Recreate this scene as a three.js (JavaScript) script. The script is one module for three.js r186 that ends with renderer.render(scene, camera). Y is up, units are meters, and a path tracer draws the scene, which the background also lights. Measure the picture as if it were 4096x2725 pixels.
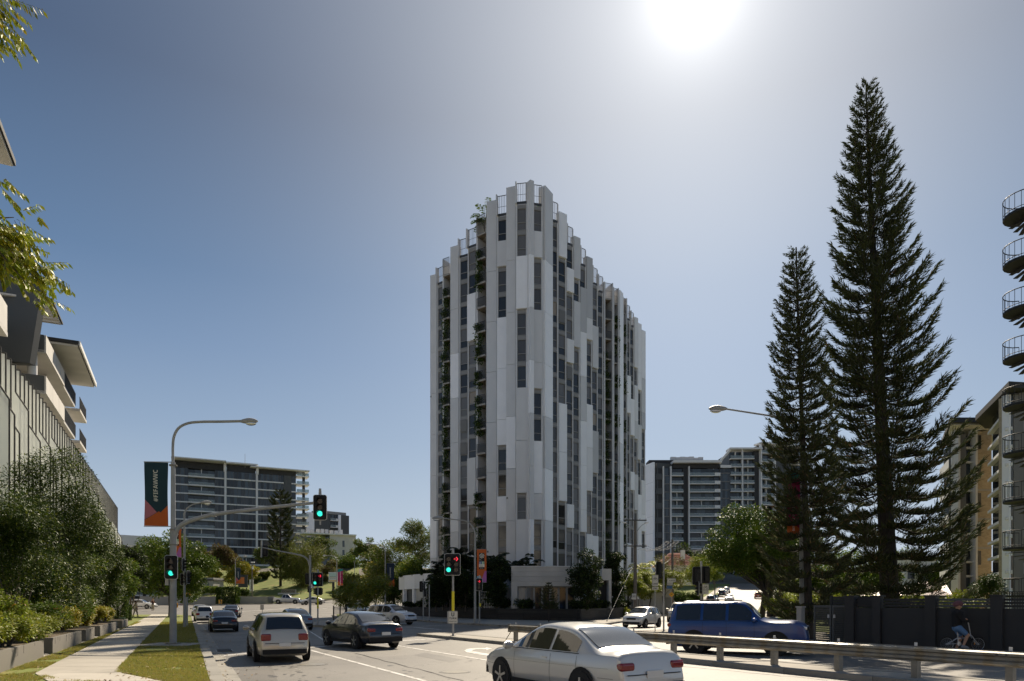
import * as THREE from 'three';
import { MarchingCubes } from 'three/addons/objects/MarchingCubes.js';
import { RoundedBoxGeometry } from 'three/addons/geometries/RoundedBoxGeometry.js';
import { mergeGeometries } from 'three/addons/utils/BufferGeometryUtils.js';

// ---------- camera: level, shifted lens (24 mm on full frame), eye 1.9 m above the road ----------
const F = 2731, CX = 2048, HY = 2405, EYE = 1.9;
const scene = new THREE.Scene();
const camera = new THREE.PerspectiveCamera(2 * Math.atan(1362.5 / F) * 180 / Math.PI, 4096 / 2725, 0.2, 6000);
camera.position.set(0, EYE, 0);
camera.setViewOffset(4096, 2725, 0, 1362.5 - HY, 4096, 2725);
camera.lookAt(0, EYE, -10);

// ---------- sky and sun: winter noon, the sun ahead and a little to the right, 40 degrees up ----------
const EXPOSURE = 1.45;
const SUN = new THREE.Vector3(730, 2450, -F).normalize();
const sstep = (a, b, x) => { const t = Math.min(1, Math.max(0, (x - a) / (b - a))); return t * t * (3 - 2 * t); };
const lerp = (a, b, t) => a + (b - a) * t;
const lin = (c) => { c /= 255; return c <= 0.04045 ? c / 12.92 : Math.pow((c + 0.055) / 1.055, 2.4); };
{
  const w = 1024, h = 512, data = new Float32Array(w * h * 4);
  // clear-air colour by elevation (degrees), then the sun's aureole through thin haze
  const air = [[0, 0.54, 0.61, 0.7], [4, 0.49, 0.57, 0.675], [8, 0.4, 0.5, 0.625], [13, 0.28, 0.388, 0.545], [19, 0.18, 0.282, 0.452], [24, 0.116, 0.208, 0.364], [35, 0.06, 0.108, 0.205], [50, 0.046, 0.088, 0.175], [90, 0.038, 0.075, 0.155]];
  const base = (e, c) => { let k = 0; while (k < air.length - 2 && e > air[k + 1][0]) k++; const t = Math.min(1, (e - air[k][0]) / (air[k + 1][0] - air[k][0])); return lerp(air[k][c + 1], air[k + 1][c + 1], t); };
  for (let j = 0; j < h; j++) for (let i = 0; i < w; i++) {
    const el = ((j + 0.5) / h - 0.5) * Math.PI, az = ((i + 0.5) / w - 0.5) * 2 * Math.PI;
    const d = new THREE.Vector3(Math.cos(el) * Math.cos(az), Math.sin(el), Math.cos(el) * Math.sin(az));
    const e = Math.max(0, el) * 180 / Math.PI, ang = Math.acos(Math.min(1, d.dot(SUN))) * 180 / Math.PI;
    const o = (j * w + i) * 4, g = 0.9 * Math.exp(-Math.pow(ang / 18.3, 1.5)) * lerp(1.35, 0.8, sstep(8, 38, e)) + 1.2 * Math.exp(-ang / 1.9); // the haze, and so the aureole, thickens towards the horizon
    for (let c = 0; c < 3; c++) data[o + c] = (base(e, c) + g * [1, 0.97, 0.91][c]) / EXPOSURE;
    data[o + 3] = 1;
  }
  const tex = new THREE.DataTexture(data, w, h, THREE.RGBAFormat, THREE.FloatType);
  tex.mapping = THREE.EquirectangularReflectionMapping; tex.magFilter = THREE.LinearFilter; tex.minFilter = THREE.LinearFilter; tex.needsUpdate = true;
  scene.background = tex; scene.environment = tex;
}
const sun = new THREE.DirectionalLight(new THREE.Color(1, 0.87, 0.69), 5);
sun.position.copy(SUN).multiplyScalar(400); sun.castShadow = true; sun.shadow.radius = 1.2;
sun.shadow.mapSize.set(4096, 4096);
Object.assign(sun.shadow.camera, { left: -160, right: 160, top: 160, bottom: -160, near: 1, far: 900 });
scene.add(sun); scene.add(sun.target);
const renderer = new THREE.WebGLRenderer({ antialias: true });
renderer.toneMapping = THREE.LinearToneMapping;
renderer.toneMappingExposure = EXPOSURE;
renderer.shadowMap.enabled = true;

// ---------- helpers ----------
let seed = 12345;
const rnd = () => { seed = (seed + 0x6D2B79F5) | 0; let t = Math.imul(seed ^ (seed >>> 15), 1 | seed); t = (t + Math.imul(t ^ (t >>> 7), 61 | t)) ^ t; return ((t ^ (t >>> 14)) >>> 0) / 4294967296; };
const rr = (a, b) => a + (b - a) * rnd();
const reseed = (n) => { seed = n * 7919 + 17; };
const V = (x, y, z) => new THREE.Vector3(x, y, z);
const X = (px, D) => (px - CX) / F * D;                 // sideways metres of a photo column at a distance
const Y = (py, D) => EYE - (py - HY) / F * D;           // height of a photo row at a distance
const names = {};
const numbered = (n) => { const k = names[n] = (names[n] ?? -1) + 1; return k ? n + '_' + String(k).padStart(3, '0') : n; };
function tag(o, label, category, group) { o.userData.label = label; o.userData.category = category; if (group) o.userData.group = group; return o; }
function thing(name, label, category, pos = [0, 0, 0], ry = 0, group) {
  const o = new THREE.Group(); o.name = numbered(name); o.position.set(...pos); o.rotation.y = ry; scene.add(o);
  return tag(o, label, category, group);
}
function mesh(name, geo, mat, parent) {
  const m = new THREE.Mesh(geo.isB ? geo.geo() : geo, mat); m.name = parent === scene ? numbered(name) : name;
  m.castShadow = m.receiveShadow = true; parent.add(m); return m;
}
function copyOf(o, pos, ry, label) { const c = o.clone(); c.name = numbered(o.name.replace(/_\d{3}$/, '')); c.userData = { ...o.userData }; if (label) c.userData.label = label; c.position.set(...pos); c.rotation.y = ry; scene.add(c); return c; }
const structure = (o) => { o.userData.kind = 'structure'; return o; };

const _a = V(), _b = V(), _n = V();
class B {                                               // collects faces, uv in metres
  constructor() { this.p = []; this.n = []; this.u = []; this.col = null; this.c = null; this.m = null; this.isB = true; }
  at(x, y, z, ry = 0, rx = 0, rz = 0) { this.m = new THREE.Matrix4().compose(V(x, y, z), new THREE.Quaternion().setFromEuler(new THREE.Euler(rx, ry, rz, 'YXZ')), V(1, 1, 1)); return this; }
  home() { this.m = null; return this; }
  color(r, g, b) { if (!this.c) this.c = []; this.col = [r, g, b]; return this; }
  vert(v, n, u, w) {
    if (this.m) { v = _a.copy(v).applyMatrix4(this.m); n = _b.copy(n).transformDirection(this.m); }
    this.p.push(v.x, v.y, v.z); this.n.push(n.x, n.y, n.z); this.u.push(u, w); if (this.c) this.c.push(...this.col);
  }
  tri(a, b, c) {
    const n = new THREE.Vector3().crossVectors(V().subVectors(b, a), V().subVectors(c, a)).normalize();
    const e = V().subVectors(b, a), l = e.length() || 1, f = V().subVectors(c, a), s = f.dot(e) / l;
    this.vert(a, n, 0, 0); this.vert(b, n, l, 0); this.vert(c, n, s, Math.sqrt(Math.max(0, f.lengthSq() - s * s)));
    return this;
  }
  quad(a, b, c, d, u0 = 0, v0 = 0) {
    const n = new THREE.Vector3().crossVectors(V().subVectors(b, a), V().subVectors(d, a)).normalize();
    const w = a.distanceTo(b), h = a.distanceTo(d);
    this.vert(a, n, u0, v0); this.vert(b, n, u0 + w, v0); this.vert(c, n, u0 + w, v0 + h);
    this.vert(a, n, u0, v0); this.vert(c, n, u0 + w, v0 + h); this.vert(d, n, u0, v0 + h);
    return this;
  }
  box(cx, cy, cz, w, h, d, o = 0) {
    const x0 = cx - w / 2, x1 = cx + w / 2, y0 = cy - h / 2, y1 = cy + h / 2, z0 = cz - d / 2, z1 = cz + d / 2, q = (...k) => V(...k);
    this.quad(q(x0, y0, z1), q(x1, y0, z1), q(x1, y1, z1), q(x0, y1, z1), x0 + o, y0);
    this.quad(q(x1, y0, z0), q(x0, y0, z0), q(x0, y1, z0), q(x1, y1, z0), x0 + o, y0);
    this.quad(q(x1, y0, z1), q(x1, y0, z0), q(x1, y1, z0), q(x1, y1, z1), z0 + o, y0);
    this.quad(q(x0, y0, z0), q(x0, y0, z1), q(x0, y1, z1), q(x0, y1, z0), z0 + o, y0);
    this.quad(q(x0, y1, z1), q(x1, y1, z1), q(x1, y1, z0), q(x0, y1, z0), x0 + o, z0);
    this.quad(q(x0, y0, z0), q(x1, y0, z0), q(x1, y0, z1), q(x0, y0, z1), x0 + o, z0);
    return this;
  }
  prism(poly, y0, y1, side = true) {                    // poly of [x, z]; flat lids
    const ccw = THREE.ShapeUtils.area(poly.map(([x, z]) => new THREE.Vector2(x, z))) > 0, P = ccw ? poly.slice().reverse() : poly;
    const pts = P.map(([x, z]) => new THREE.Vector2(x, z));
    for (const [i, j, k] of THREE.ShapeUtils.triangulateShape(pts, [])) {
      for (const [yy, order, s] of [[y1, [i, j, k], 1], [y0, [k, j, i], -1]]) {
        const t = order.map((q) => V(pts[q].x, yy, pts[q].y));
        const up = new THREE.Vector3().crossVectors(V().subVectors(t[1], t[0]), V().subVectors(t[2], t[0])).y * s > 0 ? t : [t[0], t[2], t[1]];
        for (const v of up) this.vert(v, V(0, s, 0), v.x, v.z);
      }
    }
    if (side) for (let i = 0, u = 0; i < P.length; i++) {
      const [ax, az] = P[i], [bx, bz] = P[(i + 1) % P.length];
      this.quad(V(bx, y0, bz), V(ax, y0, az), V(ax, y1, az), V(bx, y1, bz), u); u += Math.hypot(bx - ax, bz - az);
    }
    return this;
  }
  tube(pts, rad, seg = 8, cap = true) {
    const n = pts.length, R = (i) => Array.isArray(rad) ? rad[i] : rad, ring = []; let len = 0;
    let ref = V(0, 1, 0);
    for (let i = 0; i < n; i++) {
      const t = V().subVectors(pts[Math.min(n - 1, i + 1)], pts[Math.max(0, i - 1)]).normalize();
      if (i === 0 && Math.abs(t.y) > 0.9) ref = V(1, 0, 0);
      const s = V().crossVectors(t, ref).normalize(), u = V().crossVectors(s, t).normalize(); ref = u.clone();
      if (i) len += pts[i].distanceTo(pts[i - 1]);
      ring.push([...Array(seg + 1)].map((_, k) => { const a = k / seg * 2 * Math.PI, nn = V().addScaledVector(s, Math.cos(a)).addScaledVector(u, Math.sin(a)); return [V().copy(pts[i]).addScaledVector(nn, R(i)), nn, k / seg * 2 * Math.PI * R(0), len]; }));
    }
    for (let i = 0; i < n - 1; i++) for (let k = 0; k < seg; k++) {
      const A = ring[i][k], Bq = ring[i][k + 1], C = ring[i + 1][k + 1], D = ring[i + 1][k];
      for (const q of [A, D, C, A, C, Bq]) this.vert(q[0], q[1], q[2], q[3]);
    }
    if (cap) for (const [i, s] of [[0, -1], [n - 1, 1]]) {
      const t = V().subVectors(pts[i], pts[i ? i - 1 : 1]).normalize();
      for (let k = 0; k < seg; k++) { const a = ring[i][k][0], b = ring[i][k + 1][0]; for (const q of s > 0 ? [pts[i], b, a] : [pts[i], a, b]) this.vert(q, t, q.x, q.z); }
    }
    return this;
  }
  geo() {
    const g = new THREE.BufferGeometry();
    g.setAttribute('position', new THREE.Float32BufferAttribute(this.p, 3)); g.setAttribute('normal', new THREE.Float32BufferAttribute(this.n, 3)); g.setAttribute('uv', new THREE.Float32BufferAttribute(this.u, 2));
    if (this.c) g.setAttribute('color', new THREE.Float32BufferAttribute(this.c, 3));
    return g;
  }
}
const bx = (...a) => new B().box(...a);
const cyl = (x, y0, y1, z, r0, r1 = r0, seg = 12) => new B().tube([V(x, y0, z), V(x, y1, z)], [r0, r1], seg);
const arc = (f, n = 12) => [...Array(n + 1)].map((_, i) => f(i / n));

// ---------- procedural textures ----------
const hash = (x, y, s) => { let h = (x * 374761393 + y * 668265263 + s * 1442695041) | 0; h = Math.imul(h ^ (h >>> 13), 1274126177); return ((h ^ (h >>> 16)) >>> 0) / 4294967296; };
function noise(x, y, per, s) {                          // tileable value noise
  const xi = Math.floor(x), yi = Math.floor(y), fx = x - xi, fy = y - yi, w = (q) => ((q % per) + per) % per, u = fx * fx * (3 - 2 * fx), v = fy * fy * (3 - 2 * fy);
  return lerp(lerp(hash(w(xi), w(yi), s), hash(w(xi + 1), w(yi), s), u), lerp(hash(w(xi), w(yi + 1), s), hash(w(xi + 1), w(yi + 1), s), u), v);
}
const fbm = (u, v, base, oct, s) => { let a = 0, t = 0, g = 1, f = base; for (let k = 0; k < oct; k++) { a += g * noise(u * f, v * f, f, s + k); t += g; g *= 0.55; f *= 2; } return a / t; };
function texture(size, f, metres, srgb = true, my = metres) {    // f(u, v) -> [r, g, b] 0..1 (sRGB) or a number
  const d = new Uint8Array(size * size * 4);
  for (let j = 0; j < size; j++) for (let i = 0; i < size; i++) {
    let c = f(i / size, j / size); if (typeof c === 'number') c = [c, c, c];
    for (let k = 0; k < 3; k++) d[(j * size + i) * 4 + k] = Math.max(0, Math.min(255, c[k] * 255)); d[(j * size + i) * 4 + 3] = 255;
  }
  const t = new THREE.DataTexture(d, size, size, THREE.RGBAFormat); t.wrapS = t.wrapT = THREE.RepeatWrapping; t.magFilter = THREE.LinearFilter;
  t.repeat.set(1 / metres, 1 / my); if (srgb) t.colorSpace = THREE.SRGBColorSpace; t.needsUpdate = true; return t;
}
const std = (o) => new THREE.MeshStandardMaterial(o);
const rgb = (r, g, b) => new THREE.Color().setRGB(r, g, b);
const M = {};
{
  const mul = (c, k) => c.map((v) => v * k);
  const sr = (c) => c.map((v) => v <= 0.0031308 ? v * 12.92 : 1.055 * Math.pow(v, 1 / 2.4) - 0.055);
  const blotch = (col, size, metres, s, amt, fine, base = 4) => texture(size, (u, v) => sr(mul(col, 1 - amt / 2 + amt * fbm(u, v, base, 5, s) + fine * (hash(Math.floor(u * size), Math.floor(v * size), s) - 0.5))), metres);
  const asph = texture(1024, (u, v) => {
    const f = fbm(u, v, 4, 5, 3), g = hash(Math.floor(u * 1024), Math.floor(v * 1024), 9), big = fbm(u, v, 2, 3, 21), crack = Math.abs(fbm(u, v, 5, 4, 31) - 0.5);
    let k = 0.8 + 0.45 * f + 0.5 * (g - 0.5) - 0.14 * sstep(0.52, 0.62, big); if (crack < 0.004) k *= 0.55;
    return sr([0.165 * k, 0.152 * k, 0.132 * k]);
  }, 9);
  const asphB = texture(512, (u, v) => 0.6 * hash(Math.floor(u * 512), Math.floor(v * 512), 5) + 0.4 * fbm(u, v, 32, 3, 8), 3.3, false);
  M.asphalt = std({ map: asph, roughness: 0.62, bumpMap: asphB, bumpScale: 0.006 });
  const concB = texture(512, (u, v) => fbm(u, v, 16, 4, 14) * 0.7 + 0.3 * hash(Math.floor(u * 512), Math.floor(v * 512), 6), 2.2, false);
  const concMap = (c, s) => texture(512, (u, v) => { const st = sstep(0.6, 0.75, fbm(u, v, 3, 5, s + 40)); return sr(mul(c, (0.82 + 0.36 * fbm(u, v, 4, 5, s)) * (1 - 0.18 * st) + 0.12 * (hash(Math.floor(u * 512), Math.floor(v * 512), s) - 0.5))); }, 3.7);
  M.path = [0.42, 0.48, 0.34].map((k, i) => std({ map: concMap([k, k * 0.92, k * 0.78], 60 + i), roughness: 0.85, bumpMap: concB, bumpScale: 0.003 }));
  M.kerb = std({ map: concMap([0.3, 0.285, 0.25], 70), roughness: 0.9, bumpMap: concB, bumpScale: 0.004 });
  M.mulch = std({ map: blotch([0.12, 0.09, 0.055], 512, 2.5, 75, 0.9, 0.5, 12), roughness: 1, bumpMap: concB, bumpScale: 0.02 });
  M.lawn = std({ map: texture(512, (u, v) => { const a = fbm(u, v, 6, 5, 80), b = hash(Math.floor(u * 512), Math.floor(v * 512), 81), d = sstep(0.5, 0.7, fbm(u, v, 3, 4, 84)); const k = 0.7 + 0.5 * a + 0.5 * (b - 0.5); return sr([lerp(0.16, 0.24, d) * k, lerp(0.19, 0.195, d) * k, lerp(0.035, 0.06, d) * k]); }, 5), roughness: 1 });
  M.urban = std({ map: blotch([0.17, 0.155, 0.12], 512, 30, 82, 0.8, 0.2, 6), roughness: 1 });
  M.paint = std({ map: texture(512, (u, v) => { const w = sstep(0.5, 0.72, fbm(u, v, 12, 4, 90)) * 0.45; return sr([0.62 - w * 0.9, 0.6 - w * 0.88, 0.56 - w * 0.85].map((q) => Math.max(0.12, q))); }, 3), roughness: 0.6 });
  // tower cladding, three tones of the same composite panel, faint streaks
  const clad = (c, s) => std({ map: texture(256, (u, v) => sr(mul(c, 0.94 + 0.1 * fbm(u, v, 3, 4, s) + 0.03 * noise(u * 64, v * 2, 64, s))), 3.3), roughness: 0.38, metalness: 0.0 });
  M.panel = [clad([0.9, 0.905, 0.92], 101), clad([0.66, 0.66, 0.66], 102), clad([0.52, 0.52, 0.52], 103), clad([0.78, 0.78, 0.785], 104)];
  M.panelJoint = std({ color: rgb(0.1, 0.1, 0.1), roughness: 0.8 });
  M.frame = std({ color: rgb(0.17, 0.165, 0.155), roughness: 0.5 });
  M.towerFrame = std({ color: rgb(0.26, 0.255, 0.245), roughness: 0.5 });
  M.frameLight = std({ color: rgb(0.5, 0.5, 0.5), roughness: 0.4, metalness: 0.3 });
  M.spandrel = std({ color: rgb(0.17, 0.168, 0.165), roughness: 0.5 });
  // glazing seen from outside by day: dark and mirror-like, some with blinds behind
  const glz = (r, g, b, ro = 0.06) => new THREE.MeshPhysicalMaterial({ color: rgb(r, g, b), roughness: ro, metalness: 0, ior: 1.5 });
  M.glass = [glz(0.03, 0.031, 0.032), glz(0.085, 0.08, 0.075), glz(0.15, 0.143, 0.135), glz(0.045, 0.048, 0.052), glz(0.3, 0.25, 0.19)];
  M.glassBlue = glz(0.06, 0.078, 0.095); M.glassDark = glz(0.02, 0.024, 0.028);
  M.balGlass = new THREE.MeshPhysicalMaterial({ color: rgb(0.55, 0.62, 0.63), roughness: 0.08, transmission: 0.75, thickness: 0, ior: 1.45 });
  M.clearGlass = new THREE.MeshPhysicalMaterial({ color: rgb(0.8, 0.9, 0.86), roughness: 0.05, transmission: 0.85, thickness: 0, ior: 1.5 });
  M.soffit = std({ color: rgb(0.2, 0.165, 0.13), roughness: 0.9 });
  M.slab = std({ map: blotch([0.36, 0.345, 0.32], 256, 3, 110, 0.3, 0.06), roughness: 0.85 });
  M.rail = std({ color: rgb(0.07, 0.07, 0.07), roughness: 0.5, metalness: 0.4 });
  M.white = std({ map: blotch([0.7, 0.7, 0.68], 256, 4, 112, 0.14, 0.03), roughness: 0.7 });
  M.render = std({ map: blotch([0.56, 0.54, 0.5], 256, 4, 113, 0.22, 0.05), roughness: 0.85 });
  M.renderGrey = std({ map: blotch([0.3, 0.295, 0.28], 256, 4, 114, 0.2, 0.05), roughness: 0.85 });
  M.charcoal = std({ map: blotch([0.032, 0.032, 0.032], 256, 3, 115, 0.3, 0.1), roughness: 0.75 });
  M.charcoal2 = std({ map: blotch([0.028, 0.028, 0.029], 256, 3, 125, 0.3, 0.1), roughness: 0.6 });
  M.darkWall = std({ map: blotch([0.075, 0.08, 0.08], 256, 4, 116, 0.2, 0.06), roughness: 0.6 });
  M.board = [0.028, 0.036, 0.022].map((k, i) => std({ map: texture(256, (u, v) => sr(mul([k * 1.05, k, k * 0.92], 0.75 + 0.5 * noise(u * 6, v * 60, 60, 117 + i) * 1)), 2), roughness: 0.8 }));
  M.galv = std({ map: texture(256, (u, v) => sr(mul([0.42, 0.42, 0.41], 0.75 + 0.5 * fbm(u, v, 8, 4, 120))), 0.8), roughness: 0.45, metalness: 0.1 });
  M.galvOld = std({ map: texture(512, (u, v) => { const r = sstep(0.58, 0.75, fbm(u, v, 6, 5, 123)); const k = 0.7 + 0.5 * fbm(u, v, 10, 4, 121); return sr([lerp(0.25, 0.22, r) * k, lerp(0.235, 0.18, r) * k, lerp(0.2, 0.12, r) * k]); }, 1.4), roughness: 0.45, metalness: 0.25 });
  M.pole = std({ map: blotch([0.33, 0.335, 0.33], 256, 1.2, 122, 0.4, 0.08), roughness: 0.5 });
  M.black = std({ color: rgb(0.012, 0.012, 0.012), roughness: 0.6 });
  M.matBlack = std({ color: rgb(0.02, 0.02, 0.02), roughness: 0.95 });
  M.yellow = std({ color: rgb(0.75, 0.65, 0.02), roughness: 0.5 });
  M.signWhite = std({ color: rgb(0.72, 0.72, 0.7), roughness: 0.45 });
  M.timber = std({ map: texture(256, (u, v) => sr(mul([0.16, 0.14, 0.115], 0.6 + 0.7 * noise(u * 40, v * 3, 40, 130))), 0.8), roughness: 0.9 });
  M.bark = [[0.1, 0.085, 0.07], [0.05, 0.042, 0.036], [0.2, 0.18, 0.15]].map((c, i) => std({ map: texture(256, (u, v) => sr(mul(c, 0.5 + noise(u * 30, v * 6, 30, 135 + i) * 0.6 + 0.4 * fbm(u, v, 8, 3, 138))), 1.2), roughness: 1 }));
  M.brick = [[0.43, 0.29, 0.14], [0.48, 0.33, 0.17], [0.38, 0.24, 0.115]].map((c, i) => std({ map: blotch(c, 256, 3, 140 + i, 0.35, 0.1, 6), roughness: 0.9 }));
  M.mortar = std({ map: blotch([0.33, 0.26, 0.17], 256, 3, 144, 0.2, 0.1), roughness: 0.95 });
  M.tile = std({ map: blotch([0.26, 0.09, 0.055], 256, 3, 146, 0.5, 0.1, 6), roughness: 0.85 });
  M.sheet = std({ map: blotch([0.4, 0.33, 0.32], 256, 3, 147, 0.2, 0.04), roughness: 0.5, metalness: 0.25 });
  M.rubber = std({ color: rgb(0.018, 0.018, 0.018), roughness: 0.85 });
  M.alloy = std({ color: rgb(0.45, 0.46, 0.47), roughness: 0.3, metalness: 0.85 });
  M.carGlass = new THREE.MeshPhysicalMaterial({ color: rgb(0.015, 0.018, 0.02), roughness: 0.04, ior: 1.5, clearcoat: 1, clearcoatRoughness: 0.02 });
  M.tail = new THREE.MeshPhysicalMaterial({ color: rgb(0.22, 0.008, 0.012), roughness: 0.15, clearcoat: 1 });
  M.lamp = new THREE.MeshPhysicalMaterial({ color: rgb(0.7, 0.72, 0.75), roughness: 0.1, metalness: 0.5, clearcoat: 1 });
  M.skin = std({ color: rgb(0.42, 0.24, 0.16), roughness: 0.6 });
}
const paint = (r, g, b, met = 0.25) => new THREE.MeshPhysicalMaterial({ color: rgb(r, g, b), metalness: met, roughness: 0.32, clearcoat: 1, clearcoatRoughness: 0.05 });
// leaves let light through; vertex colours vary the leaf green
const leafMat = (rough = 0.45, tr = 0.4, sp = 0.5) => new THREE.MeshPhysicalMaterial({ vertexColors: true, specularIntensity: sp, roughness: rough, transmission: tr, thickness: 0, ior: 1.45, side: THREE.DoubleSide });
M.leaf = leafMat(0.6, 0.55, 0.25); M.leafGloss = leafMat(0.5, 0.48, 0.32); M.leafThin = leafMat(0.6, 0.58, 0.4); M.needle = leafMat(0.9, 0.15);

// ---------- terrain: flat crossing, a grassy rise behind on one side, a climbing street on the other ----------
function H(x, D) {
  const q = x / Math.max(D, 1);
  const L = 0.004 * Math.max(0, Math.min(D, 188) - 140) ** 2 + 0.03 * Math.max(0, Math.min(D, 160) - 85);
  const R = 0.0004 * Math.max(0, Math.min(D, 265) - 80) ** 2;
  return lerp(L, R, sstep(-0.15, 0.1, q));
}
const Gp = (px, py, y = 0) => { const D = (EYE - y) * F / (py - HY); return [X(px, D), D]; };
function sheet(xs, ds, off, keep) {                     // grid sheet on the terrain
  const p = [], uv = [], idx = [], n = xs.length;
  ds.forEach((d) => xs.forEach((x) => { p.push(x, H(x, d) + off, -d); uv.push(x, d); }));
  for (let j = 0; j < ds.length - 1; j++) for (let i = 0; i < n - 1; i++) { if (keep && !keep((xs[i] + xs[i + 1]) / 2, (ds[j] + ds[j + 1]) / 2)) continue; const a = j * n + i; idx.push(a, a + 1, a + n + 1, a, a + n + 1, a + n); }
  const g = new THREE.BufferGeometry(); g.setAttribute('position', new THREE.Float32BufferAttribute(p, 3)); g.setAttribute('uv', new THREE.Float32BufferAttribute(uv, 2)); g.setIndex(idx); g.computeVertexNormals(); return g;
}
const range = (a, b, s) => { const r = []; for (let v = a; v <= b + 1e-6; v += s) r.push(v); return r; };
const ground = structure(mesh('ground', sheet([-3000, -1500, -800, -500, ...range(-350, 350, 7), 500, 800, 1500, 3000], [-3000, -800, -200, ...range(-60, 330, 6), 400, 600, 1000, 1800, 3000], -0.06), M.urban, scene));
const road = structure(mesh('road', sheet(range(-95, 30, 2.5), range(-40, 150, 2.5), 0, (x, d) => d < 72 || x < -9 + 0 * d), M.asphalt, scene));
const glen = (D) => 14.8 + 0.386 * (D - 60);            // centre line of the climbing side street
{
  const p = [], uv = [], idx = []; const ds = range(64, 216, 4);
  ds.forEach((d) => [-5.5, 0, 5.5].forEach((o) => { const x = glen(d) + o; p.push(x, H(x, d) + 0.03, -d); uv.push(x, d); }));
  for (let j = 0; j < ds.length - 1; j++) for (let i = 0; i < 2; i++) { const a = j * 3 + i; idx.push(a, a + 1, a + 4, a, a + 4, a + 3); }
  const g = new THREE.BufferGeometry(); g.setAttribute('position', new THREE.Float32BufferAttribute(p, 3)); g.setAttribute('uv', new THREE.Float32BufferAttribute(uv, 2)); g.setIndex(idx); g.computeVertexNormals();
  structure(mesh('side_street', g, M.asphalt, scene));
  // its footpaths, climbing with it
  for (const [o0, o1, d0, d1] of [[6.9, 8.6, 44, 210], [-8.6, -6.9, 76, 200]]) {
    const fp = structure(new THREE.Group()); fp.name = numbered('footpath'); scene.add(fp);
    for (let d = d0; d < d1; d += 3) {
      const b = new B(), c = (o, q) => V(glen(q) + o, H(glen(q) + o, q) + 0.17, -q);
      b.quad(c(o0, d + 0.02), c(o1, d + 0.02), c(o1, d + 2.98), c(o0, d + 2.98));
      mesh('paving_slab', b, M.path[Math.floor(rnd() * 3)], fp);
    }
  }
}
const flip = (poly) => poly.map(([x, d]) => [x, -d]);
function block(name, poly, mat, h = 0.13, y0 = -0.04) { return structure(mesh(name, new B().prism(flip(poly), y0, h), mat, scene)); }
function kerb(line, w = 0.3, y = 0.145, closed = false) { // concrete kerb laid along a line, in 2.4 m units
  const k = structure(new THREE.Group()); k.name = numbered('kerb'); scene.add(k); let n = 0;
  const L = closed ? [...line, line[0]] : line;
  for (let i = 0; i < L.length - 1; i++) {
    const [ax, ad] = L[i], [cx, cd] = L[i + 1], len = Math.hypot(cx - ax, cd - ad), m = Math.max(1, Math.round(len / 2.4));
    for (let j = 0; j < m; j++) {
      const t = (j + 0.5) / m, x = lerp(ax, cx, t), d = lerp(ad, cd, t);
      mesh('kerb_stone', new B().at(x, y / 2 - 0.02, -d, Math.atan2(cd - ad, cx - ax)).box(0, 0, 0, len / m - 0.012, y + 0.04, w), M.kerb, k);
    }
  }
  return k;
}
const kx = (D) => -7.04 - (D - 16.2) * 0.477;            // kerb of the verge on the camera's side
const arcPts = (cx, cd, r, a0, a1, n = 6) => [...Array(n + 1)].map((_, i) => { const a = lerp(a0, a1, i / n); return [cx + r * Math.cos(a), cd + r * Math.sin(a)]; });
const verge = [[kx(-12), -12], [kx(40), 40], [kx(84), 84], [kx(88) - 1.5, 88], [kx(90) - 5, 90.5], [-140, 96], [-140, -12]];
block('verge', verge, M.lawn);
kerb(verge.slice(0, 6));
// gutter along that kerb
structure(mesh('gutter', new B().quad(V(kx(-12) + 0.17, 0.012, 12), V(kx(-12) + 0.62, 0.006, 12), V(kx(86) + 0.62, 0.006, -86), V(kx(86) + 0.17, 0.012, -86)), M.kerb, scene));
// ---- concrete footpath, slab by slab ----
{
  const fp = structure(new THREE.Group()); fp.name = numbered('footpath'); scene.add(fp);
  const xl = (D) => D < 16.2 ? -11.4 + (16.2 - D) * 1.0 : -11.4 - (D - 16.2) * 0.489, xr = (D) => D < 17 ? -9.93 + (17 - D) * 1.1 : -9.93 - (D - 17) * 0.484;
  const cuts = [7, 9, 11, 13, 15, 16.6, 18.3, 20.6, 23, 25.4, 27.8, 30.2, 32.6]; for (let d = 35; d < 90; d += 2.6) cuts.push(d);
  cuts.slice(0, -1).forEach((d, i) => {
    const e = cuts[i + 1] - 0.012, b = new B(), A = d;
    b.prism([[xl(A), -A], [xr(A), -A], [xr(e), -e], [xl(e), -e]], 0.1, 0.148 + 0.004 * rnd());
    mesh('paving_slab', b, M.path[[1, 0, 1, 2, 1, 0, 0, 2, 1, 0, 1, 2][i] ?? Math.floor(rnd() * 3)], fp);
  });
  // short strips between the planters and the path
  for (const [d, w] of [[21.9, 0.8], [29.1, 0.7], [33.1, 0.8], [42.4, 0.9]]) {
    const xa = -12.7 - 0.46 * (d - 17) - 0.6, b = new B().prism([[xa, -d], [xl(d) - 0.02, -(d - 0.5)], [xl(d) - 0.02, -(d - 0.5 + w)], [xa, -(d + w)]], 0.1, 0.146);
    mesh('paving_slab', b, M.path[1], fp);
  }
}
// concrete pad at the foot of the signal mast, drain grate in the gutter
structure(mesh('concrete_pad', new B().prism([[-15.0, -26.9], [-12.75, -26.5], [-12.75, -28.4], [-14.9, -28.8]], 0.05, 0.152), M.path[2], scene));
{
  const g = thing('drain_grate', 'rusty iron drain grate in the gutter beside the verge kerb', 'drain', [kx(26) + 0.75, 0.008, -26], 0.44);
  mesh('frame', new B().box(0, 0.006, 0, 0.6, 0.012, 1.3), M.galvOld, g);
  for (let i = 0; i < 9; i++) mesh('bar', new B().box(0, 0.02, -0.56 + i * 0.14, 0.5, 0.02, 0.05), M.rail, g);
}
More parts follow.
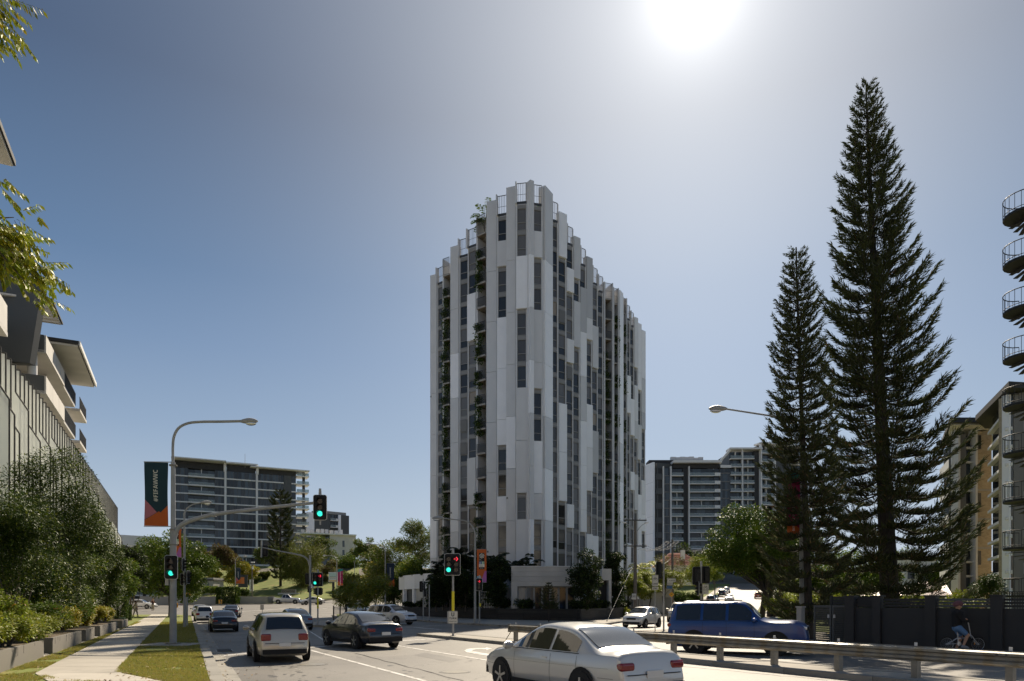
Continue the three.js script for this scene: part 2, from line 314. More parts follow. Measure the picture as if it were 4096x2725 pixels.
// ---- long median that carries the guardrail, and its rounded nose ----
const mx = (D) => -5.3 + (37.5 - D) * 0.643, MN = [0.842, 0.539];   // near kerb of the median; unit vector across it
{
  const near = [[mx(37), 37], [mx(22), 22], [mx(2), 2]], far = near.map(([x, d]) => [x + MN[0] * 1.5, d + MN[1] * 1.5]).reverse();
  const nose = arcPts(mx(37) + MN[0] * 0.75, 37 + MN[1] * 0.75, 0.75, Math.atan2(MN[1], MN[0]), Math.atan2(MN[1], MN[0]) + Math.PI, 8).slice(1, -1);
  const poly = [...near.slice().reverse(), ...nose.slice().reverse(), ...far.slice().reverse()];
  block('median_island', poly, M.path[2], 0.13); kerb([...near.slice().reverse(), ...nose.slice().reverse(), ...far.slice().reverse()], 0.26, 0.14);
}
// ---- median with the young trees, and the bare traffic island ----
const med = [[1200, 51.5], [1335, 48.5], [1440, 60], [1475, 78], [1420, 100], [1325, 98], [1345, 72]].map(([p, d]) => [X(p, d), d]);
block('median_island', med, M.path[2], 0.13); kerb(med, 0.26, 0.14, true);
block('median_grass', [[1352, 70], [1440, 67], [1462, 80], [1412, 97], [1345, 95]].map(([p, d]) => [X(p, d), d]), M.lawn, 0.16, 0);
const isl = [[1010, 92], [1080, 69], [1190, 59], [1205, 64], [1160, 82], [1080, 96]].map(([p, d]) => [X(p, d), d]);
block('traffic_island', isl, M.mulch, 0.12); kerb(isl, 0.26, 0.135, true);
block('traffic_island', [[7.2, 38.9], [12.0, 39.4], [12.1, 41], [9.6, 42.2], [7.4, 40.8]], M.path[2], 0.13); kerb([[7.2, 38.9], [12.0, 39.4], [12.1, 41], [9.6, 42.2], [7.4, 40.8]], 0.24, 0.14, true);
// ---- tower block with its footpaths; block behind the charcoal fence; far verges ----
const tb = [[X(1480, 96), 130], [X(1490, 92), 92], [X(1630, 67.4), 67.4], [X(1820, 56), 56], [-0.9, 50.6], [3.5, 49.6], [6.3, 51], [7.9, 55.5], [glen(76) - 5.6, 76], [glen(120) - 5.6, 120], [20, 135]];
block('tower_footpath', tb, M.path[2], 0.13); kerb(tb.slice(0, 9));
block('verge', [[X(1480, 97), 128], [X(1495, 92.5), 93], [X(1560, 82), 84], [X(1590, 95), 96], [X(1600, 130), 128]], M.lawn, 0.17, 0);
const rb = [[glen(40) + 5.6, 40], [10.3, 30], [10.9, 28.2], [12.6, 25.6], [31, 4], [60, 4], [60, 40]];
block('fence_footpath', rb, M.path[0], 0.12); kerb([[glen(40) + 5.6, 40], [10.3, 30], [10.9, 28.2], [12.6, 25.6], [31, 4]], 0.28, 0.135);
block('verge', [[11.4, 30.8], [11.3, 33.5], [13.4, 39.5], [14.2, 39.5], [12.4, 30]], M.lawn, 0.15, 0);
block('verge', [[14.5, 30], [19, 24.6], [33, 8], [59, 8], [59, 39.5], [18, 39.5]], M.lawn, 0.16, 0);
// sloping ground right of the side street, left of it behind the tower
for (const [o0, o1, d0, d1] of [[5.7, 60, 40, 214], [-30, -5.7, 121, 214]]) {
  const p = [], uv = [], idx = [], ds = range(d0, d1, 4), os = [o0, lerp(o0, o1, 0.03), lerp(o0, o1, 0.3), o1];
  ds.forEach((d) => os.forEach((o) => { const x = glen(d) + o; p.push(x, H(x, d) + 0.14, -d); uv.push(x, d); }));
  for (let j = 0; j < ds.length - 1; j++) for (let i = 0; i < 3; i++) { const a = j * 4 + i; idx.push(a, a + 1, a + 5, a, a + 5, a + 4); }
  const g = new THREE.BufferGeometry(); g.setAttribute('position', new THREE.Float32BufferAttribute(p, 3)); g.setAttribute('uv', new THREE.Float32BufferAttribute(uv, 2)); g.setIndex(idx); g.computeVertexNormals();
  structure(mesh('verge', g, M.lawn, scene));
}
// grass rise and the far verge beyond the bend
{
  const far = [[600, 128], [690, 124], [880, 124], [1090, 128], [1140, 133], [1330, 148], [1420, 160], [1600, 172]];
  const p = [], uv = [], idx = [], K = 14;
  far.forEach(([px, d]) => { for (let k = 0; k <= K; k++) { const dd = d + k * 9, x = X(px, dd); p.push(x, H(x, dd) + 0.13 + (k ? 0.05 * Math.min(1, k) : 0), -dd); uv.push(x, dd); } });
  for (let i = 0; i < far.length - 1; i++) for (let k = 0; k < K; k++) { const a = i * (K + 1) + k; idx.push(a, a + K + 1, a + K + 2, a, a + K + 2, a + 1); }
  const g = new THREE.BufferGeometry(); g.setAttribute('position', new THREE.Float32BufferAttribute(p, 3)); g.setAttribute('uv', new THREE.Float32BufferAttribute(uv, 2)); g.setIndex(idx); g.computeVertexNormals();
  structure(mesh('grass_rise', g, M.lawn, scene));
  const k = structure(new THREE.Group()); k.name = numbered('kerb'); scene.add(k);
  for (let i = 1; i < far.length - 1; i++) {
    const a = far[i], b = far[i + 1], ax = X(a[0], a[1]), bx2 = X(b[0], b[1]);
    mesh('kerb_stone', new B().quad(V(ax, H(ax, a[1]) + 0.19, -a[1]), V(bx2, H(bx2, b[1]) + 0.19, -b[1]), V(bx2, H(bx2, b[1]) - 0.1, -b[1]), V(ax, H(ax, a[1]) - 0.1, -a[1])).quad(V(ax, H(ax, a[1]) + 0.19, -a[1]), V(ax, H(ax, a[1]) + 0.19, -a[1] - 0.35), V(bx2, H(bx2, b[1]) + 0.19, -b[1] - 0.35), V(bx2, H(bx2, b[1]) + 0.19, -b[1])), M.kerb, k);
  }
}
// ---- painted markings ----
function stripe(name, a, b, w, mat = M.paint, y = 0.005) {
  const [ax, ad] = a, [cx, cd] = b, l = Math.hypot(cx - ax, cd - ad), nx = (cd - ad) / l * w / 2, nd = -(cx - ax) / l * w / 2, h = (x, d) => H(x, d) + y;
  return mesh(name, new B().quad(V(ax - nx, h(ax, ad), -(ad - nd)), V(ax + nx, h(ax, ad), -(ad + nd)), V(cx + nx, h(cx, cd), -(cd + nd)), V(cx - nx, h(cx, cd), -(cd - nd))), mat, road);
}
const G2 = ([px, py]) => { for (let D = 8; D < 300; D += 0.1) if (Y(py, D) <= H(X(px, D), D)) return [X(px, D), D]; return Gp(px, py); };
stripe('lane_line', G2([1542, 2576]), G2([2300, 2700]), 0.13);
stripe('lane_line', G2([1240, 2602]), G2([1700, 2726]), 0.13);
stripe('stop_line', G2([845, 2629]), G2([1000, 2613]), 0.32); stripe('stop_line', G2([1230, 2593]), G2([1330, 2584]), 0.32); stripe('stop_line', G2([1560, 2567]), G2([1745, 2556]), 0.3);
stripe('lane_line', G2([1330, 2584]), G2([1150, 2470]), 0.1);
for (const [a, b] of [[[1060, 2443], [1085, 2440]], [[1115, 2437], [1140, 2434]], [[1290, 2436], [1310, 2433]]]) stripe('lane_dash', G2(a), G2(b), 0.16);
stripe('edge_line', G2([960, 2447]), G2([1200, 2433]), 0.5); stripe('edge_line', G2([1200, 2470]), G2([1010, 2452]), 0.16);
stripe('stop_line', G2([1660, 2511]), G2([1760, 2519]), 0.3); stripe('lane_line', G2([1690, 2506]), G2([1800, 2500]), 0.12);
{ // return arrow of the turning lane
  const px = [[2040, 2632], [2040, 2627], [1990, 2622], [1925, 2613], [1895, 2607], [1888, 2602], [1905, 2599], [1945, 2599], [1945, 2602], [1969, 2596], [1945, 2591], [1942, 2594], [1893, 2594], [1866, 2598], [1857, 2604], [1868, 2611], [1900, 2617], [1960, 2626]];
  mesh('turn_arrow', new B().prism(flip(px.map(G2)), 0.004, 0.007, false), M.paint, road);
  const a2 = [[1310, 2441], [1045, 2449], [1045, 2446]];
  // tar seams where the asphalt was patched
  const seam = (a, b, w) => { const n = 14, pts = arc((t) => { const [x, d] = G2([lerp(a[0], b[0], t), lerp(a[1], b[1], t)]); return [x + rr(-0.05, 0.05), d + rr(-0.05, 0.05)]; }, n); for (let i = 0; i < n; i++) stripe('tar_seam', pts[i], pts[i + 1], w * rr(0.6, 1.4), M.matBlack, 0.003); };
  seam([1420, 2615], [1850, 2725], 0.06); seam([880, 2660], [930, 2725], 0.05); seam([1080, 2590], [1300, 2612], 0.04); seam([2700, 2665], [3300, 2722], 0.03);
}
// asphalt patches, manhole covers, oil drips: things laid on or spilt on the road
{
  M.asphaltOld = M.asphalt.clone(); M.asphaltOld.color = rgb(0.78, 0.77, 0.76); M.asphaltNew = M.asphalt.clone(); M.asphaltNew.color = rgb(0.6, 0.6, 0.61);
  const quadOn = (name, px, mat, y) => mesh(name, new B().prism(flip(px.map(G2)), 0.001, y, false), mat, road);
  quadOn('road_patch', [[1110, 2588], [1330, 2600], [1290, 2626], [1050, 2610]], M.asphaltOld, 0.0025); quadOn('road_patch', [[1700, 2612], [1850, 2640], [1800, 2652], [1655, 2622]], M.asphaltNew, 0.0025); quadOn('road_patch', [[1330, 2520], [1560, 2520], [1555, 2530], [1320, 2531]], M.asphaltOld, 0.0025); quadOn('road_patch', [[960, 2672], [1085, 2668], [1110, 2725], [950, 2725]], M.asphaltOld, 0.0025); quadOn('road_patch', [[2700, 2600], [3000, 2618], [2960, 2630], [2690, 2610]], M.asphaltNew, 0.0025);
  for (const [px, py, r] of [[1250, 2660, 0.36], [1820, 2690, 0.34], [1480, 2546, 0.34], [2200, 2535, 0.34]]) { const [x, d] = G2([px, py]); mesh('manhole_cover', new B().tube([V(x, 0, -d), V(x, 0.008, -d)], r, 20), M.galvOld, road); mesh('manhole_rim', new B().tube([V(x, 0, -d), V(x, 0.005, -d)], r + 0.09, 20), M.asphaltNew, road); }
  reseed(64); const st = new B(); for (let i = 0; i < 170; i++) { const D = 16 + Math.pow(rnd(), 1.5) * 34, ln = Math.floor(rnd() * 3), x = kx(D) + 2 + ln * 3.3 + rr(-0.35, 0.35) * (1 + rnd()), r = rr(0.02, 0.1), n = 7, poly = [...Array(n)].map((_, k) => { const a = k / n * 6.283, q = r * rr(0.6, 1.3); return [x + Math.cos(a) * q, -D - Math.sin(a) * q * 1.6]; }); st.prism(poly, 0.002, 0.0032, false); } mesh('oil_drips', st, M.oil = std({ color: rgb(0.05, 0.047, 0.043), roughness: 0.5 }), road).userData.kind = 'stuff';
}
// ---- grass blades on the near verges, fallen leaves ----
{
  const t = new B();
  for (let i = 0; i < 9; i++) {
    const a = rnd() * 6.28, r = rnd() * 0.05, x = Math.cos(a) * r, z = Math.sin(a) * r, h = rr(0.03, 0.065), lx = rr(-0.03, 0.03), lz = rr(-0.03, 0.03), w = 0.006, b = rnd() * 6.28;
    t.tri(V(x - Math.cos(b) * w, 0, z - Math.sin(b) * w), V(x + Math.cos(b) * w, 0, z + Math.sin(b) * w), V(x + lx, h, z + lz));
  }
  const spots = []; const xl = (D) => -11.4 - (D - 16.2) * 0.489, xr = (D) => -9.93 - (D - 17) * 0.484;
  reseed(5);
  while (spots.length < 42000) {
    const D = 13 + Math.pow(rnd(), 1.7) * 45, right = rnd() < 0.75;
    const x = right ? lerp(xr(D) + 0.05 + Math.max(0, 17 - D) * 0.65, kx(D) - 0.2, rnd()) : lerp(-12.6 - 0.46 * (D - 17), xl(D) - 0.05 + Math.max(0, 16.2 - D) * 1.4, rnd());
    if (right && x > -15.0 && x < -12.6 && D > 26.5 && D < 28.8) continue;
    if (noise(x * 0.9 + 50, D * 0.9, 997, 7) < 0.22 + 0.25 * rnd()) continue;
    spots.push([x, D]);
  }
  const inst = new THREE.InstancedMesh(t.geo(), new THREE.MeshPhysicalMaterial({ color: rgb(1, 1, 1), roughness: 0.8, transmission: 0.55, thickness: 0, side: THREE.DoubleSide }), spots.length);
  const m = new THREE.Matrix4(), q = new THREE.Quaternion(), c = new THREE.Color();
  spots.forEach(([x, D], i) => {
    q.setFromAxisAngle(V(0, 1, 0), rnd() * 6.28); const s = rr(0.7, 1.5); m.compose(V(x, 0.125, -D), q, V(s, s * rr(0.6, 1.2), s)); inst.setMatrixAt(i, m);
    const y = rnd(); c.setRGB(lerp(0.26, 0.42, y), lerp(0.3, 0.34, y), lerp(0.045, 0.08, y)); inst.setColorAt(i, c);
  });
  inst.name = 'grass_blades'; inst.userData = { kind: 'stuff', label: 'short green grass growing on the verge beside the footpath', category: 'grass' }; inst.castShadow = inst.receiveShadow = true; scene.add(inst);
  const lb = new B().tri(V(-0.04, 0, 0), V(0, 0.008, 0.022), V(0.05, 0, 0)).tri(V(-0.04, 0, 0), V(0.05, 0, 0), V(0, 0.01, -0.022));
  const lit = new THREE.InstancedMesh(lb.geo(), std({ color: rgb(1, 1, 1), roughness: 0.8, side: THREE.DoubleSide }), 900);
  for (let i = 0; i < 900; i++) {
    const D = 14 + Math.pow(rnd(), 1.6) * 30, w = rnd(), x = w < 0.5 ? lerp(xr(D), kx(D) - 0.1, rnd()) : w < 0.8 ? lerp(-12.6 - 0.46 * (D - 17), xl(D), Math.pow(rnd(), 2)) : kx(D) + 0.2 + Math.pow(rnd(), 2) * 1.2;
    q.setFromEuler(new THREE.Euler(rr(-0.3, 0.3), rnd() * 6.28, rr(-0.3, 0.3))); const s = rr(0.6, 1.4); m.compose(V(x, w < 0.8 ? 0.165 : 0.02, -D), q, V(s, s, s)); lit.setMatrixAt(i, m);
    const y = rnd(); c.setRGB(lerp(0.22, 0.5, y), lerp(0.13, 0.38, y), lerp(0.05, 0.2, y)); lit.setColorAt(i, c);
  }
  lit.name = 'fallen_leaves'; lit.userData = { kind: 'stuff', label: 'dry fallen leaves scattered on the verge and in the gutter', category: 'leaves' }; lit.receiveShadow = true; scene.add(lit);
}

// ---------- the apartment tower: a wedge with a rounded prow, vertical bays of panels, windows and balconies ----------
const towerBays = {};
{
  reseed(31);
  const T = [[1725, 100.2], [1751, 98.3], [1772, 95.6], [1806, 92.6], [1839, 90.4], [1873, 88.2], [1907, 85.5], [1950, 81.8], [1990, 80.4], [2028, 79.2], [2066, 77.8], [2112, 77], [2128, 77.3], [2168, 78.2], [2199, 79.9], [2231, 82.2], [2263, 85], [2291, 87.8], [2317, 90.4], [2342, 93], [2366, 95.7], [2389, 98.5], [2411, 100.6], [2447, 102.6], [2470, 104], [2483, 105.3], [2500, 107.8], [2519, 110.8], [2534, 113.2], [2548, 115.5], [2562, 118.2], [2578, 121.5]];
  const kinds = ['P', 'WWWWWWWWWWWWWWW', 'B', 'P', 'WWWWWWWWWWWWWWW', 'WWPPWWWWWPPWWPP', 'B', 'P', 'WPWWPPPPPWWPWWP', 'P', 'WWPPWWWPPPPWPPP', 'p', 'WPWWPPPWWPPPWWP', 'p', 'WWWWWWWWWWWWWWW', 'PWWWWWWPPPPWWWP', 'WPWWPWWWWWWPWWW', 'PWPPWWWWWWWWWWW', 'WPPPPPPPPPPPWWP', 'PPPWWWPPPPWWPPP', 'WWPPWWWPPWWWPWW', 'WWWWWWWWWWWWWWW', 'B', 'B', 'p', 'B', 'WWWPPWWWWWWWPPW', 'WWWWPPWWPWWWWPP', 'PPWPPPWWPPWWPPP', 'PPPWWPPWWPPPPWP', 'PPPPPWWWPPPWPPP'];
  const FH = 2.98, TOP = 46.9, PAR = 49.35, BASE = 0.9;
  const tower = thing('apartment_tower', 'tall white and grey panelled apartment tower with stepped vertical bays and green balconies', 'building');
  const pts = T.map(([px, D]) => [X(px, D), -D]);
  const pick = (a) => a[Math.floor(rnd() * a.length)];
  const panelMats = [M.panel[0], M.panel[1], M.panel[2], M.panel[3], M.panel[1]];
  let prev = null;
  kinds.forEach((kind, i) => {
    // saw-tooth plan: every bay turns towards the street, a return steps back to the next one
    const dm = (T[i][1] + T[i + 1][1]) / 2, dd = (T[i][1] - T[i + 1][1]) * (kind === 'p' ? 0.5 : 0.14), ax = X(T[i][0], dm + dd), az = -(dm + dd), cx = X(T[i + 1][0], dm - dd), cz = -(dm - dd);
    if (prev) { const rx = ax - prev[0], rz = az - prev[1], rl = Math.hypot(rx, rz); if (rl > 0.25) mesh('return_wall', new B().at(prev[0], 0, prev[1], Math.atan2(-rz, rx)).box(rl / 2, (PAR - 0.15 + BASE) / 2, rx * 0, rl + 0.1, PAR - 0.15 - BASE, 0.16), M.panel[1], tower); }
    prev = [cx, cz];
    const L = Math.hypot(cx - ax, cz - az), ry = Math.atan2(-(cz - az), cx - ax);
    const at = () => new B().at(ax, 0, az, ry);
    const panel = (y0, y1, depth = 0.32, mat) => mesh('panel', at().box(L / 2, (y0 + y1) / 2, depth / 2 - 0.22, L - 0.03, y1 - y0 - 0.035, depth + 0.44, i * 1.7), mat ?? pick(panelMats), tower);
    const g = new THREE.Group(); g.position.set(ax, 0, az); g.rotation.y = ry; g.name = 'bay'; // only used to turn local places into world ones
    towerBays[i] = { L, ry, world: (x, y, z) => V(ax + x * Math.cos(ry) + z * Math.sin(ry), y, az - x * Math.sin(ry) + z * Math.cos(ry)) };
    if (kind === 'P' || kind === 'p') {
      const d = kind === 'P' ? 0.3 : 0.42, off = i % 2, mats = kind === 'p' ? [M.panel[0], M.panel[1]] : panelMats; let y1 = PAR + rr(-0.1, 0.1), k = off ? 2 : 3;
      while (y1 > BASE + 0.5) { const y0 = Math.max(BASE, TOP - k * FH); panel(y0, y1, d, kind === 'P' && rnd() < 0.55 ? M.panel[1] : pick(mats)); y1 = y0; k += 2; }
      mesh('joint_backing', at().box(L / 2, (PAR - 0.3 + BASE) / 2, -0.1, L - 0.08, PAR - 0.3 - BASE, 0.3), M.panelJoint, tower);
      if (kind === 'P' && L > 1) for (let k = 1; k < 15; k += 1) if (hash(i, k, 4) < 0.12) mesh('wall_vent', at().box(L * 0.12, TOP - k * FH - 0.4, d + 0.01, 0.18, 0.22, 0.08), M.frame, tower);
      return;
    }
    if (kind === 'B') {
      const dep = 1.5;
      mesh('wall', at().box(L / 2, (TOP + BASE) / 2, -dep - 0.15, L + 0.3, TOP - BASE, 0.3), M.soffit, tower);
      for (const s of [0, 1]) mesh('balcony_side_wall', at().box(s ? L - 0.09 : 0.09, (PAR - 0.2 + BASE) / 2, -dep / 2 + (i > 20 ? 0.2 : 0), 0.18, PAR - 0.2 - BASE, dep + (i > 20 ? 0.5 : 0.1)), M.panel[s ? 2 : 1], tower);
      for (let k = 0; k <= 15; k++) {
        const y = TOP - k * FH, bal = mesh('balcony_slab', at().box(L / 2, y - 0.12, -dep / 2 + 0.1, L - 0.38, 0.22, dep + 0.3), M.slab, tower);
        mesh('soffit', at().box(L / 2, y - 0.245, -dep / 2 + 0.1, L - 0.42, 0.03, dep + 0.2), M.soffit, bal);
        const r = at(), n = Math.max(4, Math.round((L - 0.3) / 0.13)), h = k ? 1.15 : 2.3;
        for (let j = 0; j <= n; j++) r.box(0.2 + (L - 0.4) * j / n, y + h / 2 - 0.1, 0.24, 0.03, h, 0.03);
        r.box(L / 2, y + h - 0.1, 0.24, L - 0.38, 0.05, 0.05); if (!k) r.box(L / 2, y + 1.05, 0.24, L - 0.38, 0.03, 0.03);
        mesh('railing', r, M.rail, bal);
        if (k < 15) {
          const dw = mesh('window', at().box(L * 0.5, y - 1.65, -dep + 0.03, Math.min(2, L * 0.6), 2.3, 0.06), M.frame, tower);
          for (const s of [-1, 1]) mesh('pane', at().box(L * 0.5 + s * Math.min(2, L * 0.6) * 0.245, y - 1.65, -dep + 0.05, Math.min(2, L * 0.6) * 0.44, 2.15, 0.05), pick([M.glass[0], M.glass[1], M.glass[4]]), dw);
        }
      }
      return;
    }
    // bays of windows, some storeys covered by a proud panel
    mesh('wall', at().box(L / 2, (TOP + BASE) / 2, -0.35, L + 0.1, TOP - BASE, 0.3), M.spandrel, tower);
    for (let k = 0; k < 15;) {
      const y1 = TOP - k * FH;
      if (kind[k] === 'P') {
        let e = k + 1; while (e < 15 && kind[e] === 'P' && e - k < 2) e++;
        panel(TOP - e * FH, k ? y1 : PAR, 0.26, hash(i, k, 9) < 0.45 ? M.panel[0] : pick(panelMats)); k = e; continue;
      }
      const y0 = y1 - FH, w = L - 0.12;
      mesh('spandrel', at().box(L / 2, y1 - 0.2, -0.12, w, 0.4, 0.2), M.towerFrame, tower);
      const f = at(), fw = 0.07, wy0 = y0 + 0.02, wy1 = y1 - 0.42, mid = lerp(wy0, wy1, 0.36);
      f.box(0.06 + fw / 2, (wy0 + wy1) / 2, -0.08, fw, wy1 - wy0, 0.16).box(L - 0.06 - fw / 2, (wy0 + wy1) / 2, -0.08, fw, wy1 - wy0, 0.16);
      for (const yy of [wy0 + fw / 2, mid, wy1 - fw / 2]) f.box(L / 2, yy, -0.082, w - 0.01, fw, 0.15);
      const win = mesh('window', f, M.towerFrame, tower), gl = rnd();
      const mat = gl < 0.3 ? M.glass[0] : gl < 0.52 ? M.glass[1] : gl < 0.86 ? M.glass[2] : gl < 0.96 ? M.glass[3] : M.glass[4];
      mesh('pane', at().box(L / 2, (mid + wy1) / 2, -0.13, w - 2 * fw, wy1 - mid - fw, 0.05), mat, win);
      mesh('pane', at().box(L / 2, (mid + wy0) / 2, -0.11, w - 2 * fw, mid - wy0 - fw, 0.05), gl > 0.52 && rnd() < 0.3 ? M.glass[0] : mat, win);
      if (rnd() < 0.09 && L > 1.2) mesh('awning_sash', at().box(L / 2, (mid + wy1) / 2, 0.08, w - 0.16, wy1 - mid - 0.1, 0.035), M.frame, win).rotation.set(0, 0, 0);
      k++;
    }
    // tall roof balustrade over the window bays
    if (kind[0] === 'W') {
      const r = at(), n = Math.round((L - 0.1) / 0.2);
      for (let j = 0; j <= n; j++) r.box(0.06 + (L - 0.12) * j / n, (TOP + PAR) / 2, 0.02, 0.035, PAR - TOP - 0.1, 0.035);
      r.box(L / 2, PAR - 0.08, 0.02, L - 0.08, 0.06, 0.06).box(L / 2, TOP + 1.1, 0.02, L - 0.08, 0.03, 0.03).box(L / 2, TOP + 0.16, 0.02, L - 0.08, 0.3, 0.06);
      mesh('roof_balustrade', r, M.rail, tower);
      mesh('parapet_fin', at().box(-0.02, (TOP + PAR) / 2, 0.1, 0.14, PAR - TOP, 0.55), M.panel[1], tower);
    }
  });
  // roof deck, closing walls behind, core down to the podium
  const back = [[24, -132], [8, -142], [-10, -122]];
  const poly = [...pts.map(([x, z]) => [lerp(x, 3, 0.03), z - 0.8]), ...back];
  mesh('roof', new B().prism(poly, TOP - 0.35, TOP - 0.12), M.slab, tower);
  const ring = [pts[pts.length - 1], ...back, pts[0]];
  for (let i = 0; i < ring.length - 1; i++) {
    const [ax, az] = ring[i], [cx, cz] = ring[i + 1], L = Math.hypot(cx - ax, cz - az);
    mesh('wall', new B().at((ax + cx) / 2, 0, (az + cz) / 2, Math.atan2(-(cz - az), cx - ax)).box(0, 25, 0, L, 48, 0.3), M.panel[1], tower);
  }
  // ---- roof garden ----
  const tub = thing('planter_tub', 'bright green tub on the tower roof behind the balustrade', 'tub', [X(2158, 80), TOP - 0.12, -80]);
  mesh('pot', new B().tube(arc((t) => V(0, t * 1.0 + 0.02, 0), 4), [0.45, 0.5, 0.55, 0.6, 0.62], 16), std({ color: rgb(0.06, 0.42, 0.07), roughness: 0.5 }), tub);
  mesh('rim', new B().tube([V(0, 0.98, 0), V(0, 1.08, 0)], 0.66, 16), std({ color: rgb(0.05, 0.36, 0.06), roughness: 0.5 }), tub);
}
// ---------- podium: garden wall of dark boards, white pavilion, curved garage wall ----------
{
  const wall = thing('retaining_wall', 'low dark boarded garden wall round the foot of the tower', 'wall');
  const line = [[-14.4, 87], [-11, 80.5], [-6, 71.5], [-1.4, 65.5], [6, 60], [9.3, 67.5], [13, 76], [17.5, 87]];
  for (let i = 0; i < line.length - 1; i++) {
    const [ax, ad] = line[i], [cx, cd] = line[i + 1], L = Math.hypot(cx - ax, cd - ad), ry = Math.atan2(cd - ad, cx - ax), m = Math.max(1, Math.round(L / 3.2));
    for (let r = 0; r < 5; r++) for (let j = 0; j < m; j++)
      mesh('board', new B().at(lerp(ax, cx, (j + 0.5) / m), 0.13 + 0.11 + r * 0.215, -lerp(ad, cd, (j + 0.5) / m), ry).box(0, 0, rr(-0.008, 0.008), L / m - 0.015, 0.2, 0.08, rnd() * 9), M.board[Math.floor(rnd() * 3)], wall);
    mesh('backing', new B().at((ax + cx) / 2, 0.6, -(ad + cd) / 2, ry).box(0, 0, -0.16, L, 1.0, 0.2), M.matBlack, wall);
  }
  const bed = line.map(([x, d]) => [x, -(d + 0.3)]);
  const pod = structure(mesh('podium_soil', new B().prism([...bed, [20, -95], [12, -100], [0, -80], [-9, -97]], 0.9, 1.05, false), M.mulch, scene));

  const pav = thing('garden_pavilion', 'white rendered flat roofed pavilion with a row of dark windows in front of the tower', 'building');
  const D = 66.2, x0 = X(2045, D), x1 = X(2322, D), yT = Y(2268, D), yM = Y(2346, D), yB = 1.0;
  const rows = 4; // rendered blockwork courses
  for (let r = 0; r < rows; r++) mesh('fascia_course', bx((x0 + x1) / 2, lerp(yM, yT, (r + 0.5) / rows), -D - 0.2, x1 - x0, (yT - yM) / rows - 0.012, 0.4), M.render, pav);
  mesh('coping', bx((x0 + x1) / 2, yT + 0.04, -D - 0.2, x1 - x0 + 0.12, 0.08, 0.52), M.white, pav);
  mesh('pier', bx(x1 - 0.24, (yM + yB) / 2, -D - 0.2, 0.48, yM - yB, 0.4), M.render, pav);
  mesh('pier', bx(x0 + 0.3, (yM + yB) / 2, -D - 0.2, 0.6, yM - yB, 0.4), M.render, pav);
  for (const s of [x0 + 0.15, x1 - 0.15]) mesh('side_wall', bx(s, (yT + yB) / 2 - 0.05, -D - 4.2, 0.3, yT - yB - 0.1, 7.6), M.render, pav);
  mesh('back_wall', bx((x0 + x1) / 2, (yT + yB) / 2 - 0.05, -D - 8.1, x1 - x0, yT - yB - 0.1, 0.3), M.renderGrey, pav);
  mesh('roof', bx((x0 + x1) / 2, yT - 0.2, -D - 4.2, x1 - x0 - 0.6, 0.2, 7.6), M.slab, pav);
  const n = 7, wx0 = x0 + 0.62, wx1 = x1 - 0.5;
  for (let k = 0; k < n; k++) {
    const a = lerp(wx0, wx1, k / n), b = lerp(wx0, wx1, (k + 1) / n), f = new B(), zz = -D - 0.42;
    f.box(a + 0.05, (yM + yB) / 2, zz, 0.1, yM - yB, 0.12).box(b - 0.05, (yM + yB) / 2, zz, 0.1, yM - yB, 0.12).box((a + b) / 2, yM - 0.06, zz, b - a - 0.2, 0.12, 0.12).box((a + b) / 2, yB + 0.05, zz, b - a - 0.2, 0.1, 0.12);
    const w = mesh('window', f, M.renderGrey, pav); mesh('pane', bx((a + b) / 2, (yM + yB) / 2, zz - 0.02, b - a - 0.2, yM - yB - 0.2, 0.03), k === 0 || k === 4 ? M.glass[4] : M.glassDark, w);
  }
  const por = thing('garden_portal', 'small white rendered portal with one post beside the garden pavilion', 'building'), pd = 69, a = X(2407, pd), b = X(2446, pd), pt = Y(2276, pd), pm = Y(2322, pd);
  mesh('fascia', bx((a + b) / 2, (pt + pm) / 2, -pd - 1, b - a, pt - pm, 2), M.render, por); mesh('post', bx(b - 0.14, (pm + 1) / 2, -pd - 1, 0.28, pm - 1, 2), M.render, por);
  mesh('dark_screen', bx((a + b) / 2 - 0.14, (pm + 1) / 2, -pd - 1.6, b - a - 0.28, pm - 1, 0.1), M.charcoal2, por);

  const gw = thing('garage_wall', 'curved white podium wall with dark garage openings left of the tower entrance', 'wall');
  const gl = [[1600, 89.5], [1622, 86.5], [1662, 83], [1700, 80.3], [1745, 78.6], [1790, 77.2], [1832, 76.2], [1880, 75.6], [1960, 75], [2046, 75]].map(([p, d]) => [X(p, d), -d]);
  for (let i = 0; i < gl.length - 1; i++) {
    const [ax, az] = gl[i], [cx, cz] = gl[i + 1], L = Math.hypot(cx - ax, cz - az), ry = Math.atan2(-(cz - az), cx - ax), q = () => new B().at((ax + cx) / 2, 0, (az + cz) / 2, ry);
    const m = Math.max(1, Math.round(L / 2.2));
    for (let j = 0; j < m; j++) mesh('panel', q().box(-L / 2 + L * (j + 0.5) / m, 4.25, 0, L / m - 0.03, 1.75, 0.3), M.panel[i % 2 ? 0 : 3], gw);
    if (i < 2) { mesh('garage_door', q().box(0, 1.8, -0.35, L, 3.1, 0.15), M.darkWall, gw); mesh('pier', q().box(L / 2 - 0.3, 1.7, 0.02, 0.6, 3.3, 0.4), M.panel[0], gw); }
    else mesh('wall', q().box(0, 2.1, -0.22, L + 0.1, 2.5, 0.25), M.render, gw);
  }
  const scr = thing('breeze_block_screen', 'white perforated breeze block screen among the podium shrubs', 'screen');
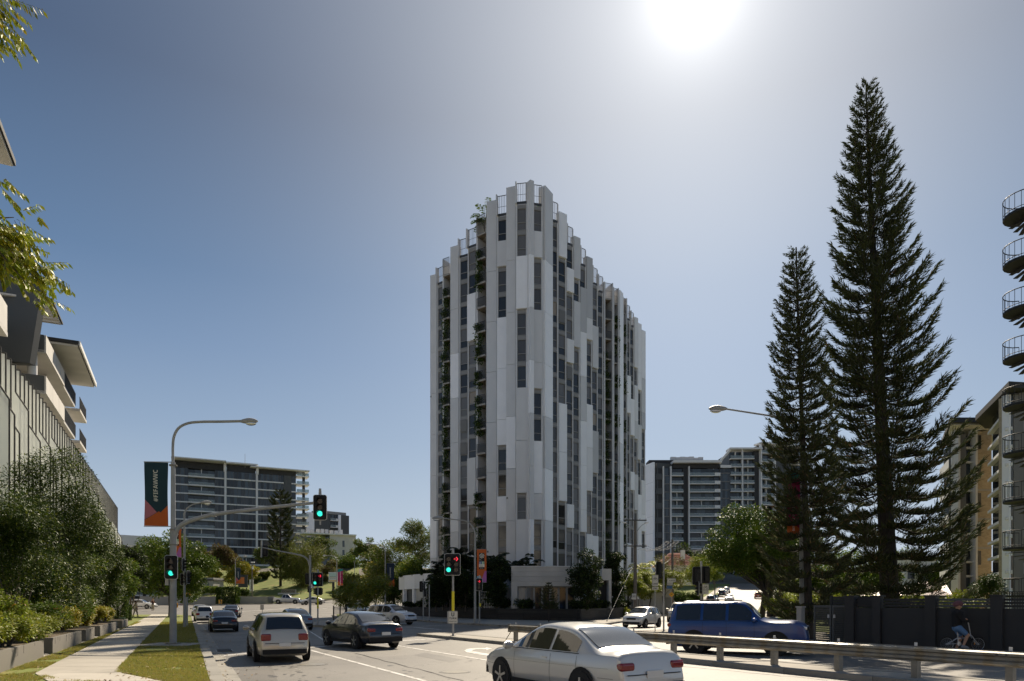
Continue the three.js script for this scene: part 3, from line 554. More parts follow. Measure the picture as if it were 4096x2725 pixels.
  { const b2 = new B(), d = 68.5, xa = X(1925, d), xb = X(1972, d), ya = 1.0, yb = Y(2368, d), nx = 7, ny = 6; for (let i = 0; i <= nx; i++) b2.box(lerp(xa, xb, i / nx), (ya + yb) / 2, -d, 0.06, yb - ya, 0.12); for (let j = 0; j <= ny; j++) b2.box((xa + xb) / 2, lerp(ya, yb, j / ny), -d, xb - xa, 0.06, 0.11); mesh('grid', b2, M.white, scr); }
}

// ---------- plants ----------
const ORD = ['first', 'second', 'third', 'fourth', 'fifth', 'sixth', 'seventh', 'eighth', 'ninth', 'tenth', 'eleventh', 'twelfth', 'thirteenth', 'fourteenth', 'fifteenth', 'sixteenth', 'seventeenth', 'eighteenth', 'nineteenth'];
class Leaves {
  constructor(cap) { this.cap = cap; this.k = 0; this.p = new Float32Array(cap * 12); this.n = new Float32Array(cap * 12); this.c = new Float32Array(cap * 12); }
  add(px, py, pz, dx, dy, dz, len, wid, r, g, b, up = 0.4) {
    if (this.k >= this.cap) return; let o = this.k * 12; this.k++;
    let l = Math.hypot(dx, dy, dz) || 1; dx /= l; dy /= l; dz /= l;
    // side vector: random roll about the leaf's own axis, biased to lie flat
    let ax = rr(-1, 1), ay = rr(-1, 1) + up * 2, az = rr(-1, 1);
    let sx = dy * az - dz * ay, sy = dz * ax - dx * az, sz = dx * ay - dy * ax; l = Math.hypot(sx, sy, sz) || 1; sx /= l; sy /= l; sz /= l;
    const nx = sy * dz - sz * dy, ny = sz * dx - sx * dz, nz = sx * dy - sy * dx, h = len * 0.5, w = wid * 0.5, P = this.p, f = len * 0.06;
    const v = [[0, 0, 0], [h, w, f], [len, 0, 0], [h, -w, f]];
    for (let i = 0; i < 4; i++) {
      const [a, s, q] = v[i];
      P[o] = px + dx * a + sx * s + nx * q; P[o + 1] = py + dy * a + sy * s + ny * q; P[o + 2] = pz + dz * a + sz * s + nz * q;
      this.n[o] = nx; this.n[o + 1] = ny; this.n[o + 2] = nz; this.c[o] = r; this.c[o + 1] = g; this.c[o + 2] = b; o += 3;
    }
  }
  geo() {
    const n = this.k, g = new THREE.BufferGeometry(), idx = new Uint32Array(n * 6);
    for (let i = 0; i < n; i++) idx.set([i * 4, i * 4 + 1, i * 4 + 2, i * 4, i * 4 + 2, i * 4 + 3], i * 6);
    g.setAttribute('position', new THREE.BufferAttribute(this.p.slice(0, n * 12), 3)); g.setAttribute('normal', new THREE.BufferAttribute(this.n.slice(0, n * 12), 3)); g.setAttribute('color', new THREE.BufferAttribute(this.c.slice(0, n * 12), 3));
    g.setIndex(new THREE.BufferAttribute(idx, 1)); return g;
  }
}
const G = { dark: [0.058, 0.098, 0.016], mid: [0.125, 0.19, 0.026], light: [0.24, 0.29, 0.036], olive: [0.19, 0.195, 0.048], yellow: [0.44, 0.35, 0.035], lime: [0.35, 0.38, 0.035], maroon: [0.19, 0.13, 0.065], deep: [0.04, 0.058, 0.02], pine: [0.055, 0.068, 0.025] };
const tint = (c, v = 0.35, alt, pa = 0) => { const k = 1 + rr(-v, v); const s = alt && rnd() < pa ? alt : c; return [s[0] * k * rr(0.85, 1.15), s[1] * k, s[2] * k * rr(0.8, 1.2)]; };
const ball = () => { let x, y, z, l; do { x = rr(-1, 1); y = rr(-1, 1); z = rr(-1, 1); l = x * x + y * y + z * z; } while (l > 1 || l < 1e-4); l = Math.sqrt(l); return [x / l, y / l, z / l]; };
function clumpLeaves(L, cx, cy, cz, R, n, o) {           // leaves spread through a rough ball, pointing outwards
  const sq = o.squash ?? 0.75;
  for (let i = 0; i < n; i++) {
    const [x, y, z] = ball(), r = R * Math.pow(rnd(), 0.45) * (0.8 + 0.35 * noise((x + 2) * 2, (y + z + 4) * 2, 97, 3));
    const c = tint(o.color, 0.35, o.alt, o.altShare ?? 0), l = o.leaf * rr(0.6, 1.25);
    L.add(cx + x * r, cy + y * r * sq, cz + z * r, x + rr(-0.7, 0.7), y * 0.6 - (o.droop ?? 0.15) + rr(-0.6, 0.6), z + rr(-0.7, 0.7), l, l * (o.wid ?? 0.45), ...c, o.up ?? 0.4);
  }
}
function branchTube(b, a, c, r0, r1, bend = 0.12, seg = 6) {
  const l = a.distanceTo(c), j = V(rr(-1, 1), rr(-0.3, 0.6), rr(-1, 1)).multiplyScalar(l * bend);
  const pts = arc((t) => V().lerpVectors(a, c, t).addScaledVector(j, Math.sin(t * Math.PI)), 5); b.tube(pts, pts.map((_, i) => lerp(r0, r1, i / 5)), seg, false); return pts;
}
// a broadleaf tree: tapered trunk, forking limbs, crown of leaf clumps
function tree(o) {
  reseed(o.seed ?? Math.round(o.pos[0] * 100 + o.pos[2] * 37 + 999));
  const [x, y, z] = o.pos, [rx, ry, rz] = o.r, t = thing(o.name, o.label, o.cat ?? 'tree', [x, y, z], 0, o.group);
  const cx = o.cx ?? 0, cy = o.cy, tr = o.trunk ?? 0.2, fork = V(cx * 0.5, Math.max(0.5, (cy - ry) * (o.forkAt ?? 0.9)), 0);
  const tb = new B(), stems = o.stems ?? 1;
  const forks = [];
  for (let s = 0; s < stems; s++) { const f = fork.clone().add(V(stems > 1 ? rr(-0.35, 0.35) * rx : 0, rr(-0.2, 0.2), stems > 1 ? rr(-0.3, 0.3) * rz : 0)); branchTube(tb, V((s - (stems - 1) / 2) * tr * 1.5, -0.2, 0), f, tr / Math.sqrt(stems), tr * 0.72 / Math.sqrt(stems), 0.06, 9); forks.push(f); }
  mesh('trunk', tb, M.bark[o.bark ?? 0], t);
  const lb = new B(), L = new Leaves(o.n), nc = o.clumps ?? 26, cl = [];
  for (let i = 0; i < nc; i++) {
    const [dx, dy, dz] = ball(), q = i < nc * 0.25 ? rr(0.1, 0.5) : rr(0.62, 0.92);
    let yy = dy * ry * q; if (o.flat && dy < 0) yy *= o.flat;
    cl.push([cx + dx * rx * q, cy + yy, dz * rz * q, Math.min(rx, ry) * (o.clump ?? 0.36) * rr(0.7, 1.3)]);
  }
  cl.forEach((c, i) => { if (i % 2 === 0 || nc < 14) { const f = forks[i % forks.length]; branchTube(lb, f, V(c[0], c[1] - c[3] * 0.3, c[2]), tr * 0.42 / Math.sqrt(stems), tr * 0.08, 0.14, 5); } });
  mesh('limbs', lb, M.bark[o.bark ?? 0], t);
  const tot = cl.reduce((s, c) => s + c[3] ** 2, 0);
  for (const c of cl) clumpLeaves(L, c[0], c[1], c[2], c[3], Math.floor(o.n * c[3] ** 2 / tot), o);
  mesh('crown', L.geo(), o.mat ?? M.leaf, t); return t;
}
function shrub(o) {
  reseed(o.seed ?? Math.round(o.pos[0] * 131 + o.pos[2] * 53 + 77));
  const t = thing(o.name, o.label, o.cat ?? 'shrub', o.pos, 0, o.group), L = new Leaves(o.n), sb = new B(), [rx, ry, rz] = o.r, nc = o.clumps ?? 9;
  for (let i = 0; i < nc; i++) {
    const [dx, dy, dz] = ball(), q = rr(0.2, 0.75), c = [dx * rx * q, ry * (0.95 + dy * 0.65 * q), dz * rz * q], R = Math.min(rx, ry, rz) * rr(0.42, 0.62);
    clumpLeaves(L, c[0], Math.max(R * 0.6, c[1]), c[2], R, Math.floor(o.n / nc), { squash: 0.85, ...o });
    branchTube(sb, V(dx * rx * 0.15, -0.1, dz * rz * 0.15), V(c[0], c[1], c[2]), 0.03, 0.012, 0.1, 4);
  }
  mesh('stems', sb, M.bark[0], t); mesh('foliage', L.geo(), o.mat ?? M.leaf, t); return t;
}
function hedge(name, label, cat, group, [x, y, z], [w, h, d], ry, n, o) {   // clipped hedge: leaves on and just under its faces
  reseed(Math.round(x * 71 + z * 13 + 5));
  const t = thing(name, label, cat, [x, y, z], ry, group), L = new Leaves(n), sb = new B();
  for (let i = 0; i < n; i++) {
    let a = rr(-0.5, 0.5) * w, b = rr(0, 1) * h, c = rr(-0.5, 0.5) * d; const f = rnd() * (2 * w * h + 2 * d * h + w * d), e = Math.pow(rnd(), 2) * 0.22; let dir = [0, 0, 0];
    if (f < w * h) { c = d / 2 - e; dir = [0, 0.2, 1]; } else if (f < 2 * w * h) { c = -d / 2 + e; dir = [0, 0.2, -1]; } else if (f < 2 * w * h + d * h) { a = w / 2 - e; dir = [1, 0.2, 0]; } else if (f < 2 * w * h + 2 * d * h) { a = -w / 2 + e; dir = [-1, 0.2, 0]; } else { b = h - e; dir = [0, 1, 0]; }
    const wob = 0.1 * (noise(a * 2 + 60, b * 2 + c * 2 + 60, 211, 5) - 0.5) * Math.min(2, h), l = o.leaf * rr(0.7, 1.3);
    L.add(a + dir[0] * wob, b + dir[1] * wob, c + dir[2] * wob, dir[0] + rr(-0.9, 0.9), dir[1] + rr(-0.9, 0.9), dir[2] + rr(-0.9, 0.9), l, l * 0.5, ...tint(o.color, 0.35, o.alt, o.altShare ?? 0), 0.1);
  }
  for (let i = 0; i < 12; i++) sb.tube([V(rr(-0.4, 0.4) * w, -0.1, rr(-0.3, 0.3) * d), V(rr(-0.45, 0.45) * w, h * 0.8, rr(-0.35, 0.35) * d)], [0.04, 0.02], 4, false);
  mesh('stems', sb, M.bark[1], t); mesh('foliage', L.geo(), o.mat ?? M.leaf, t); return t;
}
// conifer with whorls of upswept rope-like branches (Norfolk pine habit)
function pine(o) {
  reseed(o.seed);
  const t = thing(o.name, o.label, 'tree', o.pos, 0, o.group), tb = new B(), top = V(o.lean, o.height, 0);
  const axis = (s) => V(o.lean * Math.pow(s, 0.8), s * o.height, Math.sin(s * 5) * 0.1);
  const tp = arc((s) => axis(s).add(V(0, s ? 0 : -0.3, 0)), 18); tb.tube(tp, tp.map((_, i) => lerp(o.trunk, 0.03, Math.pow(i / 18, 0.85))), 10, false);
  mesh('trunk', tb, M.bark[1], t);
  const lb = new B(), L = new Leaves(o.n); let s = o.from;
  const whorls = []; while (s < 0.985) { whorls.push(s); s += lerp(o.step, o.step * 0.62, s) * rr(0.75, 1.25) / o.height; }
  const reach = (q) => o.profile(q);
  whorls.forEach((q, wi) => {
    const nb = o.per + (wi % 2), a0 = wi * 2.4 + rr(0, 1), R = reach(q);
    for (let k = 0; k < nb; k++) {
      const a = a0 + k / nb * 2 * Math.PI + rr(-0.25, 0.25), len = R * rr(0.78, 1.1), c = axis(q), ca = Math.cos(a), sa = Math.sin(a), droop = lerp(-0.16, 0.36, Math.pow(q, 1.0)) * (o.rise ?? 1) + rr(-0.1, 0.1);
      const at = (u) => V(c.x + ca * len * u, c.y + len * (droop * u - 0.14 * Math.sin(u * Math.PI) + 0.3 * Math.pow(u, 3.4)), c.z + sa * len * u);
      const pts = arc(at, 6); if (len > 0.7) lb.tube(pts, pts.map((_, i) => lerp(0.025 + len * 0.008, 0.012, i / 6)), 4, false);
      const m = Math.ceil(len * o.density);
      for (let i = 0; i < m; i++) {
        const u = Math.pow(lerp(o.bare ?? 0.12, 1, rnd()), 0.8), p = at(u), side = rnd() < 0.5 ? -1 : 1, w = o.tuft * rr(0.6, 1.25) * Math.min(1, 0.35 + len * 0.3) * (1 - 0.25 * u);
        // branchlets fan out sideways and sweep up towards the tip
        const sp = rr(0.05, 0.75), fw = rr(0.3, 0.95), dx = -sa * side * sp + ca * fw, dz = ca * side * sp + sa * fw, dy = rr(0.2, 1.05) * (o.lift ?? 1) - 0.1;
        const sw = side * rnd() * rnd() * 0.3 * len * (1 - u * 0.7); L.add(p.x - sa * sw + rr(-0.05, 0.05), p.y + rr(-0.04, 0.03), p.z + ca * sw + rr(-0.05, 0.05), dx, dy, dz, w, o.blade * rr(0.8, 1.3), ...tint(G.pine, 0.35, [0.16, 0.1, 0.05], q < 0.4 ? 0.05 : 0.01), 0);
      }
    }
  });
  mesh('branches', lb, M.bark[1], t); mesh('crown', L.geo(), M.needle, t); return t;
}
// palm / bird-of-paradise: arching fronds with leaflets
function palm(o) {
  reseed(o.seed); const t = thing(o.name, o.label, o.cat ?? 'palm', o.pos, 0, o.group), tb = new B(), L = new Leaves(o.fronds * o.leaflets * 2 + 10), st = new B();
  const stems = o.stems ?? 1;
  for (let s = 0; s < stems; s++) {
    const bx0 = V(rr(-0.3, 0.3) * (stems - 1) * 0.5, -0.1, rr(-0.3, 0.3) * (stems - 1) * 0.5), tp = V(bx0.x * 2, o.stem * rr(0.75, 1), bx0.z * 2);
    branchTube(tb, bx0, tp, o.trunk, o.trunk * 0.7, 0.04, 7);
    const nf = Math.round(o.fronds / stems);
    for (let k = 0; k < nf; k++) {
      const a = k / nf * 6.28 + rr(-0.3, 0.3), len = o.frond * rr(0.75, 1.1), up = rr(0.25, 1.25) * (o.up ?? 1), ca = Math.cos(a), sa = Math.sin(a);
      const at = (u) => V(tp.x + ca * len * u * 0.8, tp.y + len * (up * u - (0.55 + 0.35 * up) * u * u), tp.z + sa * len * u * 0.8);
      const pts = arc(at, 6); st.tube(pts, pts.map((_, i) => lerp(0.03, 0.006, i / 6)), 4, false);
      for (let i = 0; i < o.leaflets; i++) {
        const u = lerp(o.bare ?? 0.25, 1, i / o.leaflets), p = at(u), w = o.leaflet * Math.sin(lerp(0.35, 0.95, i / o.leaflets) * Math.PI) + 0.08;
        for (const side of [-1, 1]) L.add(p.x, p.y, p.z, -sa * side + ca * 0.5, -0.25 + rr(-0.25, 0.15), ca * side + sa * 0.5, w, o.wide ?? 0.07, ...tint(o.color, 0.25), 0.8);
      }
    }
  }
  mesh('trunk', tb, M.bark[o.bark ?? 2], t); mesh('frond_stalks', st, M.leafStalk ??= std({ color: rgb(0.09, 0.12, 0.03), roughness: 0.7 }), t); mesh('fronds', L.geo(), o.mat ?? M.leafGloss, t); return t;
}
const at = (px, D, y) => [X(px, D), y ?? 0.13, -D];
const onH = (px, D, e = 0) => [X(px, D), H(X(px, D), D) + e, -D];

// ---- the two tall conifers behind the charcoal fence ----
pine({ name: 'norfolk_pine', label: 'very tall dark conifer with a leaning trunk behind the charcoal fence', pos: at(3570, 36), height: 29.3, lean: -1.35, trunk: 0.52, seed: 3, from: 0.065, step: 0.84, per: 7, n: 250000, density: 96, tuft: 0.5, blade: 0.045, bare: 0.14, rise: 1,
  profile: (q) => 4.75 * Math.pow(1 - q, 0.82) * (q < 0.16 ? 0.62 + q * 2.4 : 1) + 0.28 });
pine({ name: 'norfolk_pine', label: 'slimmer and shorter dark conifer beside the very tall leaning one', pos: at(3240, 31.6), height: 18.2, lean: -0.6, trunk: 0.2, seed: 8, from: 0.07, step: 0.6, per: 7, n: 180000, density: 106, tuft: 0.43, blade: 0.037, bare: 0.15, rise: 1.1,
  profile: (q) => 2.2 * Math.pow(1 - q, 0.6) * (q < 0.2 ? 0.8 + q : 1) + 0.2 });
// ---- broad fig at the corner of the side street ----
tree({ name: 'fig_tree', label: 'broad dark green fig tree with forked trunks on the corner of the climbing street', pos: onH(3078, 75, 0.14), r: [6.6, 4.3, 5.4], cx: -1.0, cy: 8.0, trunk: 0.55, stems: 3, forkAt: 0.75, n: 70000, leaf: 0.27, clumps: 54, clump: 0.38, color: G.mid, alt: G.light, altShare: 0.12, mat: M.leafGloss, bark: 1, flat: 0.8 });
// ---- trees behind the planters on the verge ----
const rowLabel = ['glossy dark evergreen bush tree right behind the first long planter', 'tallest glossy evergreen tree behind the planters below the glass fins', 'glossy evergreen tree behind the fourth planter beyond the tallest one', 'last glossy evergreen of the planter row next to the clipped hedge'];
[[12, 24.5, 1.75, 2.3, 4.1], [205, 34.5, 2.15, 4.3, 5.5], [325, 44.5, 1.8, 3.4, 4.9], [405, 52, 1.5, 2.9, 4.3]].forEach(([px, D, r, ry, cy], i) =>
  tree({ name: 'lilly_pilly_tree', label: rowLabel[i], pos: at(px, D), r: [r, ry, r], cy, trunk: 0.12, stems: 3, forkAt: 0.6, n: [32000, 52000, 34000, 22000][i], leaf: [0.12, 0.13, 0.16, 0.18][i], wid: 0.42, clumps: 38, clump: 0.46, color: G.dark, alt: G.light, altShare: 0.16, mat: M.leafGloss, squash: 0.95, up: 0.9 }));
tree({ name: 'lilly_pilly_tree', label: 'low dense evergreen filling the gap between the first two planter trees', pos: at(90, 30), r: [1.7, 1.9, 1.6], cy: 2.6, trunk: 0.09, stems: 2, n: 17000, leaf: 0.13, clumps: 20, clump: 0.5, color: G.dark, alt: G.lime, altShare: 0.15, mat: M.leafGloss });
tree({ name: 'lilly_pilly_tree', label: 'low dense evergreen between the tallest planter tree and the fourth planter', pos: at(275, 39.5), r: [1.9, 2.2, 1.8], cy: 2.8, trunk: 0.09, stems: 2, n: 17000, leaf: 0.15, clumps: 22, clump: 0.5, color: G.mid, alt: G.lime, altShare: 0.1, mat: M.leafGloss });
tree({ name: 'dark_tree', label: 'narrow dark tree between the clipped hedge and the round street tree', pos: at(520, 68), r: [1.6, 3.4, 1.6], cy: 4.2, trunk: 0.14, n: 12000, leaf: 0.24, clumps: 18, clump: 0.55, color: G.deep, alt: G.mid, altShare: 0.2 });
tree({ name: 'dark_tree', label: 'second narrow dark tree close behind the clipped hedge', pos: at(470, 62), r: [1.5, 2.6, 1.4], cy: 4.4, trunk: 0.12, n: 9000, leaf: 0.22, clumps: 16, clump: 0.55, color: G.mid, alt: G.light, altShare: 0.2 });
hedge('clipped_hedge', 'square clipped dark hedge beside the footpath', 'hedge', null, at(466, 58), [1.55, 2.0, 2.2], 0.45, 9000, { leaf: 0.12, color: G.dark, alt: G.light, altShare: 0.1 });
hedge('clipped_hedge', 'smaller clipped hedge leaning against the square one', 'hedge', null, at(507, 62), [0.6, 1.35, 1.4], 0.45, 3000, { leaf: 0.12, color: G.dark });
// ---- round street tree over the footpath ----
tree({ name: 'street_tree', label: 'wide round glossy street tree on the verge with the sloping low trunk', pos: at(683, 79), r: [4.9, 3.7, 4.4], cx: -0.1, cy: 5.8, trunk: 0.3, forkAt: 1.1, n: 32000, leaf: 0.3, clumps: 36, clump: 0.38, color: G.mid, alt: G.light, altShare: 0.15, mat: M.leafGloss, bark: 1 });
// ---- yellow-green shrubs spilling over the planters ----
[[-30, 16.5, 'at the near end of the first planter'], [60, 19.2, 'in the middle of the first long planter'], [128, 21.2, 'at the far end of the first long planter'], [175, 24.8, 'at the near end of the second planter'], [232, 27.2, 'over the joint of the second planter'], [280, 29.2, 'behind the gap after the second planter'], [322, 31.6, 'in the short third planter'], [368, 35.4, 'at the near end of the fourth planter'], [402, 38.4, 'in the middle of the fourth planter'], [428, 41.2, 'at the far end of the fourth planter']].forEach(([px, D, w], i) =>
  shrub({ name: 'planter_shrub', label: 'yellow green leafy shrub ' + w, pos: [X(px, D) - 0.5, 0.56, -D - 0.1], mat: M.leafThin, up: 1.3, droop: 0.3, r: [1.0, 0.62, 1.05], n: i < 4 ? 7000 : 4800, leaf: i < 4 ? 0.1 : 0.12, wid: 0.5, clumps: 16, color: G.lime, alt: i > 4 ? [0.42, 0.32, 0.03] : G.light, altShare: 0.45 }));
shrub({ name: 'croton_shrub', label: 'taller bush with a few orange leaves behind the first planter', pos: at(-20, 21, 0.5), r: [1.1, 1.1, 1.0], n: 9000, leaf: 0.11, clumps: 16, color: G.light, alt: [0.3, 0.12, 0.02], altShare: 0.03 });
shrub({ name: 'croton_shrub', label: 'dark bush with red tipped leaves behind the second planter', pos: at(165, 27.5, 0.5), r: [1.3, 0.85, 0.9], n: 7000, leaf: 0.11, clumps: 16, color: G.mid, alt: [0.26, 0.1, 0.03], altShare: 0.04 });
shrub({ name: 'croton_shrub', label: 'dark bush with red tipped leaves behind the third planter', pos: at(290, 34, 0.5), r: [1.3, 0.8, 1.1], n: 7000, leaf: 0.12, clumps: 16, color: G.mid, alt: [0.26, 0.1, 0.03], altShare: 0.05 });
// ---- branch reaching in from a tree standing beside the camera ----
{
  reseed(77);
  const t = thing('overhanging_tree', 'overhanging tree with sprays of small shiny leaflets against the sky', 'tree', [-10.78, 0.13, -9]), tb = new B(), lb = new B(), L = new Leaves(14000);
  branchTube(tb, V(0, -0.2, 0), V(0.2, 5.2, -0.3), 0.2, 0.14, 0.04, 9); mesh('trunk', tb, M.bark[0], t);
  const spray = (from, tips, len, n) => tips.forEach((tip) => {
    const pts = branchTube(lb, from, tip, 0.03, 0.006, 0.08, 5);
    for (let k = 0; k < n; k++) {
      const p = pts[Math.min(5, 2 + Math.floor(rnd() * 4))].clone().add(V(rr(-0.25, 0.25), rr(-0.2, 0.2), rr(-0.35, 0.35)));
      const d = V(rr(0.2, 1), rr(-1.1, 0.1), rr(-0.6, 0.6)).normalize(), m = 7 + Math.floor(rnd() * 6), w = rr(0.32, 0.5);
      lb.tube([p, p.clone().addScaledVector(d, w)], [0.004, 0.002], 3, false);
      for (let i = 1; i <= m; i++) for (const s of [-1, 1]) { const q = p.clone().addScaledVector(d, w * i / m); L.add(q.x, q.y, q.z, s * rr(0.2, 0.7) * d.z + d.x * 0.35, -0.55 + d.y * 0.4, -s * d.x * 0.8 + rr(-0.2, 0.2), rr(0.09, 0.13), rr(0.036, 0.05), ...tint(G.lime, 0.35, [0.4, 0.34, 0.02], 0.15), 0.3); }
    }
  });
  const base = V(0.2, 5.1, -0.3), P = (px, py, D) => V(X(px, D) + 10.6, Y(py, D) - 0.13, -D + 9);
  const mid = P(-60, 880, 10.4); branchTube(lb, base, mid, 0.09, 0.035, 0.1, 6);
  spray(mid, [P(60, 920, 10.4), P(120, 980, 10.6), P(190, 1060, 10.3), P(235, 1150, 10.5), P(150, 1130, 9.9), P(70, 1080, 10.1), P(10, 1040, 10.6), P(100, 870, 10.8), P(30, 980, 9.7), P(-10, 930, 10), P(150, 1010, 10.6), P(200, 1120, 10.2)], 0.5, 15);
  const hi = P(-120, 60, 10.2); branchTube(lb, base, hi, 0.08, 0.03, 0.1, 6);
  spray(hi, [P(40, 30, 10.2), P(90, 90, 10.4), P(10, 120, 10), P(60, -20, 10.5)], 0.5, 8);
  spray(P(-90, 720, 10.3), [P(0, 760, 10.3), P(-10, 690, 10.4)], 0.4, 5);
  mesh('limbs', lb, M.bark[0], t); mesh('crown', L.geo(), M.leafGloss, t);
}
// ---- far side of the crossing ----
tree({ name: 'maroon_tree', label: 'rust tinged round tree below the long apartment block', pos: onH(850, 165), r: [6.6, 3.6, 5], cy: Y(2238, 165) - H(X(850, 165), 165), trunk: 0.3, n: 16000, leaf: 0.5, clumps: 30, clump: 0.42, color: G.maroon, alt: G.olive, altShare: 0.4 });
tree({ name: 'yellow_tree', label: 'flat topped yellow leaved tree beside the small grey building', pos: onH(935, 150), r: [5.6, 3.2, 4.5], cy: Y(2300, 150) - H(X(935, 150), 150), trunk: 0.22, stems: 2, n: 11000, leaf: 0.42, clumps: 24, clump: 0.42, color: G.yellow, alt: G.light, altShare: 0.45, squash: 0.5 });
tree({ name: 'weeping_tree', label: 'tall drooping olive green tree on the grass rise', pos: onH(1208, 166), r: [4.9, 6, 4.6], cy: Y(2262, 166) - H(X(1208, 166), 166), trunk: 0.35, n: 24000, leaf: 0.5, wid: 0.25, droop: 1.2, clumps: 36, clump: 0.42, color: G.olive, alt: G.light, altShare: 0.3, squash: 1.3 });
tree({ name: 'gum_tree', label: 'smaller rounded tree beside the drooping one on the grass rise', pos: onH(1302, 175), r: [3.4, 4, 3.4], cy: Y(2295, 175) - H(X(1302, 175), 175), trunk: 0.25, n: 11000, leaf: 0.45, wid: 0.35, clumps: 22, clump: 0.42, color: G.olive, alt: G.maroon, altShare: 0.25 });
tree({ name: 'gum_tree', label: 'glossy green tree in front of the blank grey end wall', pos: onH(1388, 190), r: [4.4, 4.2, 4], cy: Y(2275, 190) - H(X(1388, 190), 190), trunk: 0.3, n: 12000, leaf: 0.5, clumps: 24, clump: 0.42, color: G.mid, alt: G.light, altShare: 0.3, mat: M.leafGloss });
tree({ name: 'gum_tree', label: 'dull olive shrub tree beyond the young median trees', pos: onH(1400, 165), r: [3, 2.6, 3], cy: Y(2330, 165) - H(X(1400, 165), 165), trunk: 0.2, n: 7000, leaf: 0.45, clumps: 16, clump: 0.5, color: G.olive, alt: G.mid, altShare: 0.4 });
pine({ name: 'hoop_pine', label: 'slender dark conifer standing before the long apartment block', pos: onH(1122, 168), height: 24.5, lean: 0, trunk: 0.35, seed: 21, from: 0.1, step: 1.25, per: 5, n: 26000, density: 34, tuft: 0.85, blade: 0.2, bare: 0.35, rise: 0.4, profile: (q) => 3.1 * (0.55 + 0.45 * Math.sin(Math.pow(q, 0.8) * 3)) * (q > 0.85 ? (1 - q) / 0.15 * 0.8 + 0.3 : 1) });
tree({ name: 'gum_tree', label: 'tall airy gum tree rising beside the tower above the banner', pos: onH(1660, 128), r: [5.6, 4.6, 5], cx: -0.6, cy: 11.4, trunk: 0.35, stems: 2, forkAt: 0.7, n: 15000, leaf: 0.4, wid: 0.35, clumps: 22, clump: 0.36, color: G.olive, alt: G.mid, altShare: 0.4, bark: 2 });
tree({ name: 'gum_tree', label: 'dense lower gum tree next to the dark banner street light', pos: onH(1575, 118), r: [4.4, 4.6, 4], cy: 6.2, trunk: 0.3, n: 16000, leaf: 0.36, wid: 0.4, clumps: 26, clump: 0.42, color: G.olive, alt: G.mid, altShare: 0.5 });
tree({ name: 'gum_tree', label: 'low bushy tree behind the curved garage wall', pos: onH(1655, 104), r: [3.6, 3, 3], cy: 4.6, trunk: 0.2, n: 12000, leaf: 0.3, clumps: 20, clump: 0.46, color: G.mid, alt: G.lime, altShare: 0.25 });
tree({ name: 'dark_tree', label: 'dark leafy tree at the left end of the garage wall', pos: at(1568, 97), r: [1.9, 2.5, 1.9], cy: 2.9, trunk: 0.16, n: 8000, leaf: 0.25, clumps: 18, clump: 0.5, color: G.dark, alt: G.mid, altShare: 0.3 });
tree({ name: 'yellow_tree', label: 'pale yellow tree beside the tin roofed house', pos: onH(1498, 150), r: [3, 2.6, 3], cy: Y(2300, 150) - H(X(1498, 150), 150), trunk: 0.2, n: 6000, leaf: 0.4, clumps: 16, clump: 0.45, color: G.olive, alt: G.yellow, altShare: 0.5 });
[[1383, 73, 1.55, 1.75, 2.7, 'with reddish new tips at the end of the fence rails'], [1462, 68, 1.35, 1.45, 2.5, 'in the middle of the median'], [1506, 64.5, 1.35, 1.6, 2.8, 'with a bare straight stem at the edge of the median']].forEach(([px, D, r, ry, cy, w]) =>
  tree({ name: 'young_tree', label: 'young bright green tree ' + w, pos: at(px, D, 0.1), r: [r, ry, r], cy, trunk: 0.06, forkAt: 1, n: 6500, leaf: 0.2, clumps: 18, clump: 0.42, color: G.light, alt: G.yellow, altShare: 0.12, up: 0.9, mat: M.leafThin }));
shrub({ name: 'wall_bush', label: 'wide clipped bush spilling over the grey wall by the chevron sign', pos: onH(760, 127, 1.2), r: [3.6, 1.6, 1.8], n: 9000, leaf: 0.26, clumps: 20, color: G.mid, alt: G.light, altShare: 0.3 });
shrub({ name: 'wall_bush', label: 'round green bush on top of the grey wall', pos: onH(850, 127, 1.6), r: [2.6, 1.2, 1.6], n: 6000, leaf: 0.26, clumps: 14, color: G.mid, alt: G.light, altShare: 0.3 });
hedge('wall_bush', 'dark creeper covering the middle of the grey wall', 'shrub', null, onH(912, 126, 0.1), [3.4, 3.0, 2.2], 0, 8000, { leaf: 0.24, color: G.dark, alt: G.mid, altShare: 0.3 });
shrub({ name: 'wall_bush', label: 'low dark bush at the curved end of the grey wall', pos: onH(975, 130, 1.4), r: [2.6, 0.9, 1.4], n: 5000, leaf: 0.24, clumps: 12, color: G.dark, alt: G.mid, altShare: 0.2 });
for (const [px, D, r, w] of [[1000, 172, 2.2, 'below the power pole'], [1055, 176, 2.4, 'left of the slender conifer'], [1165, 180, 2.6, 'between the slender conifer and the drooping tree']]) shrub({ name: 'bank_bush', label: 'scrubby bush behind the wire fence ' + w, pos: onH(px, D), r: [r * 1.6, r * 0.5, r], n: 3500, leaf: 0.4, clumps: 10, color: G.olive, alt: G.mid, altShare: 0.4 });
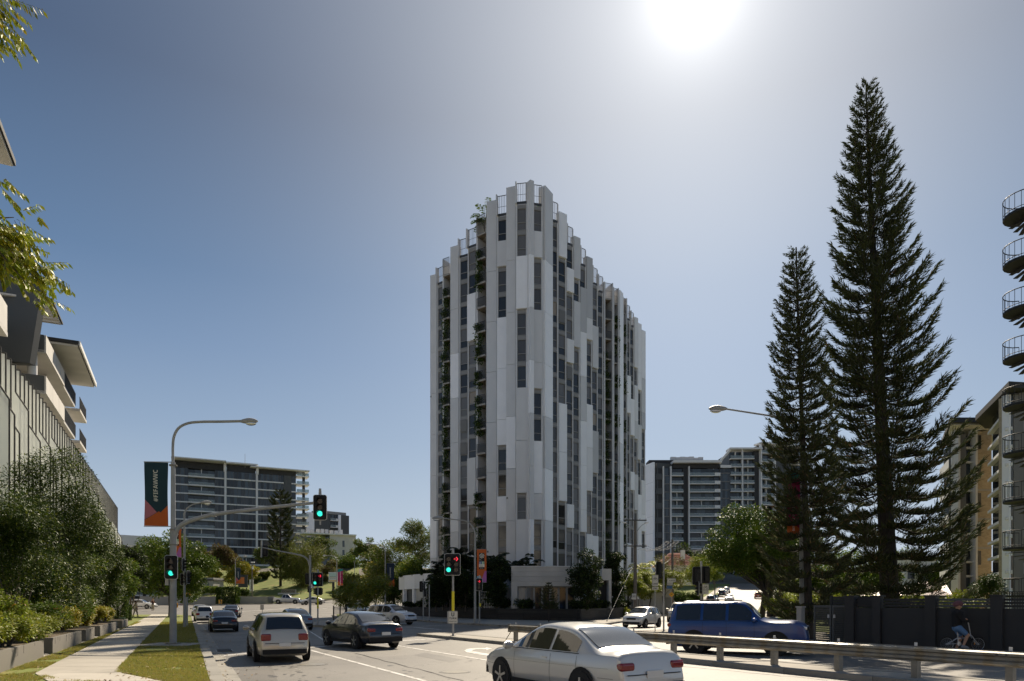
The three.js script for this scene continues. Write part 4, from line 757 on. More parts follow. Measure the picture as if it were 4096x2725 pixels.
// ---- along the climbing street ----
[[2528, 80, 1.9, 1.6, 3.6, 'beside the concrete power pole'], [2585, 84, 2.3, 1.7, 4.0, 'behind the bicycle lane sign'], [2655, 90, 2.3, 1.6, 4.4, 'behind the street name signs']].forEach(([px, D, r, ry, cy, w]) =>
  tree({ name: 'feathery_tree', label: 'small feathery light green tree ' + w, pos: onH(px, D, 0.13), r: [r, ry, r], cy, trunk: 0.11, stems: 2, forkAt: 0.9, n: 8000, leaf: 0.3, wid: 0.3, clumps: 20, clump: 0.42, color: G.light, alt: G.lime, altShare: 0.4, squash: 0.5, bark: 1, up: 1, mat: M.leafThin }));
tree({ name: 'olive_tree', label: 'grey green small leaved tree below the red tiled roof', pos: onH(2670, 108), r: [3.4, 2.8, 3], cy: 6, trunk: 0.2, n: 11000, leaf: 0.22, clumps: 22, clump: 0.4, color: G.olive, alt: [0.2, 0.19, 0.09], altShare: 0.35 });
tree({ name: 'street_tree', label: 'yellow green street tree on the near side of the climbing street', pos: onH(2790, 122, 0.13), r: [3.2, 3.1, 3], cy: 6.6, trunk: 0.16, n: 11000, leaf: 0.26, clumps: 22, clump: 0.42, color: G.light, alt: G.lime, altShare: 0.4 });
tree({ name: 'street_tree', label: 'second slimmer street tree further up the climbing street', pos: onH(2858, 150, 0.13), r: [2.4, 2.6, 2.4], cy: 6.2, trunk: 0.14, n: 7000, leaf: 0.28, clumps: 18, clump: 0.42, color: G.light, alt: G.mid, altShare: 0.4 });
for (const [px, D, r, cy, w] of [[2760, 205, 7, 8, 'under the right hand tower block balconies'], [2890, 225, 7, 7, 'at the crest of the climbing street'], [3010, 222, 6, 5, 'beyond the crest next to the fig']]) tree({ name: 'dark_tree', label: 'large dark tree ' + w, pos: onH(px, D), r: [r, r * 0.6, r * 0.7], cy, trunk: 0.3, n: 9000, leaf: 0.6, clumps: 20, clump: 0.45, color: G.deep, alt: G.mid, altShare: 0.3 });
for (const [px, D, r, cy, w] of [[3120, 100, 4.5, 5.2, 'between the fig and the slimmer conifer'], [3250, 88, 4.5, 4.4, 'behind the slimmer conifer'], [3360, 110, 6, 6, 'between the two conifers far back'], [3470, 92, 4.5, 4.2, 'behind the leaning trunk'], [3620, 120, 6, 6.5, 'far back beside the white house'], [3740, 105, 4, 4.5, 'beside the brick flats']]) tree({ name: 'garden_tree', label: 'green garden tree ' + w, pos: onH(px, D), r: [r, r * 0.62, r * 0.7], cy, trunk: 0.2, n: 9000, leaf: 0.4, clumps: 20, clump: 0.46, color: G.mid, alt: G.light, altShare: 0.3 });
for (const [px, D, r, cy, w] of [[1455, 200, 5, 6, 'behind the tin roofed house'], [1525, 170, 5, 5.5, 'beyond the navy banner'], [1270, 205, 6, 6, 'behind the drooping tree'], [1080, 196, 5, 4, 'on the bank under the long apartment block']]) tree({ name: 'hill_tree', label: 'rounded tree ' + w, pos: onH(px, D), r: [r, r * 0.6, r * 0.7], cy, trunk: 0.2, n: 7000, leaf: 0.5, clumps: 18, clump: 0.46, color: G.mid, alt: G.olive, altShare: 0.4 });
for (const [px, D, r, w] of [[2735, 104, 2.2, 'beside the timber power pole'], [2770, 116, 2.4, 'under the yellow green street tree'], [2700, 116, 3, 'behind the yellow diamond sign']]) shrub({ name: 'street_bush', label: 'dense dark bush ' + w, pos: onH(px, D, 0.1), r: [r, r * 0.7, r * 0.8], n: 5000, leaf: 0.28, clumps: 14, color: G.dark, alt: G.mid, altShare: 0.4 });
palm({ name: 'palm', label: 'bright palm with upright fronds between the tower and the red tiled roof', pos: onH(2572, 98), stem: 6.2, trunk: 0.16, fronds: 16, frond: 3, leaflets: 26, leaflet: 0.6, wide: 0.09, color: G.lime, up: 1.3, seed: 5 });
shrub({ name: 'street_shrub', label: 'light green leafy shrub between the garden wall and the power pole', pos: onH(2500, 74, 0.1), r: [1, 0.7, 0.9], n: 2600, leaf: 0.2, clumps: 10, color: G.lime });
for (const [px, D, w, h, wd] of [[3150, 62, 'at the foot of the fig', 1.4, 2], [3240, 54, 'behind the grey street light pole', 1.5, 2], [3330, 50, 'behind the charcoal gates', 1.3, 2.2], [3450, 52, 'catching sun left of the leaning trunk', 1.3, 2.4], [3640, 60, 'catching sun beside the tin roofed cottage', 1.4, 1.8], [3850, 56, 'pale and thin before the brick flats', 1.5, 1.2]]) shrub({ name: 'garden_bush', label: 'garden bush ' + w, pos: at(px, D, 0.16), r: [wd, h, 1.5], n: 7000, leaf: 0.22, clumps: 16, color: G.light, alt: G.lime, altShare: 0.4 });
tree({ name: 'garden_tree', label: 'shiny leaved small tree beside the spiral stair', pos: at(3945, 44, 0.16), r: [0.95, 0.95, 0.9], cy: 2.5, trunk: 0.07, n: 4500, leaf: 0.14, clumps: 14, clump: 0.5, color: G.dark, mat: M.leafGloss });
palm({ name: 'spiky_plant', label: 'spiky yellow plant behind the fence near the brick flats', cat: 'plant', pos: at(3895, 40, 1.2), stem: 0.5, trunk: 0.1, fronds: 26, frond: 0.9, leaflets: 6, leaflet: 0.15, wide: 0.08, color: G.lime, up: 1.2, seed: 6, bare: 0.1 });
hedge('clipped_hedge', 'sunlit low hedge behind the charcoal fence under the tall conifers', 'hedge', null, at(3440, 33.5, 0.16), [4.2, 1.86, 0.9], 0.75, 7000, { leaf: 0.09, color: G.mid });
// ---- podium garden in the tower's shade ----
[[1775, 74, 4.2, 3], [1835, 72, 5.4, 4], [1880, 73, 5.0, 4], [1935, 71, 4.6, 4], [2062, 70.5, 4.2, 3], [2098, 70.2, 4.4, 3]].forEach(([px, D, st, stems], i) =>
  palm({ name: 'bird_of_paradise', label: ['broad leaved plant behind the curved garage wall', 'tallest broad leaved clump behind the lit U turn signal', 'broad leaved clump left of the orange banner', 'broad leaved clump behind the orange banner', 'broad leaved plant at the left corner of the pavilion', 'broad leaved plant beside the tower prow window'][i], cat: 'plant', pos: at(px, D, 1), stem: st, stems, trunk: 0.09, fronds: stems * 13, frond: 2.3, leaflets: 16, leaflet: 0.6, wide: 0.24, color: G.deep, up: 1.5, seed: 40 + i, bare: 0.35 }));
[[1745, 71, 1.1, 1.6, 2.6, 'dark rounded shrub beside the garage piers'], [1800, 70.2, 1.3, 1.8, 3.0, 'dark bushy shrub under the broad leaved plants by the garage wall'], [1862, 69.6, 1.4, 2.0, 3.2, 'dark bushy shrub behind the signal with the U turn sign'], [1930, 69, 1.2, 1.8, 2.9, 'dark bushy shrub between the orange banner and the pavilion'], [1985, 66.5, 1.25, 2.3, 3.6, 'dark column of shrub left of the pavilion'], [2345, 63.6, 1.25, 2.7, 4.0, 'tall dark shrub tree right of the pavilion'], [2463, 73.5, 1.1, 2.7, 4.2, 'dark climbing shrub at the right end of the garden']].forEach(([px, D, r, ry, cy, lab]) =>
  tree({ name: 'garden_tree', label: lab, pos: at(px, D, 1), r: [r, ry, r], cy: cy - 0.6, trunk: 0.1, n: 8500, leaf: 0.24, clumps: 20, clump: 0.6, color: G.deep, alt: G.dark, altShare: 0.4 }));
for (let i = 0; i < 19; i++) {
  const line = [[-13.4, 86], [-10.3, 80.5], [-5.5, 72], [-1, 66.3], [6, 61], [9, 68], [12.6, 76.5]], s = i / 18 * 6, k = Math.min(5, Math.floor(s)), x = lerp(line[k][0], line[k + 1][0], s - k), d = lerp(line[k][1], line[k + 1][1], s - k) + 0.7; reseed(900 + i);
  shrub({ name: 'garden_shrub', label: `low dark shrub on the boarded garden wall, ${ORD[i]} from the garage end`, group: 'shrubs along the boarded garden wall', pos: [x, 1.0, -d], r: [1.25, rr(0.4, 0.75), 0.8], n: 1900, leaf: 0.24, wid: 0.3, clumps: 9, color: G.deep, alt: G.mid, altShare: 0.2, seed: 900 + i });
}
pine({ name: 'small_conifer', label: 'small young conifer in front of the boarded garden wall', pos: at(2195, 58.4), height: 3.4, lean: 0, trunk: 0.06, seed: 61, from: 0.35, step: 0.32, per: 6, n: 9000, density: 60, tuft: 0.34, blade: 0.05, bare: 0.1, rise: 0.6, profile: (q) => 0.95 * Math.sin(lerp(0.45, 1, q) * Math.PI) + 0.12 });
[[1622, 87.5], [1662, 84], [1705, 81], [1755, 79.2], [1800, 77.8]].forEach(([px, D], i) => shrub({ name: 'trailing_plant', label: `green plant trailing over the curved garage wall, ${ORD[i]} from its free end`, group: 'plants on the garage wall', pos: at(px, D, 5.0), r: [1.5, 0.42, 0.8], n: 2600, leaf: 0.26, wid: 0.3, droop: 0.9, clumps: 10, color: G.dark, alt: G.light, altShare: i < 2 ? 0.4 : 0.1, seed: 700 + i }));
// plants on the tower's balconies, and the palm on its roof
{
  const protos = [0, 1, 2, 3].map((v) => { reseed(500 + v); const L = new Leaves(640); for (let i = 0; i < 640; i++) { const a = rnd() * 6.28, q = Math.pow(rnd(), 0.6), dr = rnd(); L.add(Math.cos(a) * 0.75 * q * (v % 2 ? 0.7 : 1), 0.5 + rr(-0.2, 0.35) - dr * dr * (v > 1 ? 3.0 : 1.6), Math.sin(a) * 0.4 * q, rr(-1, 1), rr(-1, 0.4), rr(-1, 1), rr(0.16, 0.3), 0.13, ...tint(G.dark, 0.35, G.mid, 0.3), 0.3); } return L.geo(); });
  reseed(88);
  for (const [bay, every, x0, side] of [[2, 0.85, 0.35, 'garage end stack'], [6, 0.6, 0.18, 'stack below the palm'], [22, 0.75, 0.3, 'first brown street stack'], [23, 0.85, 0.6, 'second brown street stack'], [25, 0.85, 0.6, 'last street side stack']]) for (let k = 1; k < 15; k++) {
    if (rnd() > every) continue;
    const b = towerBays[bay], p = b.world(b.L * (x0 + rr(-0.1, 0.1)), 46.9 - k * 2.98, 0.05);
    const t = thing('balcony_plant', `leafy balcony plant, ${ORD[k]} storey below the tower roof, ${side}`, 'plant', [p.x, p.y + 0.25, p.z], b.ry, 'plants on the tower balconies');
    mesh('foliage', protos[Math.floor(rnd() * 4)], M.leaf, t); mesh('pot', new B().tube([V(0, -0.22, -0.35), V(0, 0.25, -0.35)], [0.16, 0.22], 8), M.slab, t);
  }
  const b = towerBays[6], p = b.world(b.L * 0.45, 46.9, -0.6);
  palm({ name: 'rooftop_palm', label: 'bird of paradise palm growing on the tower roof above the balconies', pos: [p.x, p.y, p.z], stem: 1.8, stems: 3, trunk: 0.12, fronds: 24, frond: 2.2, leaflets: 12, leaflet: 0.5, wide: 0.15, color: G.mid, up: 1.5, seed: 91, bare: 0.35 });
  const c = towerBays[14], q = c.world(c.L * 0.5, 46.9, -0.7); shrub({ name: 'roof_shrub', label: 'low shrub behind the roof balustrade of the tower', pos: [q.x, q.y - 0.1, q.z], r: [0.8, 0.5, 0.5], n: 700, leaf: 0.2, color: G.mid });
}

// ---------- buildings ----------
// one facade of storeys between two plan points; columns: [share of width, kind, panes]
function facade(parent, A, Bq, o) {
  const [ax, ad] = A, [cx, cd] = Bq, L = Math.hypot(cx - ax, cd - ad), ry = Math.atan2(cd - ad, cx - ax), fh = (o.top - o.base) / o.rows, tot = o.cols.reduce((s, c) => s + c[0], 0);
  const at = () => new B().at(ax, 0, -ad, ry); let x = 0;
  const slabM = o.slab ?? M.white, wallM = o.wall ?? M.darkWall, rec = o.rec ?? 1.4, dep = o.depth ?? 12;
  mesh('body', at().box(L / 2, (o.base + o.top) / 2 - (o.bodyDrop ?? 0), -dep / 2 - rec - 0.1, L - 0.1, o.top - o.base + 2 * (o.bodyDrop ?? 0) - 0.3, dep), wallM, parent);
  for (const [share, kind, n = 1] of o.cols) {
    const w = L * share / tot, x0 = x; x += w;
    if (kind === 'c') { mesh('column', at().box(x0 + w / 2, (o.base + o.top) / 2 + 0.3, 0.05, w, o.top - o.base + 0.6, 1.2), slabM, parent); continue; }
    if (kind === 's' || kind === 'd' || kind === 'x') { mesh('wall', at().box(x0 + w / 2, (o.base + o.top) / 2, kind === 'd' ? -rec * 0.6 : -0.3, w, o.top - o.base, kind === 'd' ? 0.4 : 0.7), kind === 'd' ? M.charcoal2 : kind === 'x' ? M.panel[0] : wallM, parent); continue; }
    for (let r = 0; r < o.rows; r++) {
      const y0 = o.base + r * fh, sh = o.sh ?? 0.3;
      if (kind === 'b') {
        const back = -rec, slab = mesh('balcony_slab', at().box(x0 + w / 2, y0 + sh / 2, -rec / 2 + 0.25, w - 0.04, sh, rec + 0.5), slabM, parent);
        mesh('balustrade', at().box(x0 + w / 2, y0 + sh + 0.5, 0.42, w - 0.1, 1.0, 0.03), o.bal ?? M.balGlass, slab);
        for (let k = 0; k < n; k++) mesh('pane', at().box(x0 + w * (k + 0.5) / n, y0 + fh / 2 + sh / 2, back, w / n - 0.1, fh - sh - 0.15, 0.12), hash(r, k + Math.round(x0), 3) < 0.35 ? M.glassBlue : M.glassDark, parent);
        if (hash(r, Math.round(x0 * 3), 5) < 0.5) mesh('wall', at().box(x0 + w * 0.5, y0 + fh / 2 + sh / 2, back + 0.5, 0.22, fh - sh, 1.0), slabM, parent);
      } else if (kind === 'o') {
        mesh('balcony_front', at().box(x0 + w / 2, y0 + 0.62, 0.2, w - 0.04, 1.25, 0.5), slabM, parent); mesh('pane', at().box(x0 + w / 2, y0 + fh / 2 + 0.5, -rec * 0.7, w - 0.1, fh - 1.2, 0.1), M.glassDark, parent);
      } else {
        const gap = kind === 'g' ? 0.06 : 0.12, lowv = kind === 'v' ? 0.9 : sh;
        mesh('spandrel', at().box(x0 + w / 2, y0 + lowv / 2, kind === 'g' ? -0.14 : -0.02, w - 0.02, lowv, kind === 'g' ? 0.3 : 0.5), kind === 'g' ? M.frame : slabM, parent);
        for (let k = 0; k < n; k++) mesh('pane', at().box(x0 + w * (k + 0.5) / n, y0 + lowv + (fh - lowv) / 2, -0.22, w / n - gap, fh - lowv - gap * 0.7, 0.1), [M.glassDark, M.glassBlue, M.glass[3]][Math.floor(hash(r * 3 + 1, k * 7 + Math.round(x0 * 2), 8) * 3)], parent);
        mesh('wall', at().box(x0 + w / 2, y0 + fh / 2, -0.7, w, fh, 0.7), o.mull ?? M.frame, parent);
      }
    }
  }
  return { L, ry, at };
}
// ---- long block on the rise, white slab edges, glass balconies ----
{
  const t = thing('apartment_block', 'long dark glazed apartment block with white slab edges and white frame columns', 'building');
  const pA = [X(690, 236), 236], pB = [X(1184, 254), 254];
  const f = facade(t, pA, pB, { base: 18.1, top: 48.3, rows: 10, cols: [[57, 'w', 4], [100, 'b', 4], [37, 'w', 3], [8, 'c'], [116, 'w', 8], [8, 'c'], [36, 'w', 3], [36, 'w', 3], [34, 'w', 3], [32, 's'], [20, 'w', 1]], depth: 16, sh: 0.42 });
  mesh('top_storey', f.at().box(f.L * 0.2, 49.4, -3, f.L * 0.4, 2.2, 6), M.charcoal, t);
  mesh('top_storey', f.at().box(f.L * 0.54, 49.6, -3, f.L * 0.23, 2.4, 5), M.charcoal2, t);
  mesh('top_storey', f.at().box(f.L * 0.84, 49.2, -3, f.L * 0.32, 1.8, 6), M.charcoal, t);
  mesh('roof', f.at().box(f.L * 0.2, 0, 0, f.L * 0.42, 0.35, 9), M.white, t).position.y = 51.0;
  mesh('roof', f.at().box(f.L * 0.54, 51.1, -2, f.L * 0.26, 0.5, 8), M.white, t);
  mesh('roof', f.at().box(f.L * 0.86, 50.3, -2, f.L * 0.5, 0.35, 9), M.white, t);
  for (const s of [0.405, 0.67]) mesh('column', f.at().box(f.L * s, 49.5, 0.1, 0.8, 3.2, 1.4), M.white, t);
  // open balconies at the end
  for (let r = 0; r < 11; r++) { const y = 18.1 + r * 3.02, sl = mesh('balcony_slab', f.at().box(f.L + 2.4, y + 0.16, -2.4, 4.8 - (r % 3) * 0.3, 0.3, 5.5), M.white, t); mesh('balustrade', f.at().box(f.L + 2.4, y + 0.85, 0.2, 4.4, 1.0, 0.04), M.balGlass, sl); }
  mesh('column', f.at().box(f.L + 2.9, 34, -1.2, 0.9, 32.5, 0.9), M.charcoal, t);
  // podium storeys
  const g = facade(t, [X(740, 235), 235], [X(1150, 250), 250], { base: 8.3, top: 17.6, rows: 3, cols: [[30, 'w', 5], [22, 's'], [40, 'w', 8], [40, 'w', 7], [30, 'w', 3], [30, 'w', 2]], depth: 12, sh: 0.6 });
  mesh('podium_edge', g.at().box(g.L / 2, 17.9, 0.3, g.L + 2, 0.9, 1.6), M.white, t); mesh('podium_edge', g.at().box(g.L * 0.75, 8.0, 0.6, g.L * 0.5, 1.2, 1.6), M.white, t);
  for (let k = 0; k < 16; k++) mesh('vertical_fin', g.at().box(g.L * (0.1 + 0.032 * k), 14.6, 0.45, 0.2, 5.6, 0.3), M.white, t);
  mesh('mast', new B().at(X(962, 242), 0, -246).tube([V(0, 50, 0), V(0, 55, 0)], [0.09, 0.05], 5), M.pole, t);
}
// ---- white low block, grey block with blank end wall, far balcony tower, small far roofs ----
{
  const a = thing('apartment_block', 'low white apartment building with dark bays behind the round street tree', 'building');
  const f = facade(a, [X(400, 148), 148], [X(640, 156), 156], { base: 3, top: 14.4, rows: 4, cols: [[20, 'b', 2], [16, 's'], [40, 'b', 3], [10, 'x'], [26, 'b', 2], [10, 's'], [40, 'b', 3]], wall: M.charcoal, depth: 12 }); mesh('parapet', f.at().box(f.L / 2, 15.4, -0.2, f.L + 0.5, 2.2, 1.2), M.white, a);
  const b = thing('office_block', 'pale grey block with a blank end wall and banded windows', 'building');
  facade(b, [X(1205, 236), 236], [X(1319, 232), 232], { base: 6, top: 24.2, rows: 5, cols: [[60, 'w', 6], [10, 's'], [44, 'w', 3]], wall: M.renderGrey, slab: M.render, sh: 0.8, depth: 8 });
  const e = facade(b, [X(1319, 232), 232], [X(1423, 236), 236], { base: 6, top: 24.4, rows: 1, cols: [[46, 's'], [8, 's'], [50, 's']], wall: M.render, depth: 10 });
  for (let k = 0; k < 5; k++) mesh('window', e.at().box(e.L * 0.52, 21.5 - k * 3.2, 0.05, 0.75, 2.2, 0.1), M.glassBlue, b);
  mesh('roof_slab', e.at().box(0, 24.6, -3, e.L * 2, 0.4, 8), M.white, b);
  for (let k = 0; k < 9; k++) mesh('roof_plant', e.at().box(-8 + k * 1.6, 25.4 + 0.6 * hash(k, 1, 2), -4 - hash(k, 2, 2) * 2, 1.1, 1.4 + 1.6 * hash(k, 3, 2), 1.2), k % 3 ? M.frameLight : M.render, b);
  const c = thing('apartment_block', 'distant dark and white balcony tower behind the pale grey block', 'building');
  const g = facade(c, [X(1228, 330), 330], [X(1396, 345), 345], { base: 12, top: 45, rows: 10, cols: [[28, 'x'], [22, 's'], [40, 's'], [22, 'b', 2], [12, 'o'], [10, 'x'], [34, 's']], wall: M.darkWall, depth: 12 }); mesh('parapet', g.at().box(g.L * 0.6, 45.8, -4, g.L * 0.7, 1.4, 6), M.renderGrey, c);
  const d = thing('flat_roofed_building', 'dark flat roofed building far behind the young trees', 'building'); mesh('wall', bx(X(1500, 262), 13, -266, 10, 7, 8), M.renderGrey, d); mesh('roof', bx(X(1500, 262), 16.9, -266, 11, 0.8, 9), M.charcoal, d); mesh('wall', bx(X(1512, 262), 18.2, -268, 7, 2.2, 6), M.charcoal, d);
  const h = thing('tin_roofed_house', 'small house with a pale tin roof beyond the young trees', 'house'); const hx = X(1462, 205);
  mesh('wall', bx(hx, 7, -207, 5.2, 5, 6), M.render, h); mesh('roof', new B().quad(V(hx - 3.4, 10.6, -203.5), V(hx + 3.2, 9.4, -203.5), V(hx + 3.2, 11.6, -208), V(hx - 3.4, 12.2, -208)).quad(V(hx - 3.4, 12.2, -208), V(hx + 3.2, 11.6, -208), V(hx + 3.2, 11.5, -208.1), V(hx - 3.4, 12.1, -208.1)), M.sheet, h); mesh('post', bx(hx + 1.2, 7, -203.7, 0.5, 5, 0.4), M.white, h);
  const k = thing('small_grey_building', 'small grey flat roofed building behind the wall bushes', 'building'), kx0 = X(812, 140); mesh('wall', bx(kx0, Y(2345, 140), -142, 4.6, 3.4, 5), M.renderGrey, k); mesh('roof', bx(kx0, Y(2321, 140), -142, 5, 0.25, 5.4), M.charcoal, k); mesh('window', bx(kx0 - 0.4, Y(2342, 140), -139.46, 0.5, 0.9, 0.1), M.glassDark, k); mesh('window', bx(kx0 + 1.2, Y(2342, 140), -139.46, 0.5, 0.9, 0.1), M.glassBlue, k);
  // grey garden wall along the bend
  const w = thing('grey_wall', 'low grey rendered wall along the bend below the bushes', 'wall'), wl = [[560, 121], [690, 124.5], [800, 125.5], [900, 126.5], [1000, 128.5], [1070, 130], [1091, 131.5]].map(([p, q]) => [X(p, q), q]);
  for (let i = 0; i < wl.length - 1; i++) { const [ax, ad] = wl[i], [cx, cd] = wl[i + 1], L = Math.hypot(cx - ax, cd - ad), y0 = H(ax, ad) - 0.3; mesh('wall_panel', new B().at((ax + cx) / 2, 0, -(ad + cd) / 2, Math.atan2(cd - ad, cx - ax)).box(0, (y0 + 2.75) / 2, 0, L, 2.75 - y0, 0.3), M.renderGrey, w); }
  mesh('end_post', cyl(wl[6][0], 0, 2.8, -wl[6][1], 0.3), M.renderGrey, w);
}
// ---- balcony tower block at the head of the climbing street ----
{
  const t = thing('apartment_block', 'wide apartment block with stacked white balconies above the climbing street', 'building'), D = 252, q = (p, d = D) => [X(p, d), d];
  const end = facade(t, q(2560, 262), q(2613), { base: 8, top: 53.2, rows: 7, cols: [[24, 'x'], [27, 'x']], depth: 10 });
  for (let r = 1; r < 7; r++) mesh('panel_joint', end.at().box(end.L * 0.5, 8 + r * 6.3, 0.06, end.L - 0.2, 0.08, 0.03), M.frameLight, t);
  const f = facade(t, q(2613), q(2881), { base: 12, top: 51, rows: 13, cols: [[38, 'd'], [4, 'c'], [25, 'g', 3], [5, 'c'], [48, 'b', 3], [20, 'd'], [4, 'c'], [100, 'b', 6], [23, 'o']], depth: 14 });
  mesh('roof', f.at().box(f.L * 0.65, 53.2, -1, f.L * 0.72, 0.9, 5), M.white, t); mesh('roof_storey', f.at().box(f.L * 0.42, 53.5, -7, f.L * 0.9, 2.6, 6), M.charcoal, t); mesh('top_wall', f.at().box(f.L * 0.65, 52, -1.5, f.L * 0.7, 1.8, 2), M.charcoal, t);
  for (let k = 0; k < 7; k++) { mesh('balcony_box', f.at().box(f.L * 0.11, 15.5 + k * 5.4, -0.5, 3.2, 2.2, 0.6), M.darkWall, t); mesh('roof_plant', f.at().box(f.L * (0.35 + k * 0.07), 55.4, -6, 1.8, 1 + hash(k, 4, 4), 1.6), M.frameLight, t); }
  const g = facade(t, q(2881), q(2921), { base: 12, top: 52, rows: 13, cols: [[40, 'g', 4]], depth: 12 });
  const h = facade(t, q(2921), q(3040), { base: 12, top: 57.3, rows: 15, cols: [[46, 'b', 3], [4, 'c'], [46, 'b', 3], [23, 'd']], depth: 14 });
  mesh('roof', h.at().box(h.L / 2, 58, -1, h.L + 1, 0.6, 5), M.white, t); mesh('gable', new B().at(X(2881, D), 0, -D + 0.1).prism([[0, 0], [3.9, 0], [3.9, 0.6], [0, 0.6]], 51, 52), M.white, t);
  mesh('sloping_eave', new B().tube([V(X(2878, D), 53.2, -D + 0.3), V(X(2924, D), 58, -D + 0.3)], 0.45, 4), M.white, t);
  const k = facade(t, q(3040), q(3210, 258), { base: 12, top: 59.6, rows: 15, cols: [[4, 'c'], [48, 'b', 3], [5, 'c'], [60, 's'], [48, 'b', 3]], depth: 14 }); mesh('roof', k.at().box(k.L / 2, 60.2, -1, k.L, 0.6, 5), M.white, t);
  // red tiled house and hedgerow in front of it
  const r = thing('tiled_house', 'cream house with a red tiled hip roof on the climbing street', 'house'), hx = X(2732, 158), y = Y(2262, 158);
  mesh('wall', bx(hx, y - 2, -163, 9, 5, 8), M.render, r);
  const e = [V(hx - 5.4, y, -158), V(hx + 5.4, y, -158), V(hx + 5.4, y, -168), V(hx - 5.4, y, -168)], r0 = V(hx - 2, y + 3.2, -163), r1 = V(hx + 1.4, y + 3.2, -163), rf = mesh('roof', new B().quad(e[0], e[1], r1, r0).tri(e[1], e[2], r1).quad(e[2], e[3], r0, r1).tri(e[3], e[0], r0), M.tile, r);
  mesh('chimney', bx(hx + 0.6, y + 2.6, -160.6, 0.9, 2.2, 0.9), M.render, rf);
  for (let j = 1; j < 7; j++) mesh('tile_course', new B().at(0, 0, 0).quad(V(lerp(e[0].x, r0.x, j / 7), lerp(y, r0.y, j / 7) + 0.03, lerp(-158, -163, j / 7)), V(lerp(e[1].x, r1.x, j / 7), lerp(y, r0.y, j / 7) + 0.03, lerp(-158, -163, j / 7)), V(lerp(e[1].x, r1.x, j / 7), lerp(y, r0.y, j / 7) + 0.12, lerp(-158, -163, j / 7)), V(lerp(e[0].x, r0.x, j / 7), lerp(y, r0.y, j / 7) + 0.12, lerp(-158, -163, j / 7))), M.tile, rf);
}
// ---- low white garden wall and shed beside the climbing street ----
{
  const t = thing('white_shed', 'low white walled shed behind the feathery trees', 'building'), D = 92, a = X(2575, D), b = X(2690, D);
  mesh('wall', bx((a + b) / 2, 2.0, -D - 2, b - a, 3.4, 3), M.render, t); mesh('roof', bx((a + b) / 2, 3.75, -D - 2, b - a + 0.3, 0.2, 3.3), M.white, t); mesh('door', bx(lerp(a, b, 0.88), 1.4, -D - 0.47, 0.8, 2, 0.08), M.renderGrey, t);
  const bin = thing('pink_bin', 'pink wheelie bin lid by the white shed', 'bin', [X(2597, 88), 0.15, -88]); mesh('body', new B().tube([V(0, 0, 0), V(0, 0.95, 0)], [0.28, 0.36], 4), M.charcoal, bin); mesh('lid', bx(0, 1.0, 0, 0.6, 0.12, 0.6), std({ color: rgb(0.6, 0.04, 0.2), roughness: 0.5 }), bin);
}
// ---- brick flats with white framed glazing ----
{
  const t = thing('brick_flats', 'tan brick flats with white framed enclosed balconies', 'building'), D = 72, c = M.brickWall = std({ map: texture(256, (u, v) => { const row = Math.floor(v * 16), m = (v * 16) % 1 < 0.14, k = 0.85 + 0.3 * hash(Math.floor(u * 8 + (row % 2) * 0.5), row, 6); const q = [0.42, 0.345, 0.235].map((z) => z * k); return (m ? [0.4, 0.34, 0.26] : q).map((z) => Math.pow(z, 1 / 2.2)); }, 2), roughness: 0.9 });
  const q = (p, d) => [X(p, d), d];
  facade(t, q(3768, 80), q(3818, D), { base: 1.4, top: 19.4, rows: 6, cols: [[1, 'v', 3]], depth: 0.5, sh: 0.3, rec: 0.4 });
  facade(t, q(3818, D), q(3895, D), { base: 1.4, top: 19.4, rows: 12, cols: [[8, 'c'], [30, 'w', 1], [30, 'w', 1], [8, 'c']], depth: 0.5, sh: 0.22, rec: 0.4 });
  mesh('core', new B().prism([[51.5, -80.5], [47.9, -73.2], [50.3, -73.2], [54, -80.5]], 0, 19.4), M.brickWall, t);
  const f = facade(t, q(3895, D), q(3966, D), { base: 0, top: 19.8, rows: 1, cols: [[1, 's']], depth: 0.5, wall: c });
  for (let r = 0; r < 6; r++) { for (const s of [0.16, 0.32]) { const w = mesh('window', f.at().box(f.L * s, 3.4 + r * 3.05, 0.06, 0.28, 1.5, 0.08), M.frame, t); mesh('pane', f.at().box(f.L * s, 3.4 + r * 3.05, 0.08, 0.2, 1.4, 0.08), M.glass[3], w); } mesh('slab_band', f.at().box(f.L / 2, 1.4 + r * 3.05, 0.03, f.L, 0.22, 0.1), M.slab, t); }
  const e = new B(); e.prism([[X(3766, 80) - 0.6, -80], [X(3766, 80) - 0.6, -79], [X(3800, 69.5), -69.5], [X(3968, 69.5), -69.5], [X(3968, 80), -80]], 20.1, 20.6); mesh('roof', e, M.charcoal, t);
  mesh('eave_soffit', new B().prism([[X(3768, 80), -79.5], [X(3804, 70), -70], [X(3964, 70), -70], [X(3964, 80), -79.5]], 19.95, 20.1), M.render, t);
  mesh('porch', bx(X(3868, 70), 1.4, -70.5, 2, 2.9, 2), M.brick[0], t);
}
